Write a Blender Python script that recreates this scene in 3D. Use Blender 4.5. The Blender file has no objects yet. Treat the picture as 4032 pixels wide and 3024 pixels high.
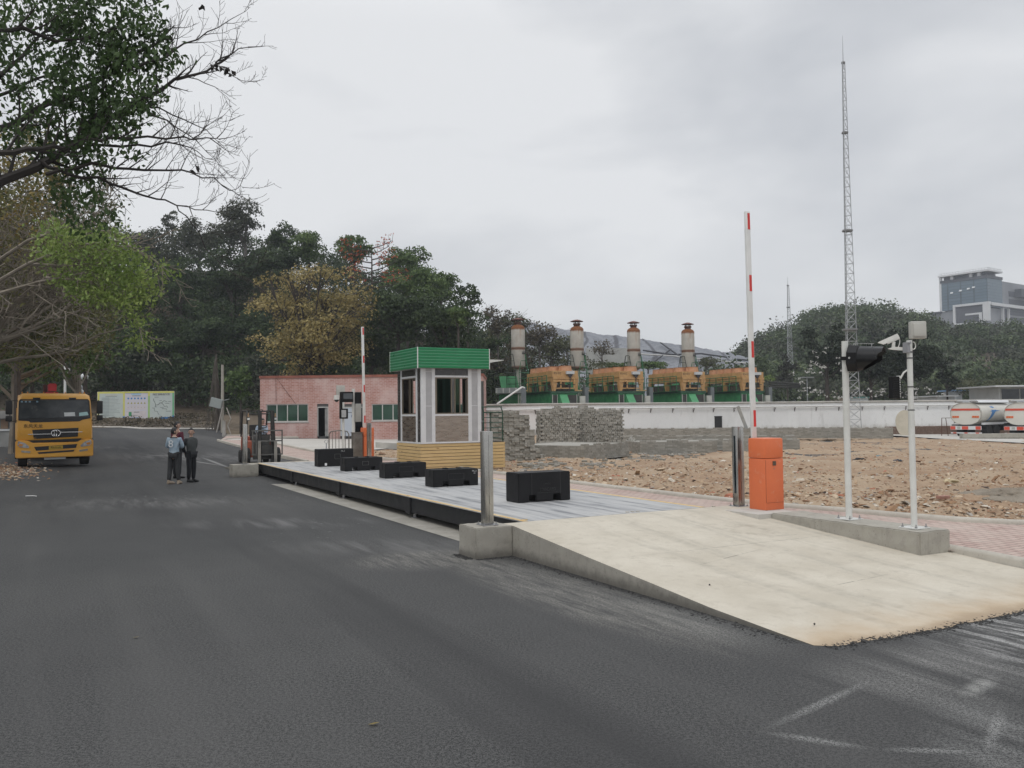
import bpy, bmesh, math, random
import numpy as np
from mathutils import Vector, Matrix
R_=math.radians; PI=math.pi
random.seed(7); rng=np.random.default_rng(7)
scene=bpy.context.scene; col=scene.collection
# ---------------------------------------------------------------- camera
CH=2.0; FPX=3354.0; PITCH=R_(2.01); ROLL=R_(0.63)
_f=Vector((0,math.cos(PITCH),math.sin(PITCH))); _r0=Vector((1,0,0)); _u0=_r0.cross(_f)
_r=math.cos(ROLL)*_r0-math.sin(ROLL)*_u0; _u=math.sin(ROLL)*_r0+math.cos(ROLL)*_u0
cd=bpy.data.cameras.new('camera'); cam=bpy.data.objects.new('camera',cd); col.objects.link(cam)
mw=Matrix((( _r.x,_u.x,-_f.x,0),( _r.y,_u.y,-_f.y,0),( _r.z,_u.z,-_f.z,CH),(0,0,0,1)))
cam.matrix_world=mw; cd.sensor_width=36; cd.sensor_fit='HORIZONTAL'; cd.lens=FPX/4032*36
cd.clip_start=.05; cd.clip_end=4000; scene.camera=cam
# ---------------------------------------------------------------- world, sun, exposure
SUN_EL=R_(55); SUN_AZ=R_(200)      # azimuth clockwise from +Y
w=bpy.data.worlds.new('World'); scene.world=w; w.use_nodes=True
nt=w.node_tree; nt.nodes.clear()
def nd(t,**k):
    n=nt.nodes.new(t)
    for a,b in k.items(): setattr(n,a,b)
    return n
out=nd('ShaderNodeOutputWorld'); bg=nd('ShaderNodeBackground'); nt.links.new(bg.outputs[0],out.inputs[0])
sky=nd('ShaderNodeTexSky',sky_type='NISHITA',sun_disc=False,sun_elevation=SUN_EL,sun_rotation=SUN_AZ)
tc=nd('ShaderNodeTexCoord'); mp=nd('ShaderNodeMapping'); nt.links.new(tc.outputs['Generated'],mp.inputs[0])
mp.inputs['Scale'].default_value=(1.0,1.0,2.3); mp.inputs['Location'].default_value=(3.1,.4,.6)
n1=nd('ShaderNodeTexNoise'); n1.inputs['Scale'].default_value=1.9; n1.inputs['Detail'].default_value=5; n1.inputs['Roughness'].default_value=.52; n1.inputs['Distortion'].default_value=.35
nt.links.new(mp.outputs[0],n1.inputs[0])
cr=nd('ShaderNodeValToRGB'); nt.links.new(n1.outputs[0],cr.inputs[0])
cr.color_ramp.elements[0].position=.38; cr.color_ramp.elements[0].color=(5.3,5.5,5.85,1)
cr.color_ramp.elements[1].position=.62; cr.color_ramp.elements[1].color=(8.0,8.1,8.25,1)
# overcast sky: brighter overhead than at the horizon
sp=nd('ShaderNodeSeparateXYZ'); nt.links.new(tc.outputs['Generated'],sp.inputs[0])
mr=nd('ShaderNodeMapRange'); mr.inputs[1].default_value=.42; mr.inputs[2].default_value=1.0; mr.inputs[3].default_value=1.0; mr.inputs[4].default_value=1.9; mr.clamp=True
nt.links.new(sp.outputs[2],mr.inputs[0])
hzr=nd('ShaderNodeMapRange'); hzr.inputs[1].default_value=.30; hzr.inputs[2].default_value=-.05; hzr.inputs[3].default_value=0; hzr.inputs[4].default_value=.65; nt.links.new(sp.outputs[2],hzr.inputs[0])
hm=nd('ShaderNodeMix',data_type='RGBA'); nt.links.new(hzr.outputs[0],hm.inputs[0]); nt.links.new(cr.outputs[0],hm.inputs[6]); hm.inputs[7].default_value=(8.5,8.5,8.45,1)
ml=nd('ShaderNodeVectorMath',operation='SCALE'); nt.links.new(hm.outputs[2],ml.inputs[0]); nt.links.new(mr.outputs[0],ml.inputs['Scale'])
mx=nd('ShaderNodeMix',data_type='RGBA'); mx.inputs[0].default_value=.94
nt.links.new(sky.outputs[0],mx.inputs[6]); nt.links.new(ml.outputs[0],mx.inputs[7])
nt.links.new(mx.outputs[2],bg.inputs[0]); bg.inputs[1].default_value=.104
sd=bpy.data.lights.new('sun','SUN'); sd.energy=.9; sd.angle=R_(25); sd.color=(1,.97,.92)
so=bpy.data.objects.new('sun',sd); col.objects.link(so)
so.rotation_euler=Vector((math.sin(SUN_AZ)*math.cos(SUN_EL),math.cos(SUN_AZ)*math.cos(SUN_EL),math.sin(SUN_EL))).to_track_quat('Z','Y').to_euler()
vs=scene.view_settings; vs.view_transform='Standard'; vs.look='None'; vs.exposure=0.0; vs.gamma=1; vs.use_curve_mapping=False
scene.cycles.max_bounces=6; scene.cycles.transparent_max_bounces=8
# ---------------------------------------------------------------- measuring helpers
def ray(px,py): return _f+_r*((px-2016)/FPX)-_u*((py-1512)/FPX)
def G(px,py,z=0.):
    d=ray(px,py); t=(z-CH)/d.z; return Vector((d.x*t,d.y*t,z))
def P(px,py,Y):
    d=ray(px,py)*(1); d=d*(Y/d.y); return Vector((d.x,d.y,d.z+CH))
def clip(v,a,b): return max(a,min(b,v))
def g(x,y):          # height of the terrain
    x=clip(x,-50,60); s=clip((y-24)/40,0,1)
    z=(.012*(10-x) if x<10 else -.0128*(x-10))*s
    return z+.025*clip(-x-11,0,19)*clip((y-20)/10,0,1)
def GT(px,py,dz=0):
    z=0
    for i in range(12):
        p=G(px,py,z+dz); z=.5*z+.5*g(p.x,p.y)
    return G(px,py,g(p.x,p.y)+dz)
YAW=R_(28.2); OX,OY=.145,12.54
def L(a,b,z=0.): return Vector((OX+a*math.cos(YAW)-b*math.sin(YAW), OY+a*math.sin(YAW)+b*math.cos(YAW), z))
# ---------------------------------------------------------------- objects
def link(o,parent=None):
    col.objects.link(o)
    if parent: o.parent=parent
    return o
def tag(o,label=None,cat=None,group=None,kind=None):
    if label: o['label']=label
    if cat: o['category']=cat
    if group: o['group']=group
    if kind: o['kind']=kind
    return o
def thing(name,label,cat,loc=(0,0,0),rz=0,group=None,rx=0,ry=0):
    o=bpy.data.objects.new(name,None); o.empty_display_size=.2; link(o)
    o.location=loc; o.rotation_euler=(rx,ry,rz); return tag(o,label,cat,group)
def dup(root,loc,rz=None,label=None,scale=None):
    def cp(o,par):
        c=o.copy(); link(c,par)
        for ch in list(o.children): cp(ch,c)
        return c
    r=cp(root,None); r.location=loc
    if rz is not None: r.rotation_euler=(0,0,rz)
    if scale: r.scale=scale
    if label: r['label']=label
    return r
class MB:
    def __init__(s): s.v=[]; s.f=[]; s.m=[]; s.mi=0; s.mats=[]
    def use(s,mat):
        if mat not in s.mats: s.mats.append(mat)
        s.mi=s.mats.index(mat); return s
    def add(s,vs,fs,M=None):
        b=len(s.v)
        for p in vs:
            p=Vector(p)
            if M: p=M@p
            s.v.append(tuple(p))
        for f in fs: s.f.append(tuple(b+i for i in f)); s.m.append(s.mi)
        return s
    def box(s,x0,x1,y0,y1,z0,z1,M=None,bev=0):
        if bev<=0:
            vs=[(x0,y0,z0),(x1,y0,z0),(x1,y1,z0),(x0,y1,z0),(x0,y0,z1),(x1,y0,z1),(x1,y1,z1),(x0,y1,z1)]
            return s.add(vs,[(0,3,2,1),(4,5,6,7),(0,1,5,4),(1,2,6,5),(2,3,7,6),(3,0,4,7)],M)
        bm=bmesh.new(); bmesh.ops.create_cube(bm,size=1)
        for v in bm.verts: v.co=Vector(((x0+x1)/2+v.co.x*(x1-x0),(y0+y1)/2+v.co.y*(y1-y0),(z0+z1)/2+v.co.z*(z1-z0)))
        bmesh.ops.bevel(bm,geom=list(bm.edges),offset=bev,segments=2,affect='EDGES',profile=.6)
        bm.verts.index_update(); s.add([v.co for v in bm.verts],[[v.index for v in f.verts] for f in bm.faces],M); bm.free(); return s
    def frame(s,d):
        d=Vector(d).normalized(); a=Vector((0,0,1)) if abs(d.z)<.9 else Vector((1,0,0))
        x=d.cross(a).normalized(); return x,x.cross(d).normalized()
    def cyl(s,p0,p1,r0,r1=None,n=12,caps=True,M=None):
        r1=r0 if r1 is None else r1; p0=Vector(p0); p1=Vector(p1); x,y=s.frame(p1-p0)
        vs=[];fs=[]
        for p,r in((p0,r0),(p1,r1)):
            for i in range(n): t=2*PI*i/n; vs.append(p+x*(r*math.cos(t))+y*(r*math.sin(t)))
        for i in range(n): j=(i+1)%n; fs.append((i,j,n+j,n+i))
        if caps: fs.append(tuple(range(n))[::-1]); fs.append(tuple(range(n,2*n)))
        return s.add(vs,fs,M)
    def tube(s,pts,rad,n=6,M=None,caps=True):
        pts=[Vector(p) for p in pts]
        if not hasattr(rad,'__len__'): rad=[rad]*len(pts)
        vs=[];fs=[]; x=None
        for k,p in enumerate(pts):
            d=(pts[min(k+1,len(pts)-1)]-pts[max(k-1,0)])
            if d.length<1e-7: d=Vector((0,0,1))
            d.normalize()
            if x is None: x,_=s.frame(d)
            x=(x-d*x.dot(d))
            if x.length<1e-6: x,_=s.frame(d)
            x.normalize(); y=d.cross(x)
            for i in range(n): t=2*PI*i/n; vs.append(p+x*(rad[k]*math.cos(t))+y*(rad[k]*math.sin(t)))
        for k in range(len(pts)-1):
            for i in range(n): j=(i+1)%n; fs.append((k*n+i,k*n+j,(k+1)*n+j,(k+1)*n+i))
        if caps: fs.append(tuple(range(n))[::-1]); fs.append(tuple(range((len(pts)-1)*n,len(pts)*n)))
        return s.add(vs,fs,M)
    def lathe(s,prof,c=(0,0,0),n=24,M=None):      # prof: (r,z)
        vs=[];fs=[]
        for r,z in prof:
            for i in range(n): t=2*PI*i/n; vs.append((c[0]+r*math.cos(t),c[1]+r*math.sin(t),c[2]+z))
        for k in range(len(prof)-1):
            for i in range(n): j=(i+1)%n; fs.append((k*n+i,k*n+j,(k+1)*n+j,(k+1)*n+i))
        fs.append(tuple(range(n))[::-1]); fs.append(tuple(range((len(prof)-1)*n,len(prof)*n)))
        return s.add(vs,fs,M)
    def prism(s,poly,d0,d1,axis='y',M=None):      # 2D outline extruded along axis
        n=len(poly)
        def q(p,d): return {'x':(d,p[0],p[1]),'y':(p[0],d,p[1]),'z':(p[0],p[1],d)}[axis]
        vs=[q(p,d0) for p in poly]+[q(p,d1) for p in poly]
        fs=[tuple(range(n)),tuple(range(n,2*n))[::-1]]+[(i,n+i,n+(i+1)%n,(i+1)%n) for i in range(n)]
        return s.add(vs,fs,M)
    def quad(s,a,b,c,d,M=None): return s.add([a,b,c,d],[(0,1,2,3)],M)
    def sphere(s,c,r,n=12,M=None,sz=1):
        prof=[(r*math.sin(PI*k/(n//2)) or .0001, -r*sz*math.cos(PI*k/(n//2))) for k in range(n//2+1)]
        prof[0]=(r*.02,prof[0][1]); prof[-1]=(r*.02,prof[-1][1])
        return s.lathe(prof,c,n,M)
    def build(s,name,mat,parent=None,smooth=False,loc=None,rz=0,fix=True):
        me=bpy.data.meshes.new(name); me.from_pydata(s.v,[],s.f)
        mats=s.mats or [mat]
        for m in mats: me.materials.append(m)
        if s.mats: me.polygons.foreach_set('material_index',s.m)
        if fix:
            bm=bmesh.new(); bm.from_mesh(me); bmesh.ops.recalc_face_normals(bm,faces=bm.faces); bm.to_mesh(me); bm.free()
        if smooth:
            me.polygons.foreach_set('use_smooth',[True]*len(me.polygons))
            try: me.set_sharp_from_angle(angle=R_(38))
            except Exception: pass
        me.update()
        o=bpy.data.objects.new(name,me); link(o,parent)
        if loc is not None: o.location=loc
        if rz: o.rotation_euler=(0,0,rz)
        return o
def RZ(a,loc=(0,0,0)): return Matrix.Translation(loc)@Matrix.Rotation(a,4,'Z')
def txt(s,size,name,mat,parent,M,ext=.002,align='CENTER',sx=1):
    cu=bpy.data.curves.new(name,'FONT'); cu.body=s; cu.size=size; cu.extrude=ext; cu.align_x=align; cu.align_y='CENTER'
    o=bpy.data.objects.new(name,cu); link(o)
    me=bpy.data.meshes.new_from_object(o); bpy.data.objects.remove(o)
    me.transform(M@Matrix.Diagonal((sx,1,1,1))); me.materials.clear(); me.materials.append(mat)
    o=bpy.data.objects.new(name,me); link(o,parent); return o
FACE=Matrix.Rotation(R_(90),4,'X')      # text lying in XY -> standing, readable from -Y
# ---------------------------------------------------------------- materials
class NT:
    def __init__(s,name):
        s.m=bpy.data.materials.new(name); s.m.use_nodes=True; s.t=s.m.node_tree; s.t.nodes.clear()
        s.out=s.n('ShaderNodeOutputMaterial'); s.p=s.n('ShaderNodeBsdfPrincipled'); s.l(s.p.outputs[0],s.out.inputs[0])
        s.tc=s.n('ShaderNodeTexCoord')
    def n(s,t,**k):
        x=s.t.nodes.new(t)
        for a,b in k.items(): setattr(x,a,b)
        return x
    def l(s,a,b): s.t.links.new(a,b)
    def vec(s,scale=(1,1,1),rot=(0,0,0),loc=(0,0,0),src='Object'):
        m=s.n('ShaderNodeMapping'); s.l(s.tc.outputs[src] if isinstance(src,str) else src,m.inputs[0])
        m.inputs['Scale'].default_value=scale; m.inputs['Rotation'].default_value=rot; m.inputs['Location'].default_value=loc
        return m.outputs[0]
    def noise(s,sc,det=5,rough=.55,v=None,dist=0):
        x=s.n('ShaderNodeTexNoise'); x.inputs['Scale'].default_value=sc; x.inputs['Detail'].default_value=det; x.inputs['Roughness'].default_value=rough; x.inputs['Distortion'].default_value=dist
        s.l(v if v is not None else s.tc.outputs['Object'],x.inputs[0]); return x.outputs[0]
    def vor(s,sc,v=None,feat='F1',out=0):
        x=s.n('ShaderNodeTexVoronoi',feature=feat); x.inputs['Scale'].default_value=sc
        s.l(v if v is not None else s.tc.outputs['Object'],x.inputs[0]); return x.outputs[out]
    def rng(s,x,a,b,c=0,d=1,smooth=False):
        m=s.n('ShaderNodeMapRange'); m.clamp=True
        if smooth: m.interpolation_type='SMOOTHSTEP'
        s.l(x,m.inputs[0])
        for i,q in enumerate((a,b,c,d)): m.inputs[i+1].default_value=q
        return m.outputs[0]
    def math(s,op,a,b=None,c=None):
        m=s.n('ShaderNodeMath',operation=op)
        for i,q in enumerate((a,b,c)):
            if q is None: continue
            if isinstance(q,(int,float)): m.inputs[i].default_value=q
            else: s.l(q,m.inputs[i])
        return m.outputs[0]
    def mix(s,f,a,b,mode='MIX'):
        m=s.n('ShaderNodeMix',data_type='RGBA',blend_type=mode)
        for i,q in((0,f),(6,a),(7,b)):
            if isinstance(q,(int,float)): m.inputs[i].default_value=q
            elif isinstance(q,tuple): m.inputs[i].default_value=(*q,1) if len(q)==3 else q
            else: s.l(q,m.inputs[i])
        return m.outputs[2]
    def ell(s,cx,cy,rx,ry,rot=0,src='Object',soft=.5):   # soft elliptical patch in the XY plane
        v=s.n('ShaderNodeVectorMath',operation='SUBTRACT'); s.l(s.tc.outputs[src] if isinstance(src,str) else src,v.inputs[0]); v.inputs[1].default_value=(cx,cy,0)
        r=s.n('ShaderNodeVectorRotate',rotation_type='Z_AXIS'); s.l(v.outputs[0],r.inputs[0]); r.inputs['Angle'].default_value=-rot
        q=s.n('ShaderNodeVectorMath',operation='MULTIPLY'); s.l(r.outputs[0],q.inputs[0]); q.inputs[1].default_value=(1/rx,1/ry,0)
        le=s.n('ShaderNodeVectorMath',operation='LENGTH'); s.l(q.outputs[0],le.inputs[0])
        return s.rng(le.outputs['Value'],1,soft,0,1,True)
    def bump(s,h,st=.3,dist=.02,prev=None):
        b=s.n('ShaderNodeBump'); b.inputs['Strength'].default_value=st; b.inputs['Distance'].default_value=dist; s.l(h,b.inputs['Height'])
        if prev is not None: s.l(prev,b.inputs['Normal'])
        return b.outputs[0]
    def fin(s,c=None,rough=.7,metal=0,nor=None,spec=None,alpha=None,**k):
        p=s.p
        if c is not None:
            if isinstance(c,tuple): p.inputs['Base Color'].default_value=(*c,1)
            else: s.l(c,p.inputs['Base Color'])
        if isinstance(rough,(int,float)): p.inputs['Roughness'].default_value=rough
        else: s.l(rough,p.inputs['Roughness'])
        p.inputs['Metallic'].default_value=metal
        if nor is not None: s.l(nor,p.inputs['Normal'])
        if spec is not None: p.inputs['Specular IOR Level'].default_value=spec
        return s.m
_mc={}
def mat(name,c,c2=None,rough=.6,metal=0,sc=2.5,lo=.4,hi=.65,bump=0,bsc=60,c3=None,sc3=14,lo3=.6,hi3=.75,stretch=(1,1,1),spec=None,rv=.12):
    if name in _mc: return _mc[name]
    t=NT(name); v=t.vec(stretch); 
    cc=c
    n=t.noise(sc,7,.6,v)
    if c2 is not None: cc=t.mix(t.rng(n,lo,hi),c,c2)
    else: cc=t.mix(t.rng(n,.3,.7),tuple(x*.9 for x in c),tuple(min(1,x*1.08) for x in c))
    if c3 is not None: cc=t.mix(t.rng(t.noise(sc3,6,.65,v),lo3,hi3),cc,c3)
    nor=None
    if bump: nor=t.bump(t.noise(bsc,4,.6,v),bump,.01)
    r=t.rng(n,.3,.7,max(.02,rough-rv),min(1,rough+rv))
    _mc[name]=t.fin(cc,r,metal,nor,spec); return _mc[name]
# ================================================================ materials of the ground
def m_asphalt():
    t=NT('asphalt'); o=t.tc.outputs['Object']
    fine=t.math('ADD',t.math('MULTIPLY',t.noise(115,2,.7),.62),t.math('MULTIPLY',t.noise(42,2,.7),.38)); mid=t.noise(1.1,5,.6); big=t.noise(.16,4,.5)
    base=t.mix(t.rng(fine,.43,.575),(.002,.0022,.0025),(.124,.124,.121))
    base=t.mix(t.rng(mid,.35,.7,0,.35),base,(.080,.079,.078)); base=t.mix(t.rng(big,.4,.65,0,.45),base,(.036,.036,.037))
    grit=t.vor(48,feat='F1'); base=t.mix(t.rng(grit,.16,.06,0,.55),base,(.20,.195,.19))
    # dust lying on the road, dragged along by tyres
    vr=t.n('ShaderNodeVectorRotate',rotation_type='Z_AXIS'); t.l(t.tc.outputs['Object'],vr.inputs[0]); vr.inputs['Angle'].default_value=-YAW
    st=t.vec((2.4,.30,1),src=vr.outputs[0]); bd=t.noise(.35,4,.55,t.vec((1.6,.10,1),src=vr.outputs[0]),.3)
    base=t.mix(t.rng(bd,.50,.62,0,.55),base,(.026,.026,.027)); base=t.mix(t.rng(bd,.44,.34,0,.30),base,(.105,.103,.10))
    sn=t.noise(1.3,6,.62,st,.4); sn2=t.noise(4.5,6,.7,st,.2)
    def add(m,amt,colr=(.27,.265,.25)):
        nonlocal base
        base=t.mix(t.math('MULTIPLY',m,amt),base,colr)
    def E(a,b,ra,rb,rot=0,soft=.4): q=L(a,b); return t.ell(q.x,q.y,ra,rb,YAW+rot,soft=soft)
    def GE(px,py,rx,ry,rot=0,soft=.3): q=GT(px,py); return t.ell(q.x,q.y,rx,ry,rot,soft=soft)
    spk=t.rng(fine,.42,.6)
    m=t.math('MULTIPLY',E(3.2,-7.2,3.4,2.4,soft=.5),t.rng(sn2,.44,.60)); add(t.math('MULTIPLY',m,t.rng(fine,.40,.52)),1.0,(.50,.495,.48))
    m=t.math('MULTIPLY',E(-1.05,-2.6,.75,3.6),t.rng(sn2,.35,.65)); add(t.math('MULTIPLY',m,spk),.85,(.34,.325,.29))
    m=t.math('MULTIPLY',E(-1.5,.1,1.3,1.0),t.rng(sn2,.35,.65)); add(t.math('MULTIPLY',m,spk),.8,(.34,.325,.29))
    add(t.math('MULTIPLY',E(-.28,-2.5,.22,3.0),.55),.9,(.022,.021,.02))  # darker strip along the foot of the ramp's left wall
    for (x0,y0,x1,y1,w_) in ((2985,2885,3460,2665,.055),(2985,2880,3450,2950,.06),(3450,2950,3860,2960,.05),(3880,2980,3950,2780,.05)):
        p=GT(x0,y0); q=GT(x1,y1); d=q-p; c=(p+q)/2
        m=t.ell(c.x,c.y,d.length/2*1.12,w_*1.2,math.atan2(d.y,d.x),soft=.1); add(t.math('MULTIPLY',m,t.rng(fine,.44,.56)),.75,(.30,.30,.29))
    m=GE(3860,2700,.42,.11,.75,.1); add(t.math('MULTIPLY',m,t.math('MULTIPLY',t.rng(fine,.36,.54),t.rng(sn2,.34,.52))),.75,(.36,.36,.34))
    m=t.math('MULTIPLY',GE(3700,2640,1.5,.9,.5,.1),t.rng(sn,.38,.62)); add(t.math('MULTIPLY',m,t.rng(fine,.42,.56)),.75,(.33,.325,.31))
    m=t.math('MULTIPLY',GE(3900,2900,.5,1.0,-.3,.1),t.rng(sn,.36,.6)); add(t.math('MULTIPLY',m,t.rng(fine,.42,.56)),.65,(.30,.30,.29))
    m=t.math('MULTIPLY',GE(2650,2440,1.7,.5,-1.0,.1),t.rng(sn,.36,.6)); add(t.math('MULTIPLY',m,t.rng(fine,.42,.56)),.6,(.32,.315,.29))
    for (x,y,rx,ry) in ((820,1800,7,5.5),(250,1760,7,4),(1100,2060,2.6,1.2),(1500,2150,2.2,1.1),(600,1980,4,2)):
        m=t.math('MULTIPLY',GE(x,y,rx,ry,0,.1),t.rng(sn,.42,.7)); add(m,.5,(.23,.225,.22))
    for (x0,y0,x1,y1) in ((700,1806,905,1838),(780,1795,930,1850),(560,1790,760,1800)):
        p=GT(x0,y0); q=GT(x1,y1); d=q-p; c=(p+q)/2
        m=t.ell(c.x,c.y,d.length/2,.13,math.atan2(d.y,d.x),soft=.2); add(m,.55,(.40,.40,.39))
    # specks of spilt cement
    vs_=t.vec((1,2.2,1)); sp_=t.vor(3.2,vs_); m=t.math('MULTIPLY',t.rng(sp_,.12,.05),t.math('MAXIMUM',GE(1250,2080,1.6,2.4),GE(560,1960,6,4))); add(m,.75,(.42,.42,.40))
    rgh=t.rng(fine,.3,.7,.72,.95)
    n=t.bump(fine,.4,.004); n=t.bump(mid,.25,.02,n)
    return t.fin(base,rgh,0,n,.35)
def m_dirt(name,a,b,c,sc=1.0):
    t=NT(name); n0=t.noise(.35*sc,4,.5); n1=t.noise(2.2*sc,7,.65); n2=t.noise(14*sc,6,.7)
    x=t.mix(t.rng(n1,.38,.62),a,b); x=t.mix(t.rng(n0,.4,.62,0,.7),x,c); x=t.mix(t.rng(n2,.56,.68,0,.55),x,(.46,.37,.27)); x=t.mix(t.rng(n2,.40,.30,0,.6),x,(.10,.06,.04))
    n=t.bump(n2,.8,.03); n=t.bump(n1,.5,.08,n)
    return t.fin(x,.95,0,n,.15)
def m_concrete(name,base,dark,light,streak=None,sc=1.0,pores=True,soil=False,bump=.25):
    t=NT(name); n1=t.noise(1.3*sc,7,.62); n2=t.noise(7*sc,6,.68); n3=t.noise(45*sc,4,.7)
    x=t.mix(t.rng(n1,.38,.66),base,light); x=t.mix(t.rng(n2,.52,.72,0,.5),x,dark); x=t.mix(t.rng(n3,.5,.75,0,.25),x,dark)
    if pores: x=t.mix(t.rng(t.vor(17*sc),.13,.05,0,.8),x,tuple(q*.35 for q in dark))
    if soil:      # splash-soiled foot of the wall
        s=t.n('ShaderNodeSeparateXYZ'); t.l(t.tc.outputs['Object'],s.inputs[0])
        h=t.math('ADD',s.outputs[2],t.math('MULTIPLY',n2,-.14)); x=t.mix(t.rng(h,.10,-.06,0,.75,True),x,tuple(q*.45 for q in dark))
        vn=t.noise(6,5,.7,t.vec((1,1,.12))); x=t.mix(t.rng(vn,.56,.7,0,.45),x,dark)
    return t,x,t.bump(n3,bump,.006,t.bump(n2,bump,.01)),n1,n2
def m_ramp():
    t,x,n,n1,n2=m_concrete('ramp_concrete',(.50,.455,.375),(.385,.345,.28),(.585,.54,.455),pores=False,bump=.15)
    # tyre tracks along the ramp, built from streaks at fixed lanes
    s=t.n('ShaderNodeSeparateXYZ'); t.l(t.tc.outputs['Object'],s.inputs[0])
    st=t.noise(2.2,6,.6,t.vec((3.2,.35,1)),.15)
    for a,w_ in ((.75,.16),(1.35,.2),(2.25,.22),(2.95,.15),(3.55,.12)):
        lane=t.rng(t.math('ABSOLUTE',t.math('SUBTRACT',s.outputs[0],a)),w_,w_*.35,0,1,True)
        x=t.mix(t.math('MULTIPLY',t.math('MULTIPLY',lane,t.math('MULTIPLY',t.rng(st,.38,.58),t.rng(n2,.35,.6,.4,1))),.42),x,(.34,.315,.265))
    for (a,b_,ra,rb,ro) in ((1.3,-2.9,.9,.006,.25),(3.0,-2.2,.5,.005,-.2),(1.9,-4.3,.8,.005,.1),(2.0,-2.42,2.4,.004,0)):
        m=t.ell(a,b_,ra,rb+.004,ro,soft=.3); x=t.mix(t.math('MULTIPLY',m,t.rng(n2,.40,.52)),x,(.20,.18,.15))
    sp=t.vor(6.0); x=t.mix(t.rng(sp,.06,.03,0,.7),x,(.25,.22,.18)); x=t.mix(t.rng(n2,.60,.70,0,.2),x,(.42,.385,.32)); x=t.mix(t.rng(t.noise(60,3,.7),.60,.72,0,.45),x,(.33,.30,.25))
    # worn ring
    v=t.n('ShaderNodeVectorMath',operation='SUBTRACT'); t.l(t.tc.outputs['Object'],v.inputs[0]); v.inputs[1].default_value=(2.75,-1.75,.3)
    le=t.n('ShaderNodeVectorMath',operation='LENGTH'); t.l(v.outputs[0],le.inputs[0])
    ring=t.rng(t.math('ABSOLUTE',t.math('SUBTRACT',le.outputs['Value'],.28)),.16,.02,0,.5,True); x=t.mix(t.math('MULTIPLY',ring,t.rng(n2,.4,.6)),x,(.34,.30,.24))
    # orange earth carried onto the foot of the ramp
    e=t.math('ADD',s.outputs[1],t.math('MULTIPLY',n1,1.3)); x=t.mix(t.rng(e,-4.3,-5.4,0,.62,True),x,(.50,.36,.22))
    e2=t.math('ADD',s.outputs[1],t.math('MULTIPLY',n1,.5)); x=t.mix(t.rng(e2,-5.40,-5.62,0,.7,True),x,(.33,.25,.17))
    return t.fin(x,.85,0,n,.3)
def m_deck():
    t=NT('deck_steel'); s=t.n('ShaderNodeSeparateXYZ'); t.l(t.tc.outputs['Object'],s.inputs[0])
    a=t.noise(2.0,7,.62,t.vec((3.4,.22,1)),.1); b=t.noise(6.0,7,.6,t.vec((3.6,.16,1))); c=t.noise(1.1,5,.6)
    x=t.mix(t.rng(a,.40,.62),(.36,.365,.37),(.45,.45,.445)); x=t.mix(t.math('MULTIPLY',t.rng(a,.47,.38),.9),x,(.17,.175,.185)); x=t.mix(t.rng(b,.46,.36,0,.7),x,(.20,.205,.22))
    x=t.mix(t.rng(c,.5,.7,0,.4),x,(.50,.49,.465))
    return t.fin(x,t.rng(a,.3,.7,.45,.8),0,t.bump(b,.1,.004),.4)
def m_pavers():
    t=NT('pavers'); o=t.vec((1,1,1),(0,0,R_(45)))
    br=t.n('ShaderNodeTexBrick'); t.l(t.tc.outputs['Object'],br.inputs[0]); br.inputs['Scale'].default_value=1
    br.inputs['Brick Width'].default_value=.20; br.inputs['Row Height'].default_value=.10; br.inputs['Mortar Size'].default_value=.010; br.inputs['Mortar Smooth'].default_value=.2; br.inputs['Bias'].default_value=0
    br.inputs['Color1'].default_value=(.42,.30,.265,1); br.inputs['Color2'].default_value=(.50,.38,.335,1); br.inputs['Mortar'].default_value=(.20,.15,.13,1)
    n1=t.noise(1.4,5,.6); n2=t.noise(9,5,.7)
    x=t.mix(t.rng(n1,.36,.64,0,.5),br.outputs[0],(.53,.455,.40)); x=t.mix(t.rng(n2,.5,.7,0,.4),x,(.48,.42,.36))
    return t.fin(x,.9,0,t.bump(br.outputs['Fac'],-.3,.01),.2)
MA=m_asphalt(); M_DIRT=m_dirt('field_dirt',(.37,.265,.18),(.29,.20,.135),(.43,.34,.245)); M_GROUND=m_dirt('ground_soil',(.20,.16,.11),(.12,.10,.07),(.16,.13,.09),.4)
M_EMB=m_dirt('bank_soil',(.13,.105,.08),(.07,.06,.045),(.17,.135,.10))
_t,_x,_n,_,_=m_concrete('wall_concrete',(.33,.31,.27),(.22,.205,.18),(.40,.38,.33),soil=True); M_CONC=_t.fin(_x,.88,0,_n,.3)
_t,_x,_n,_,_=m_concrete('pad_concrete',(.46,.44,.40),(.33,.31,.28),(.54,.52,.48),sc=.5,pores=False); M_PAD=_t.fin(_x,.88,0,_n,.3)
_t,_x,_n,_,_=m_concrete('kerb_concrete',(.42,.39,.34),(.27,.25,.21),(.50,.47,.41),sc=1.5); M_KERB=_t.fin(_x,.9,0,_n,.3)
_t,_x,_n,_,_=m_concrete('apron_concrete',(.30,.285,.25),(.19,.175,.15),(.38,.36,.32),sc=1.5); M_APR=_t.fin(_x,.9,0,_n,.3)
M_RAMP=m_ramp(); M_DECK=m_deck(); M_PAV=m_pavers()
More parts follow.
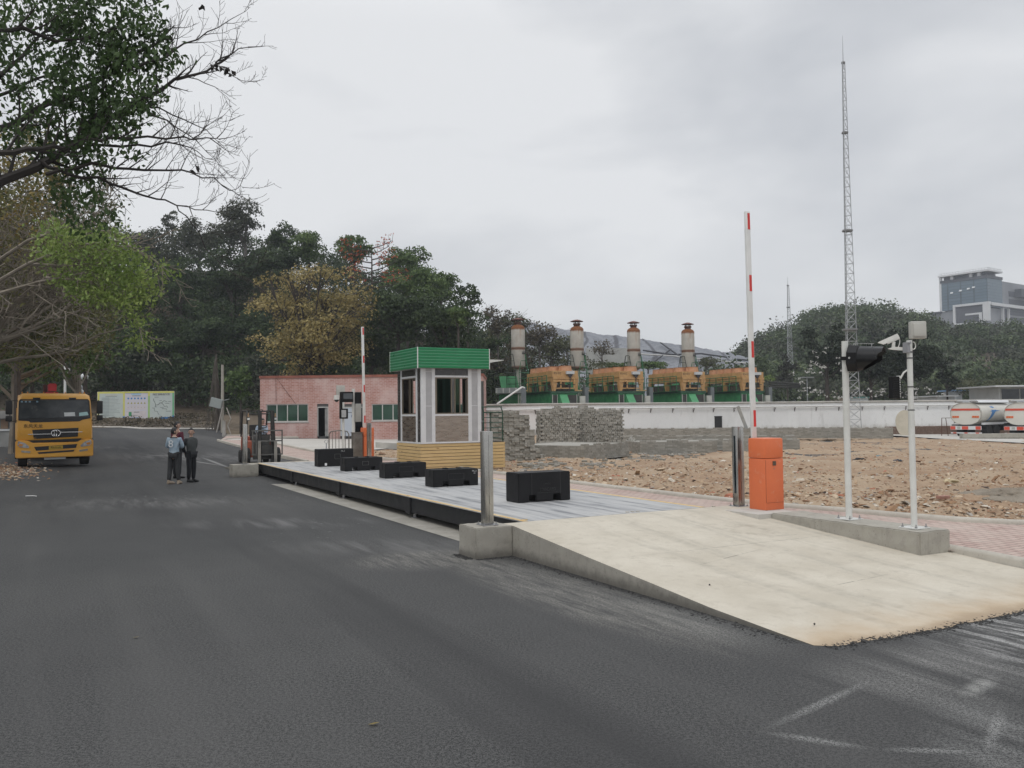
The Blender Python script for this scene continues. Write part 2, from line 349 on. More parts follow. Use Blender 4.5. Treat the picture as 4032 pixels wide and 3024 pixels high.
# ================================================================ sheets
def sheet(name,poly,zf,m,step=4,frame=False,kinks=()):
    bm=bmesh.new(); f=bm.faces.new([bm.verts.new((p[0],p[1],0)) for p in poly]); bm.normal_update()
    if f.normal.z<0: bmesh.ops.reverse_faces(bm,faces=[f])
    for ax in (0,1):
        lo=min(p[ax] for p in poly); hi=max(p[ax] for p in poly); cuts=set(k for k in kinks if lo<k<hi); v=math.ceil(lo/step)*step
        while v<hi: cuts.add(v); v+=step
        for c in sorted(cuts):
            co=[0,0,0]; no=[0,0,0]; co[ax]=c; no[ax]=1
            bmesh.ops.bisect_plane(bm,geom=bm.verts[:]+bm.edges[:]+bm.faces[:],plane_co=co,plane_no=no)
    bmesh.ops.triangulate(bm,faces=[f for f in bm.faces if len(f.verts)>4])
    for v in bm.verts: v.co.z=zf(v.co.x,v.co.y)
    me=bpy.data.meshes.new(name); bm.to_mesh(me); bm.free(); me.materials.append(m)
    o=bpy.data.objects.new(name,me); link(o)
    if frame: o.location=(OX,OY,0); o.rotation_euler=(0,0,YAW)
    return tag(o,kind='structure')
xy=lambda v:(v.x,v.y)
sheet('ground',[(-500,-30),(500,-30),(500,800),(-500,800)],lambda x,y:g(x,y)-.05-(.15 if y<110 else 0),M_GROUND,50,kinks=(-50,-30,-11,10,60,20,24,30,64))
sheet('road',[(-60,-8),(40,-8),(40,30),(24,62),(-22,66),(-30,86),(-60,88)],lambda x,y:g(x,y),MA,6,kinks=(-50,-30,-11,10,20,24,30,64))
o=sheet('scale_pit_floor',[(-.43,-.1),(3.45,-.1),(3.45,18.7),(-.43,18.7)],lambda a,b:.006,M_APR,20,True); o.name='concrete_apron'
def zp(a,b):
    p=L(a,b); gz=g(p.x,p.y)
    k=.30
    if b<-1: k=.30-(.24)*clip((-1-b)/4.5,0,1)
    if b>18.5: k=.30-.22*clip((b-18.5)/5,0,1)
    return k+gz
def wl(a,b,dz=0): p=L(a,b,zp(a,b)+dz); return p
sheet('paved_walk',[(3.46,0),(3.46,23),(3.15,24),(3.15,46),(5.6,46),(5.5,30),(5.2,19),(4.95,8),(5.05,2.5),(5.3,0),(5.9,-1.6),(7.2,-2.9),(9.5,-3.8),(14,-4.4),(14,-12),(4.45,-12),(4.4,-4),(4.27,-3.8),(4.27,-1.2),(3.46,-1.2)],zp,M_PAV,1.0,True)
# kerbs: rounded concrete strips swept along lines
def kerb(name,pts,w_=.13,h=.06,drop=.3,m=M_KERB):
    b=MB(); prof=[(-w_/2,-drop),(-w_/2,h*.35),(-w_*.42,h*.72),(-w_*.24,h),(w_*.24,h),(w_*.42,h*.72),(w_/2,h*.35),(w_/2,-drop)]; vs=[];n=len(prof)
    P_=[Vector(p) for p in pts]; out_=[]
    for i in range(len(P_)-1):                # stones about a metre long, slightly uneven
        d=P_[i+1]-P_[i]; k=max(1,int(d.length/1.0))
        for j in range(k): out_.append(P_[i]+d*(j/k))
    out_.append(P_[-1]); fs=[]
    for i,p in enumerate(out_):
        d=(out_[min(i+1,len(out_)-1)]-out_[max(i-1,0)]); d.z=0; d.normalize(); s=Vector((d.y,-d.x,0)); dz=random.uniform(-.006,.006)
        for q in prof: vs.append(p+s*q[0]+Vector((0,0,q[1]+dz)))
    for i in range(len(out_)-1):
        for j in range(n-1): fs.append((i*n+j,i*n+j+1,(i+1)*n+j+1,(i+1)*n+j))
    fs.append(tuple(range(n))); fs.append(tuple(range((len(out_)-1)*n,len(out_)*n))[::-1])
    b.add(vs,fs); return tag(b.build(name,m,smooth=True),kind='structure')
kerb('kerb',[wl(5.6,46),wl(5.5,30),wl(5.25,19),wl(5.0,8),wl(5.1,2.5),wl(5.35,0),wl(5.6,-.9),wl(5.95,-1.6),wl(6.5,-2.35),wl(7.2,-2.95),wl(8.2,-3.4),wl(9.5,-3.85),wl(14,-4.5)],.15,.07)
kerb('kerb',[wl(4.36,-3.6),wl(4.4,-4.2),wl(4.42,-5),wl(4.45,-6.5),wl(4.5,-12)],.15,.06)
kerb('kerb',[wl(3.12,24),wl(3.12,34),wl(3.12,46)],.13,.05)
# light concrete yard in front of the pink building
pad=[(879,1741),(900,1729),(1905,1722),(1905,1733),(1480,1772),(1237,1781),(1113,1761),(958,1767)]
sheet('concrete_yard',[xy(GT(*p)) for p in pad],lambda x,y:g(x,y)+.03,M_PAD,6,kinks=(-50,-30,-11,10,20,24,30,64))
sheet('side_paving',[xy(GT(*p)) for p in ((866,1737),(893,1719),(1010,1719),(1010,1724),(905,1728),(885,1737))],lambda x,y:g(x,y)+.06,M_PAV,6,kinks=(-11,10,24,64))
kerb('kerb',[GT(870,1739),GT(893,1731),GT(1018,1725)],.16,.10,.4)
kerb('kerb',[GT(893,1718.5),GT(1010,1717)],.16,.14,.4)
kerb('kerb',[GT(1018,1724,.03),GT(1240,1722.5,.03),GT(1570,1719,.03)],.3,.10,.4)
# far side of the road
kerb('kerb',[GT(-200,1699),GT(120,1691),GT(362,1683),GT(500,1684),GT(560,1689),GT(880,1690)],.3,.12,.5,M_PAD)
# low white retaining edge of a foundation trench left of the booth
b=MB(); a0=GT(1478,1764); a1=GT(1570,1772)
d=(a1-a0).normalized(); nrm=Vector((-d.y,d.x,0))
b.prism([(0,0),(0,.34),(.22,.34),(.22,0)],0,(a1-a0).length+1.5,'x',Matrix.Translation(a0)@Matrix(((d.x,nrm.x,0,0),(d.y,nrm.y,0,0),(0,0,1,0),(0,0,0,1))))
tag(b.build('foundation_wall',M_PAD),'short raw concrete foundation wall in the dirt left of the wooden booth base','foundation wall')
# ================================================================ dirt field with relief
from mathutils import noise as mn
k1=[L(5.4,46),L(5.3,19),L(5.07,8),L(5.18,2.5),L(5.42,0),L(6.05,-1.5),L(6.6,-2.25),L(7.3,-2.8),L(9.6,-3.7),L(14,-4.3)]
k1r=[(p.x/p.y,p.y) for p in k1]
def front(r):
    for (r0,y0),(r1,y1) in zip(k1r,k1r[1:]):
        if r0<=r<=r1: return y0+(y1-y0)*(r-r0)/(r1-r0)
    return k1r[0][1] if r<k1r[0][0] else k1r[-1][1]
def loc_ab(x,y):
    dx,dy=x-OX,y-OY; return dx*math.cos(YAW)+dy*math.sin(YAW),-dx*math.sin(YAW)+dy*math.cos(YAW)
def zfield(x,y,rough=1):
    a,b=loc_ab(x,y); base=.31*clip((42-y)/22,.12,1)*clip((b+5.5)/5,.25,1)
    e=clip((y-front(x/y))*1.6,0,1)
    z=base+g(x,y)
    if rough:
        q=Vector((x,y,0)); z+=e*(.17*mn.noise(q*.35)+.09*mn.noise(q*1.7)+.035*mn.noise(q*5.1)+.02*mn.noise(q*13))
    return z
px0,px1,NCc,NR=1450,4500,330,200
vs=np.zeros((NR,NCc,3))
for j in range(NCc):
    r=(px0+(px1-px0)*j/(NCc-1)-2016)/FPX; y0=front(r); px=px0+(px1-px0)*j/(NCc-1)
    y1=46 if px<1700 else (69.5 if px<3420 else 69.5-(px-3420)*.024)
    y1=max(y1,y0+4)
    for i in range(NR):
        y=1/((1/y0)+(1/y1-1/y0)*(i/(NR-1))); vs[i,j]=(r*y,y,zfield(r*y,y))
idx=np.arange(NR*NCc).reshape(NR,NCc)
fs=np.stack([idx[:-1,:-1],idx[:-1,1:],idx[1:,1:],idx[1:,:-1]],-1).reshape(-1,4)
def np_mesh(name,v,f,m,smooth=False,parent=None):
    me=bpy.data.meshes.new(name); v=np.asarray(v,np.float32).reshape(-1,3); f=np.asarray(f,np.int32); k=f.shape[1]
    me.vertices.add(len(v)); me.vertices.foreach_set('co',v.ravel()); me.loops.add(f.size); me.loops.foreach_set('vertex_index',f.ravel())
    me.polygons.add(len(f)); me.polygons.foreach_set('loop_start',np.arange(len(f),dtype=np.int32)*k)
    try: me.polygons.foreach_set('loop_total',np.full(len(f),k,np.int32))
    except Exception: pass
    me.polygons.foreach_set('use_smooth',np.full(len(f),smooth)); me.update(calc_edges=True); me.validate()
    me.materials.append(m); o=bpy.data.objects.new(name,me); link(o,parent); return o
tag(np_mesh('dirt_field',vs,fs,M_DIRT,True),kind='structure')
# strip of concrete behind the field, where the tankers stand
sheet('concrete_track',[xy(GT(3400,1712)),xy(GT(3560,1722)),xy(GT(4500,1776)),(75,66),(60,71.5),xy(GT(3400,1708))],lambda x,y:g(x,y)+.09,M_PAD,6,kinks=(10,60,24,64))
# rubble: flakes of stone, plaster, wood and plastic
def m_debris():
    t=NT('rubble'); ge=t.n('ShaderNodeNewGeometry'); r=t.n('ShaderNodeValToRGB'); t.l(ge.outputs['Random Per Island'],r.inputs[0])
    e=r.color_ramp.elements; r.color_ramp.interpolation='CONSTANT'
    e[0].color=(.32,.20,.12,1); e[1].position=.22; e[1].color=(.42,.31,.21,1)
    for p,c in ((.4,(.27,.17,.11,1)),(.55,(.50,.40,.29,1)),(.68,(.20,.135,.09,1)),(.76,(.36,.33,.29,1)),(.86,(.58,.53,.45,1)),(.93,(.09,.07,.06,1)),(.965,(.40,.17,.11,1))):
        q=e.new(p); q.color=c
    return t.fin(r.outputs[0],.9,0,None,.2)
M_DEB=m_debris()
def shards(n,pos,size):
    base=np.array([(-1,-.6,0),(1,-.7,0),(.8,.6,0),(-.7,.8,0),(-.6,-.4,.5),(.7,-.4,.45),(.5,.4,.6),(-.5,.5,.4)],float)
    fq=np.array([(0,3,2,1),(4,5,6,7),(0,1,5,4),(1,2,6,5),(2,3,7,6),(3,0,4,7)])
    V=np.repeat(base[None],n,0)*(1+rng.uniform(-.35,.35,(n,8,3)))
    V*=size[:,None,None]*np.stack([np.ones(n),rng.uniform(.35,1,n),rng.uniform(.25,.9,n)],-1)[:,None,:]
    az=rng.uniform(0,2*PI,n); tl=rng.normal(0,.3,n); c,s=np.cos(tl),np.sin(tl)
    V=np.stack([V[...,0]*c[:,None]+V[...,2]*s[:,None],V[...,1],-V[...,0]*s[:,None]+V[...,2]*c[:,None]],-1)
    c,s=np.cos(az),np.sin(az); V=np.stack([V[...,0]*c[:,None]-V[...,1]*s[:,None],V[...,0]*s[:,None]+V[...,1]*c[:,None],V[...,2]],-1)
    V+=pos[:,None,:]; F_=(fq[None]+(np.arange(n)*8)[:,None,None]).reshape(-1,4); return V.reshape(-1,3),F_
pos=[];siz=[]
while len(pos)<24000:
    r=(random.uniform(1470,4450)-2016)/FPX; y0=front(r)+.12; y=1/((1/y0)+(1/62-1/y0)*random.random()**1.15); x=r*y
    dens=.45+.9*mn.noise(Vector((x*.5,y*.5,3)))
    if random.random()>dens+.25: continue
    if r<-.09 and y>44: continue
    pos.append((x,y,zfield(x,y)+.004)); siz.append(min(.16,max(.012,random.lognormvariate(-3.95,.6)))*(1+.012*y))
V,F_=shards(len(pos),np.array(pos),np.array(siz)); tag(np_mesh('rubble',V,F_,M_DEB),'crumbs of stone, plaster and wood strewn over the brown dirt','rubble',kind='stuff')
# black crumbs of asphalt along the ramp edges
V_=[];S_=[]
for _ in range(3800):
    t_=random.random()
    if t_<.62: a=random.uniform(-.3,4.3); b_=-5.865+.10*mn.noise(Vector((a*1.3,1.7,1)))*-1-.05*mn.noise(Vector((a*4,5,1)))-random.gauss(-.01,.05)
    elif t_<.8: a=-.37-abs(random.gauss(0,.07)); b_=random.uniform(-5.6,-.35)
    else: a=random.choice((-.95-abs(random.gauss(0,.05)),random.uniform(-.95,-.4))); b_=random.uniform(-.3,.2) if a<-.94 else -.34-abs(random.gauss(0,.04))
    q=L(a,b_); V_.append((q.x,q.y,.0)); S_.append(random.uniform(.005,.019))
tag(np_mesh('asphalt_crumbs',*shards(len(V_),np.array(V_),np.array(S_)),mat('crumb_black',(.02,.02,.021),(.06,.058,.055),.9,sc=30)),'dark crumbs of asphalt along the edges of the near ramp','crumbs',kind='stuff')
# larger lumps at the edge of the field
cl=[]
for _ in range(260):
    r=(random.uniform(2050,4450)-2016)/FPX; y=front(r)+.15+abs(random.gauss(0,.6)); cl.append((r*y,y,zfield(r*y,y)-.01))
tag(np_mesh('clods',*shards(260,np.array(cl),rng.uniform(.02,.075,260)),M_DEB),'larger stones and clods along the back kerb','stones',kind='stuff')
lt=[]
for _ in range(900):
    px,py=random.gauss(40,60),random.gauss(1852,16); q=GT(px,py); lt.append((q.x,q.y,q.z))
tag(np_mesh('roadside_litter',*shards(900,np.array(lt),rng.uniform(.015,.07,900)),M_DEB),'leaf and earth litter on the road edge left of the yellow lorry','litter',kind='stuff')
# a few scraps big enough to name
scr=[('plastic_scrap','black crumpled plastic scrap on the dirt right of the orange barrier box','scrap',3385,1816,.20,(.012,.012,.014)),
     ('plastic_scrap','dark blue crumpled rag lying on the dirt between the two white poles','rag',3535,1822,.16,(.03,.04,.06)),
     ('foam_scrap','torn pale yellow foam lump on the dirt at the far right','scrap',3740,1930,.16,(.55,.45,.28)),
     ('brick','reddish brick lying at the field edge behind the right kerb','brick',3715,2020,.12,(.38,.20,.15)),
     ('plastic_scrap','pale blue plastic scrap on the dirt behind the left white pole','scrap',3460,1798,.12,(.25,.38,.42))]
for nm,lb,ct,px,py,s_,c_ in scr:
    q=GT(px,py,.1); b=MB(); bm=bmesh.new(); bmesh.ops.create_icosphere(bm,subdivisions=3,radius=1)
    for v in bm.verts: v.co*=1+.7*mn.noise(v.co*1.6+Vector((px,0,0))); v.co=Vector((v.co.x*s_,v.co.y*s_*.7,max(-.02,v.co.z*s_*.35)))
    bm.verts.index_update(); b.add([v.co for v in bm.verts],[[v.index for v in f.verts] for f in bm.faces]); bm.free()
    if nm=='brick': b=MB(); b.box(-.12,.12,-.06,.06,0,.055,RZ(.5),.006)
    o=b.build(nm,mat('scrap_%d'%px,c_,tuple(x*.6 for x in c_),.7,bump=.3,bsc=25),smooth=nm!='brick'); o.location=(q.x,q.y,zfield(q.x,q.y)+.01); tag(o,lb,ct)
# heap of grey clay at the right edge
q=GT(4010,1985,.2); bm=bmesh.new(); bmesh.ops.create_icosphere(bm,subdivisions=5,radius=1)
for v in bm.verts: v.co=Vector((v.co.x*1.3,v.co.y*.9,v.co.z*.22))*(1+.35*mn.noise(v.co*2.2)+.12*mn.noise(v.co*9)+.05*mn.noise(v.co*22))
me=bpy.data.meshes.new('clay_heap'); bm.to_mesh(me); bm.free(); me.materials.append(m_dirt('clay',(.27,.235,.19),(.20,.17,.135),(.33,.29,.235),1.5)); me.polygons.foreach_set('use_smooth',[True]*len(me.polygons)); o=bpy.data.objects.new('clay_heap',me); link(o); o.location=(q.x+.3,q.y+.2,zfield(q.x,q.y,0)-.02); tag(o,'low heap of grey clay on the dirt at the right edge of the photo','heap')
# bank behind the road and wooded hills: see the vegetation section
# ================================================================ weighbridge
M_BLK=mat('black_steel',(.009,.010,.011),(.016,.016,.018),.6,bump=.08,bsc=30); M_YEL=mat('yellow_line',(.60,.40,.16),(.62,.50,.30),.7,sc=5,c3=(.45,.42,.36),sc3=9)
BW,BL,ZT=3.45,18.6,.42
wb=thing('weighbridge','long low steel truck scale with a streaked grey deck and yellow edges, black beams below','weighbridge',(OX,OY,0),YAW)
for k in range(4):
    b0=k*BL/4+.004; b1=(k+1)*BL/4-.004; b=MB(); b.box(.0,BW,b0,b1,ZT-.014,ZT)
    b.build('deck_plate',M_DECK,wb)
b=MB(); b.box(0.004,.085,.01,BL-.01,ZT+.0005,ZT+.0035); b.build('edge_line',M_YEL,wb)
b=MB(); b.box(BW-.10,BW-.004,.01,BL-.01,ZT+.0005,ZT+.0035); b.build('edge_line',M_YEL,wb)
for a in (0.03,BW-.05,1.1,2.2):
    for k in range(4):
        b=MB(); b0=k*BL/4+.12; b1=(k+1)*BL/4-.12
        b.box(a,a+.012,b0,b1,.135,ZT-.02); b.box(a-.01,a+.10,b0,b1,.12,.135); b.box(a-.012,a+.10,b0,b1,ZT-.024,ZT-.015); b.build('side_beam',M_BLK,wb)
for k in range(5):
    b0=clip(k*BL/4,.14,BL-.14)
    b=MB(); b.box(-.006,BW+.0,b0-.115,b0+.115,.09,ZT-.0145); b.build('cross_beam',M_BLK,wb)
    for a in (.16,BW-.16):
        b=MB(); b.lathe([(.10,.0),(.10,.012),(.045,.014),(.045,.085),(.06,.09)],(a,b0-.0,.007),16); b.build('load_cell',mat('zinc',(.35,.35,.36),None,.4,.8),wb,True)
# bolt-hole covers on the deck
for (a,b_) in ((1.95,.12),(2.05,.12),(2.15,.12),(.07,.15),(.12,.15),(.05,4.75),(.05,9.3),(3.6,-.02)):
    b=MB(); b.box(a-.025,a+.025,b_-.02,b_+.02,ZT+.001,ZT+.012); b.build('hole_cap',M_KERB if a>.2 else M_YEL,wb)
# ramps
def ramp(name,lab,sgn,b_off):
    prof=[(.012,.42),(.35,.42),(1.3,.335),(2.26,.25),(3.47,.15),(4.4,.07),(5.3,.022),(5.8,.003)]
    b=MB(); na=30; vs=[];fs=[]; P_=[]
    for (d,z) in prof: P_.append((d,z))
    # refine
    Q=[]
    for (d0,z0),(d1,z1) in zip(P_,P_[1:]):
        for k in range(8): t_=k/8; Q.append((d0+(d1-d0)*t_,z0+(z1-z0)*t_))
    Q.append(P_[-1]); nq=len(Q)
    for i in range(na+1):
        a=-.35+(4.32+.35)*i/na
        for j,(d,z) in enumerate(Q):
            e=(j/(nq-1)); w_=.10*mn.noise(Vector((a*1.3,1.7,sgn)))+.05*mn.noise(Vector((a*4,5,sgn))); dd=d*1.012+(w_ if j==nq-1 else w_*e**6)
            if sgn>0: c=math.exp(-((a+.35)/.12)**2)*.10+math.exp(-((a-4.3)/.4)**2)*.1; dd-=c*e**5
            vs.append((a,b_off-sgn*dd,z+.004*mn.noise(Vector((a*1.5,d*1.5,0))) if 0<i<na else z))
    for i in range(na):
        for j in range(nq-1): q=i*nq+j; fs.append((q,q+nq,q+nq+1,q+1) )
    b.use(M_RAMP); b.add(vs,fs)
    b.use(M_CONC)
    for i in (0,na):
        v2=[vs[i*nq+j] for j in range(nq)]+[(vs[i*nq+j][0],vs[i*nq+j][1],-.1) for j in range(nq)]
        b.add(v2,[(j,j+1,nq+j+1,nq+j) for j in range(nq-1)])
    v2=[(-.35,b_off-sgn*.012,-.1),(4.32,b_off-sgn*.012,-.1),(4.32,b_off-sgn*.012,.42),(-.35,b_off-sgn*.012,.42)]; b.add(v2,[(0,1,2,3)])
    o=b.build(name,None,smooth=True); o.location=(OX,OY,0); o.rotation_euler=(0,0,YAW); return tag(o,lab,'ramp')
ramp('concrete_ramp','broad pale concrete ramp in the foreground with tyre tracks and orange earth at its foot',1,0)
ramp('concrete_ramp','concrete ramp at the far end of the truck scale, behind the black weights',-1,BL)
# plinths
def in_frame(o): o.location=(OX,OY,0); o.rotation_euler=(0,0,YAW); return o
def rough_block(name,lab,a0,a1,b0,b1,z1):
    bm=bmesh.new(); bmesh.ops.create_cube(bm,size=1)
    for v in bm.verts: v.co=Vector(((a0+a1)/2+v.co.x*(a1-a0),(b0+b1)/2+v.co.y*(b1-b0),-.08+(v.co.z+.5)*(z1+.08)))
    bmesh.ops.bevel(bm,geom=list(bm.edges),offset=.012,segments=2,affect='EDGES'); bmesh.ops.subdivide_edges(bm,edges=[e for e in bm.edges if e.calc_length()>.15],cuts=12,use_grid_fill=True)
    for v in bm.verts: v.co+=Vector((mn.noise(v.co*9),mn.noise(v.co*9+Vector((5,0,0))),mn.noise(v.co*9+Vector((0,5,0)))))*.008
    me=bpy.data.meshes.new(name); bm.to_mesh(me); bm.free(); me.materials.append(M_CONC)
    me.polygons.foreach_set('use_smooth',[True]*len(me.polygons)); me.set_sharp_from_angle(angle=R_(45))
    return tag(in_frame(_lk(me,name)),lab,'concrete block')
def _lk(me,name): o=bpy.data.objects.new(name,me); link(o); return o
rough_block('concrete_block','square rough concrete block under the steel post beside the near ramp',-.93,-.355,-.32,.24,.425)
rough_block('concrete_block','concrete block under the steel post at the far corner of the scale',-.93,-.1,17.95,18.55,.425)
# concrete island beside the ramp carrying the two white poles
b=MB(); b.box(3.46,4.265,-1.195,-.015,-.1,.415); o=in_frame(b.build('concrete_slab',M_PAD)); tag(o,'flat concrete slab under the right orange barrier box','concrete slab')
b=MB(); b.prism([(-1.2,.424),(-3.77,.424),(-3.77,-.05),(-1.2,-.05)],4.325,3.72,'x')
bm=bmesh.new(); me=bpy.data.meshes.new('t'); me.from_pydata(b.v,[],b.f); bm.from_mesh(me); bmesh.ops.recalc_face_normals(bm,faces=bm.faces); bmesh.ops.bevel(bm,geom=list(bm.edges),offset=.015,segments=2,affect='EDGES')
bmesh.ops.subdivide_edges(bm,edges=[e for e in bm.edges if e.calc_length()>.3],cuts=20,use_grid_fill=True)
for v in bm.verts: v.co+=Vector((mn.noise(v.co*7),0,mn.noise(v.co*7+Vector((0,5,0)))))*.010
for f in bm.faces: f.smooth=True
bm.to_mesh(me); bm.free(); me.materials.append(M_CONC); me.set_sharp_from_angle(angle=R_(45)); o=in_frame(_lk(me,'concrete_island')); tag(o,'long concrete island beside the near ramp with the two white poles bolted on it','concrete island')
# ================================================================ steel posts
def m_inox():
    t=NT('stainless'); v=t.vec((60,60,1.2)); n=t.noise(3,5,.6,v); n2=t.noise(2,5,.6)
    return t.fin(t.mix(t.rng(n2,.35,.7),(.50,.49,.46),(.36,.35,.33)),t.rng(n,.3,.7,.18,.38),.95,None)
M_INOX=m_inox(); M_GLASSD=mat('dark_glass',(.012,.02,.025),None,.12,0,spec=.7); M_ZINC=mat('zinc',(.35,.35,.36),None,.4,.8)
def post(loc,lab,slot=False,rz=YAW):
    r=thing('steel_post',lab,'post',loc,rz,'stainless sensor posts at the scale corners')
    b=MB(); w_=.07; b.box(-w_,w_,-w_,w_,.012,1.33,None,.012); b.build('post_body',M_INOX,r,True)
    b=MB(); b.box(-.12,.12,-.12,.12,0,.011,None,.002); b.build('base_plate',M_ZINC,r)
    for x in(-.095,.095):
        for y in(-.095,.095): b=MB(); b.cyl((x,y,.011),(x,y,.022),.016,n=6); b.cyl((x,y,.02),(x,y,.045),.006,n=6); b.build('bolt',M_ZINC,r)
    b=MB(); b.box(-.004,.0,-w_-.001,-w_+.0,.05,1.28); b.box(.0008,.0028,-w_-.0016,-w_+.002,.30,.42); b.build('door_seam',mat('seam',(.05,.05,.05),None,.6),r)
    if slot:
        b=MB(); b.box(-w_-.0016,-w_+.001,-.022,.022,.22,1.18,None,.0); b.build('sensor_window',M_GLASSD,r)
    return r
post(L(-.62,-.06,.427),'tall square stainless post on the rough block beside the near ramp')
post(L(4.02,-.17,.416),'stainless post with a long dark sensor window beside the right orange box',True)
post(L(-.49,18.25,.427),'pale square steel post on the block at the far corner, left of the forklift')
post(L(4.02,18.85,.40),'brownish stainless post standing in front of the left orange box')
# ================================================================ barriers
M_ORG=mat('orange_paint',(.70,.170,.062),(.62,.145,.055),.42,bump=.12,bsc=90,spec=.45,sc=1.4,lo=.35,hi=.7,c3=(.66,.30,.19),sc3=7,lo3=.60,hi3=.85); M_WPAINT=mat('white_paint',(.72,.72,.70),(.62,.62,.60),.4,c3=(.5,.47,.42),sc3=9,lo3=.68,hi3=.8); M_REDT=mat('red_tape',(.62,.035,.03),None,.35)
def barrier(loc,lab,h,lean,bl,side=1,dep=.36):
    r=thing('barrier_box',lab,'barrier box',loc,YAW,'orange barrier boxes')
    b=MB(); b.box(-.20,.20,-dep/2,dep/2,0,h-.33,None,.008); b.build('cabinet',M_ORG,r,True)
    b=MB(); b.box(-.207,.207,-dep/2-.006,dep/2+.006,h-.328,h,None,.035); b.build('hood',M_ORG,r,True)
    b=MB(); b.box(-.035,.035,-dep/2-.012,-dep/2-.004,h-.44,h-.37,None,.003); b.build('name_plate',mat('plate',(.10,.075,.055),(.16,.12,.09),.5,.4,sc=30),r)
    b=MB(); b.cyl((0,-dep/2-.001,h-.49),(0,-dep/2-.008,h-.49),.008,n=10); b.build('lock',M_ZINC,r)
    b=MB(); b.box(-.17,.19,-dep/2-.0022,-dep/2+.001,.115,.119); b.box(-.185,-.181,-dep/2-.0022,-dep/2+.001,.12,h-.35); b.build('door_seam',mat('seam_orange',(.18,.04,.015),None,.6),r)
    z0=h-.18
    M=Matrix.Translation((-.03,dep/2+.045,z0))@Matrix.Rotation(lean,4,'Y')
    b=MB(); b.box(-.05,.05,-.022,.022,-.25,bl,M,.01); bo=b.build('boom',M_WPAINT,r,True)
    for z in (.36,1.50,2.60,bl-.30): b=MB(); b.box(-.012,.040,-.0245,.0245,z,z+.27,M); b.build('red_stripe',M_REDT,bo)
    b=MB(); b.cyl((-.03,dep/2-.02,z0),(-.03,dep/2+.07,z0),.06,n=16); b.box(-.1,.04,dep/2+.066,dep/2+.08,z0-.2,z0+.2); b.build('arm_clamp',mat('dark_metal',(.06,.06,.065),None,.5,.5),r)
    return r
barrier(L(4.13,-.69,.416),'orange barrier box in the foreground with its striped boom raised',1.15,R_(-.75),3.93)
barrier(L(4.15,19.45,.30),'distant orange barrier box behind a steel post, striped boom raised',1.25,R_(-.9),3.95)
b=MB(); b.box(-.17,.17,-.13,.13,0,1.0,None,.005); b.box(-.19,.19,-.15,.15,1.0,1.03,None,.004)
o=b.build('control_cabinet',mat('dull_steel',(.17,.15,.13),(.26,.24,.22),.45,.6,sc=4),smooth=True); o.location=L(3.72,19.35,.36); o.rotation_euler=(0,0,YAW); tag(o,'dull grey metal cabinet left of the distant orange barrier box','cabinet')
# ================================================================ poles
M_POLE=mat('pole_paint',(.66,.66,.63),(.56,.56,.53),.35,c3=(.42,.39,.34),sc3=7,lo3=.66,hi3=.8); M_BLKP=mat('black_plastic',(.006,.006,.007),None,.4,spec=.3); M_WPL=mat('white_plastic',(.70,.69,.65),(.60,.59,.56),.45); M_GREYL=mat('grey_lamp',(.36,.355,.33),(.30,.30,.28),.5)
def base(r,bolts=4,s=.14):
    b=MB(); b.box(-s,s,-s,s,0,.012,None,.002); b.build('base_plate',M_POLE,r)
    for x in(-s*.72,s*.72):
        for y in(-s*.72,s*.72): b=MB(); b.cyl((x,y,.012),(x,y,.03),.018,n=6); b.cyl((x,y,.03),(x,y,.06),.007,n=6); b.build('bolt',M_ZINC,r)
def signal_pole(loc,lab,rz,far=False):
    r=thing('signal_pole',lab,'signal pole',loc,rz); base(r)
    H_=2.58; b=MB(); b.cyl((0,0,.01),(0,0,H_),.046 if not far else .06,.046 if not far else .06,24); b.build('pole',M_POLE,r,True)
    return r,H_
r,Hh=signal_pole(L(4.08,-2.36,.426),'white pole by the ramp carrying a black hooded traffic light',YAW)
# light head: octagonal back plate, hood to the right (towards +a and the camera)
hz=2.32; hd=Matrix.Translation((.01,-.10,hz))@Matrix.Rotation(R_(-64),4,'Z')@Matrix.Rotation(R_(3),4,'Y')@Matrix.Scale(.90,4)
b=MB(); oc=[]
for i in range(8):
    t_=PI/8+i*PI/4; oc.append((.225*math.cos(t_),.225*math.sin(t_)))
b.prism(oc,-.03,.12,'x',hd); b.build('lamp_housing',M_BLKP,r,True)
b=MB(); n=28; vs=[];fs=[]                 # cut-back visor
for i in range(n):
    t_=PI/2+2*PI*(i/(n-1)-.5)*.93; c,s_=math.cos(t_),math.sin(t_); ln=.37 if s_>-.1 else .37-.29*min(1,(-s_-.1)/.9)
    ln-=.06*abs(c)*(s_<.4)
    for rr,x in((.195,.12),(.190,.12+ln),(.185,.12+ln),(.190,.12)): vs.append((x,rr*c,rr*s_))
for i in range(n-1):
    for k in range(4): fs.append((i*4+k,i*4+(k+1)%4,(i+1)*4+(k+1)%4,(i+1)*4+k))
b.add(vs,fs,hd); b.build('visor',mat('visor',(.008,.008,.009),None,.3,spec=.35),r,True)
b=MB(); b.cyl((.121,0,0),(.15,0,0),.15,.13,24,M=hd); b.build('lens',mat('lens',(.03,.01,.01),None,.2),r,True)
b=MB(); b.box(.02,.34,-.006,.006,.236,.243,hd); b.box(.05,.06,-.006,.006,.2,.24,hd); b.box(.30,.31,-.004,.004,.16,.24,hd); b.build('top_strip',mat('bare_steel',(.45,.45,.44),None,.4,.7),r)
b=MB(); b.box(-.16,.06,-.045,-.028,-.03,.03,hd); b.build('bracket',M_BLKP,r); b=MB(); b.cyl((.03,-.2,0),(.03,-.24,0),.02,n=12,M=hd); b.build('hinge',M_BLKP,r)
b=MB(); b.cyl((.03,-.241,0),(.03,-.247,0),.016,n=12,M=hd); b.build('bolt',mat('bare_steel',(.45,.45,.44),None,.4,.7),r)
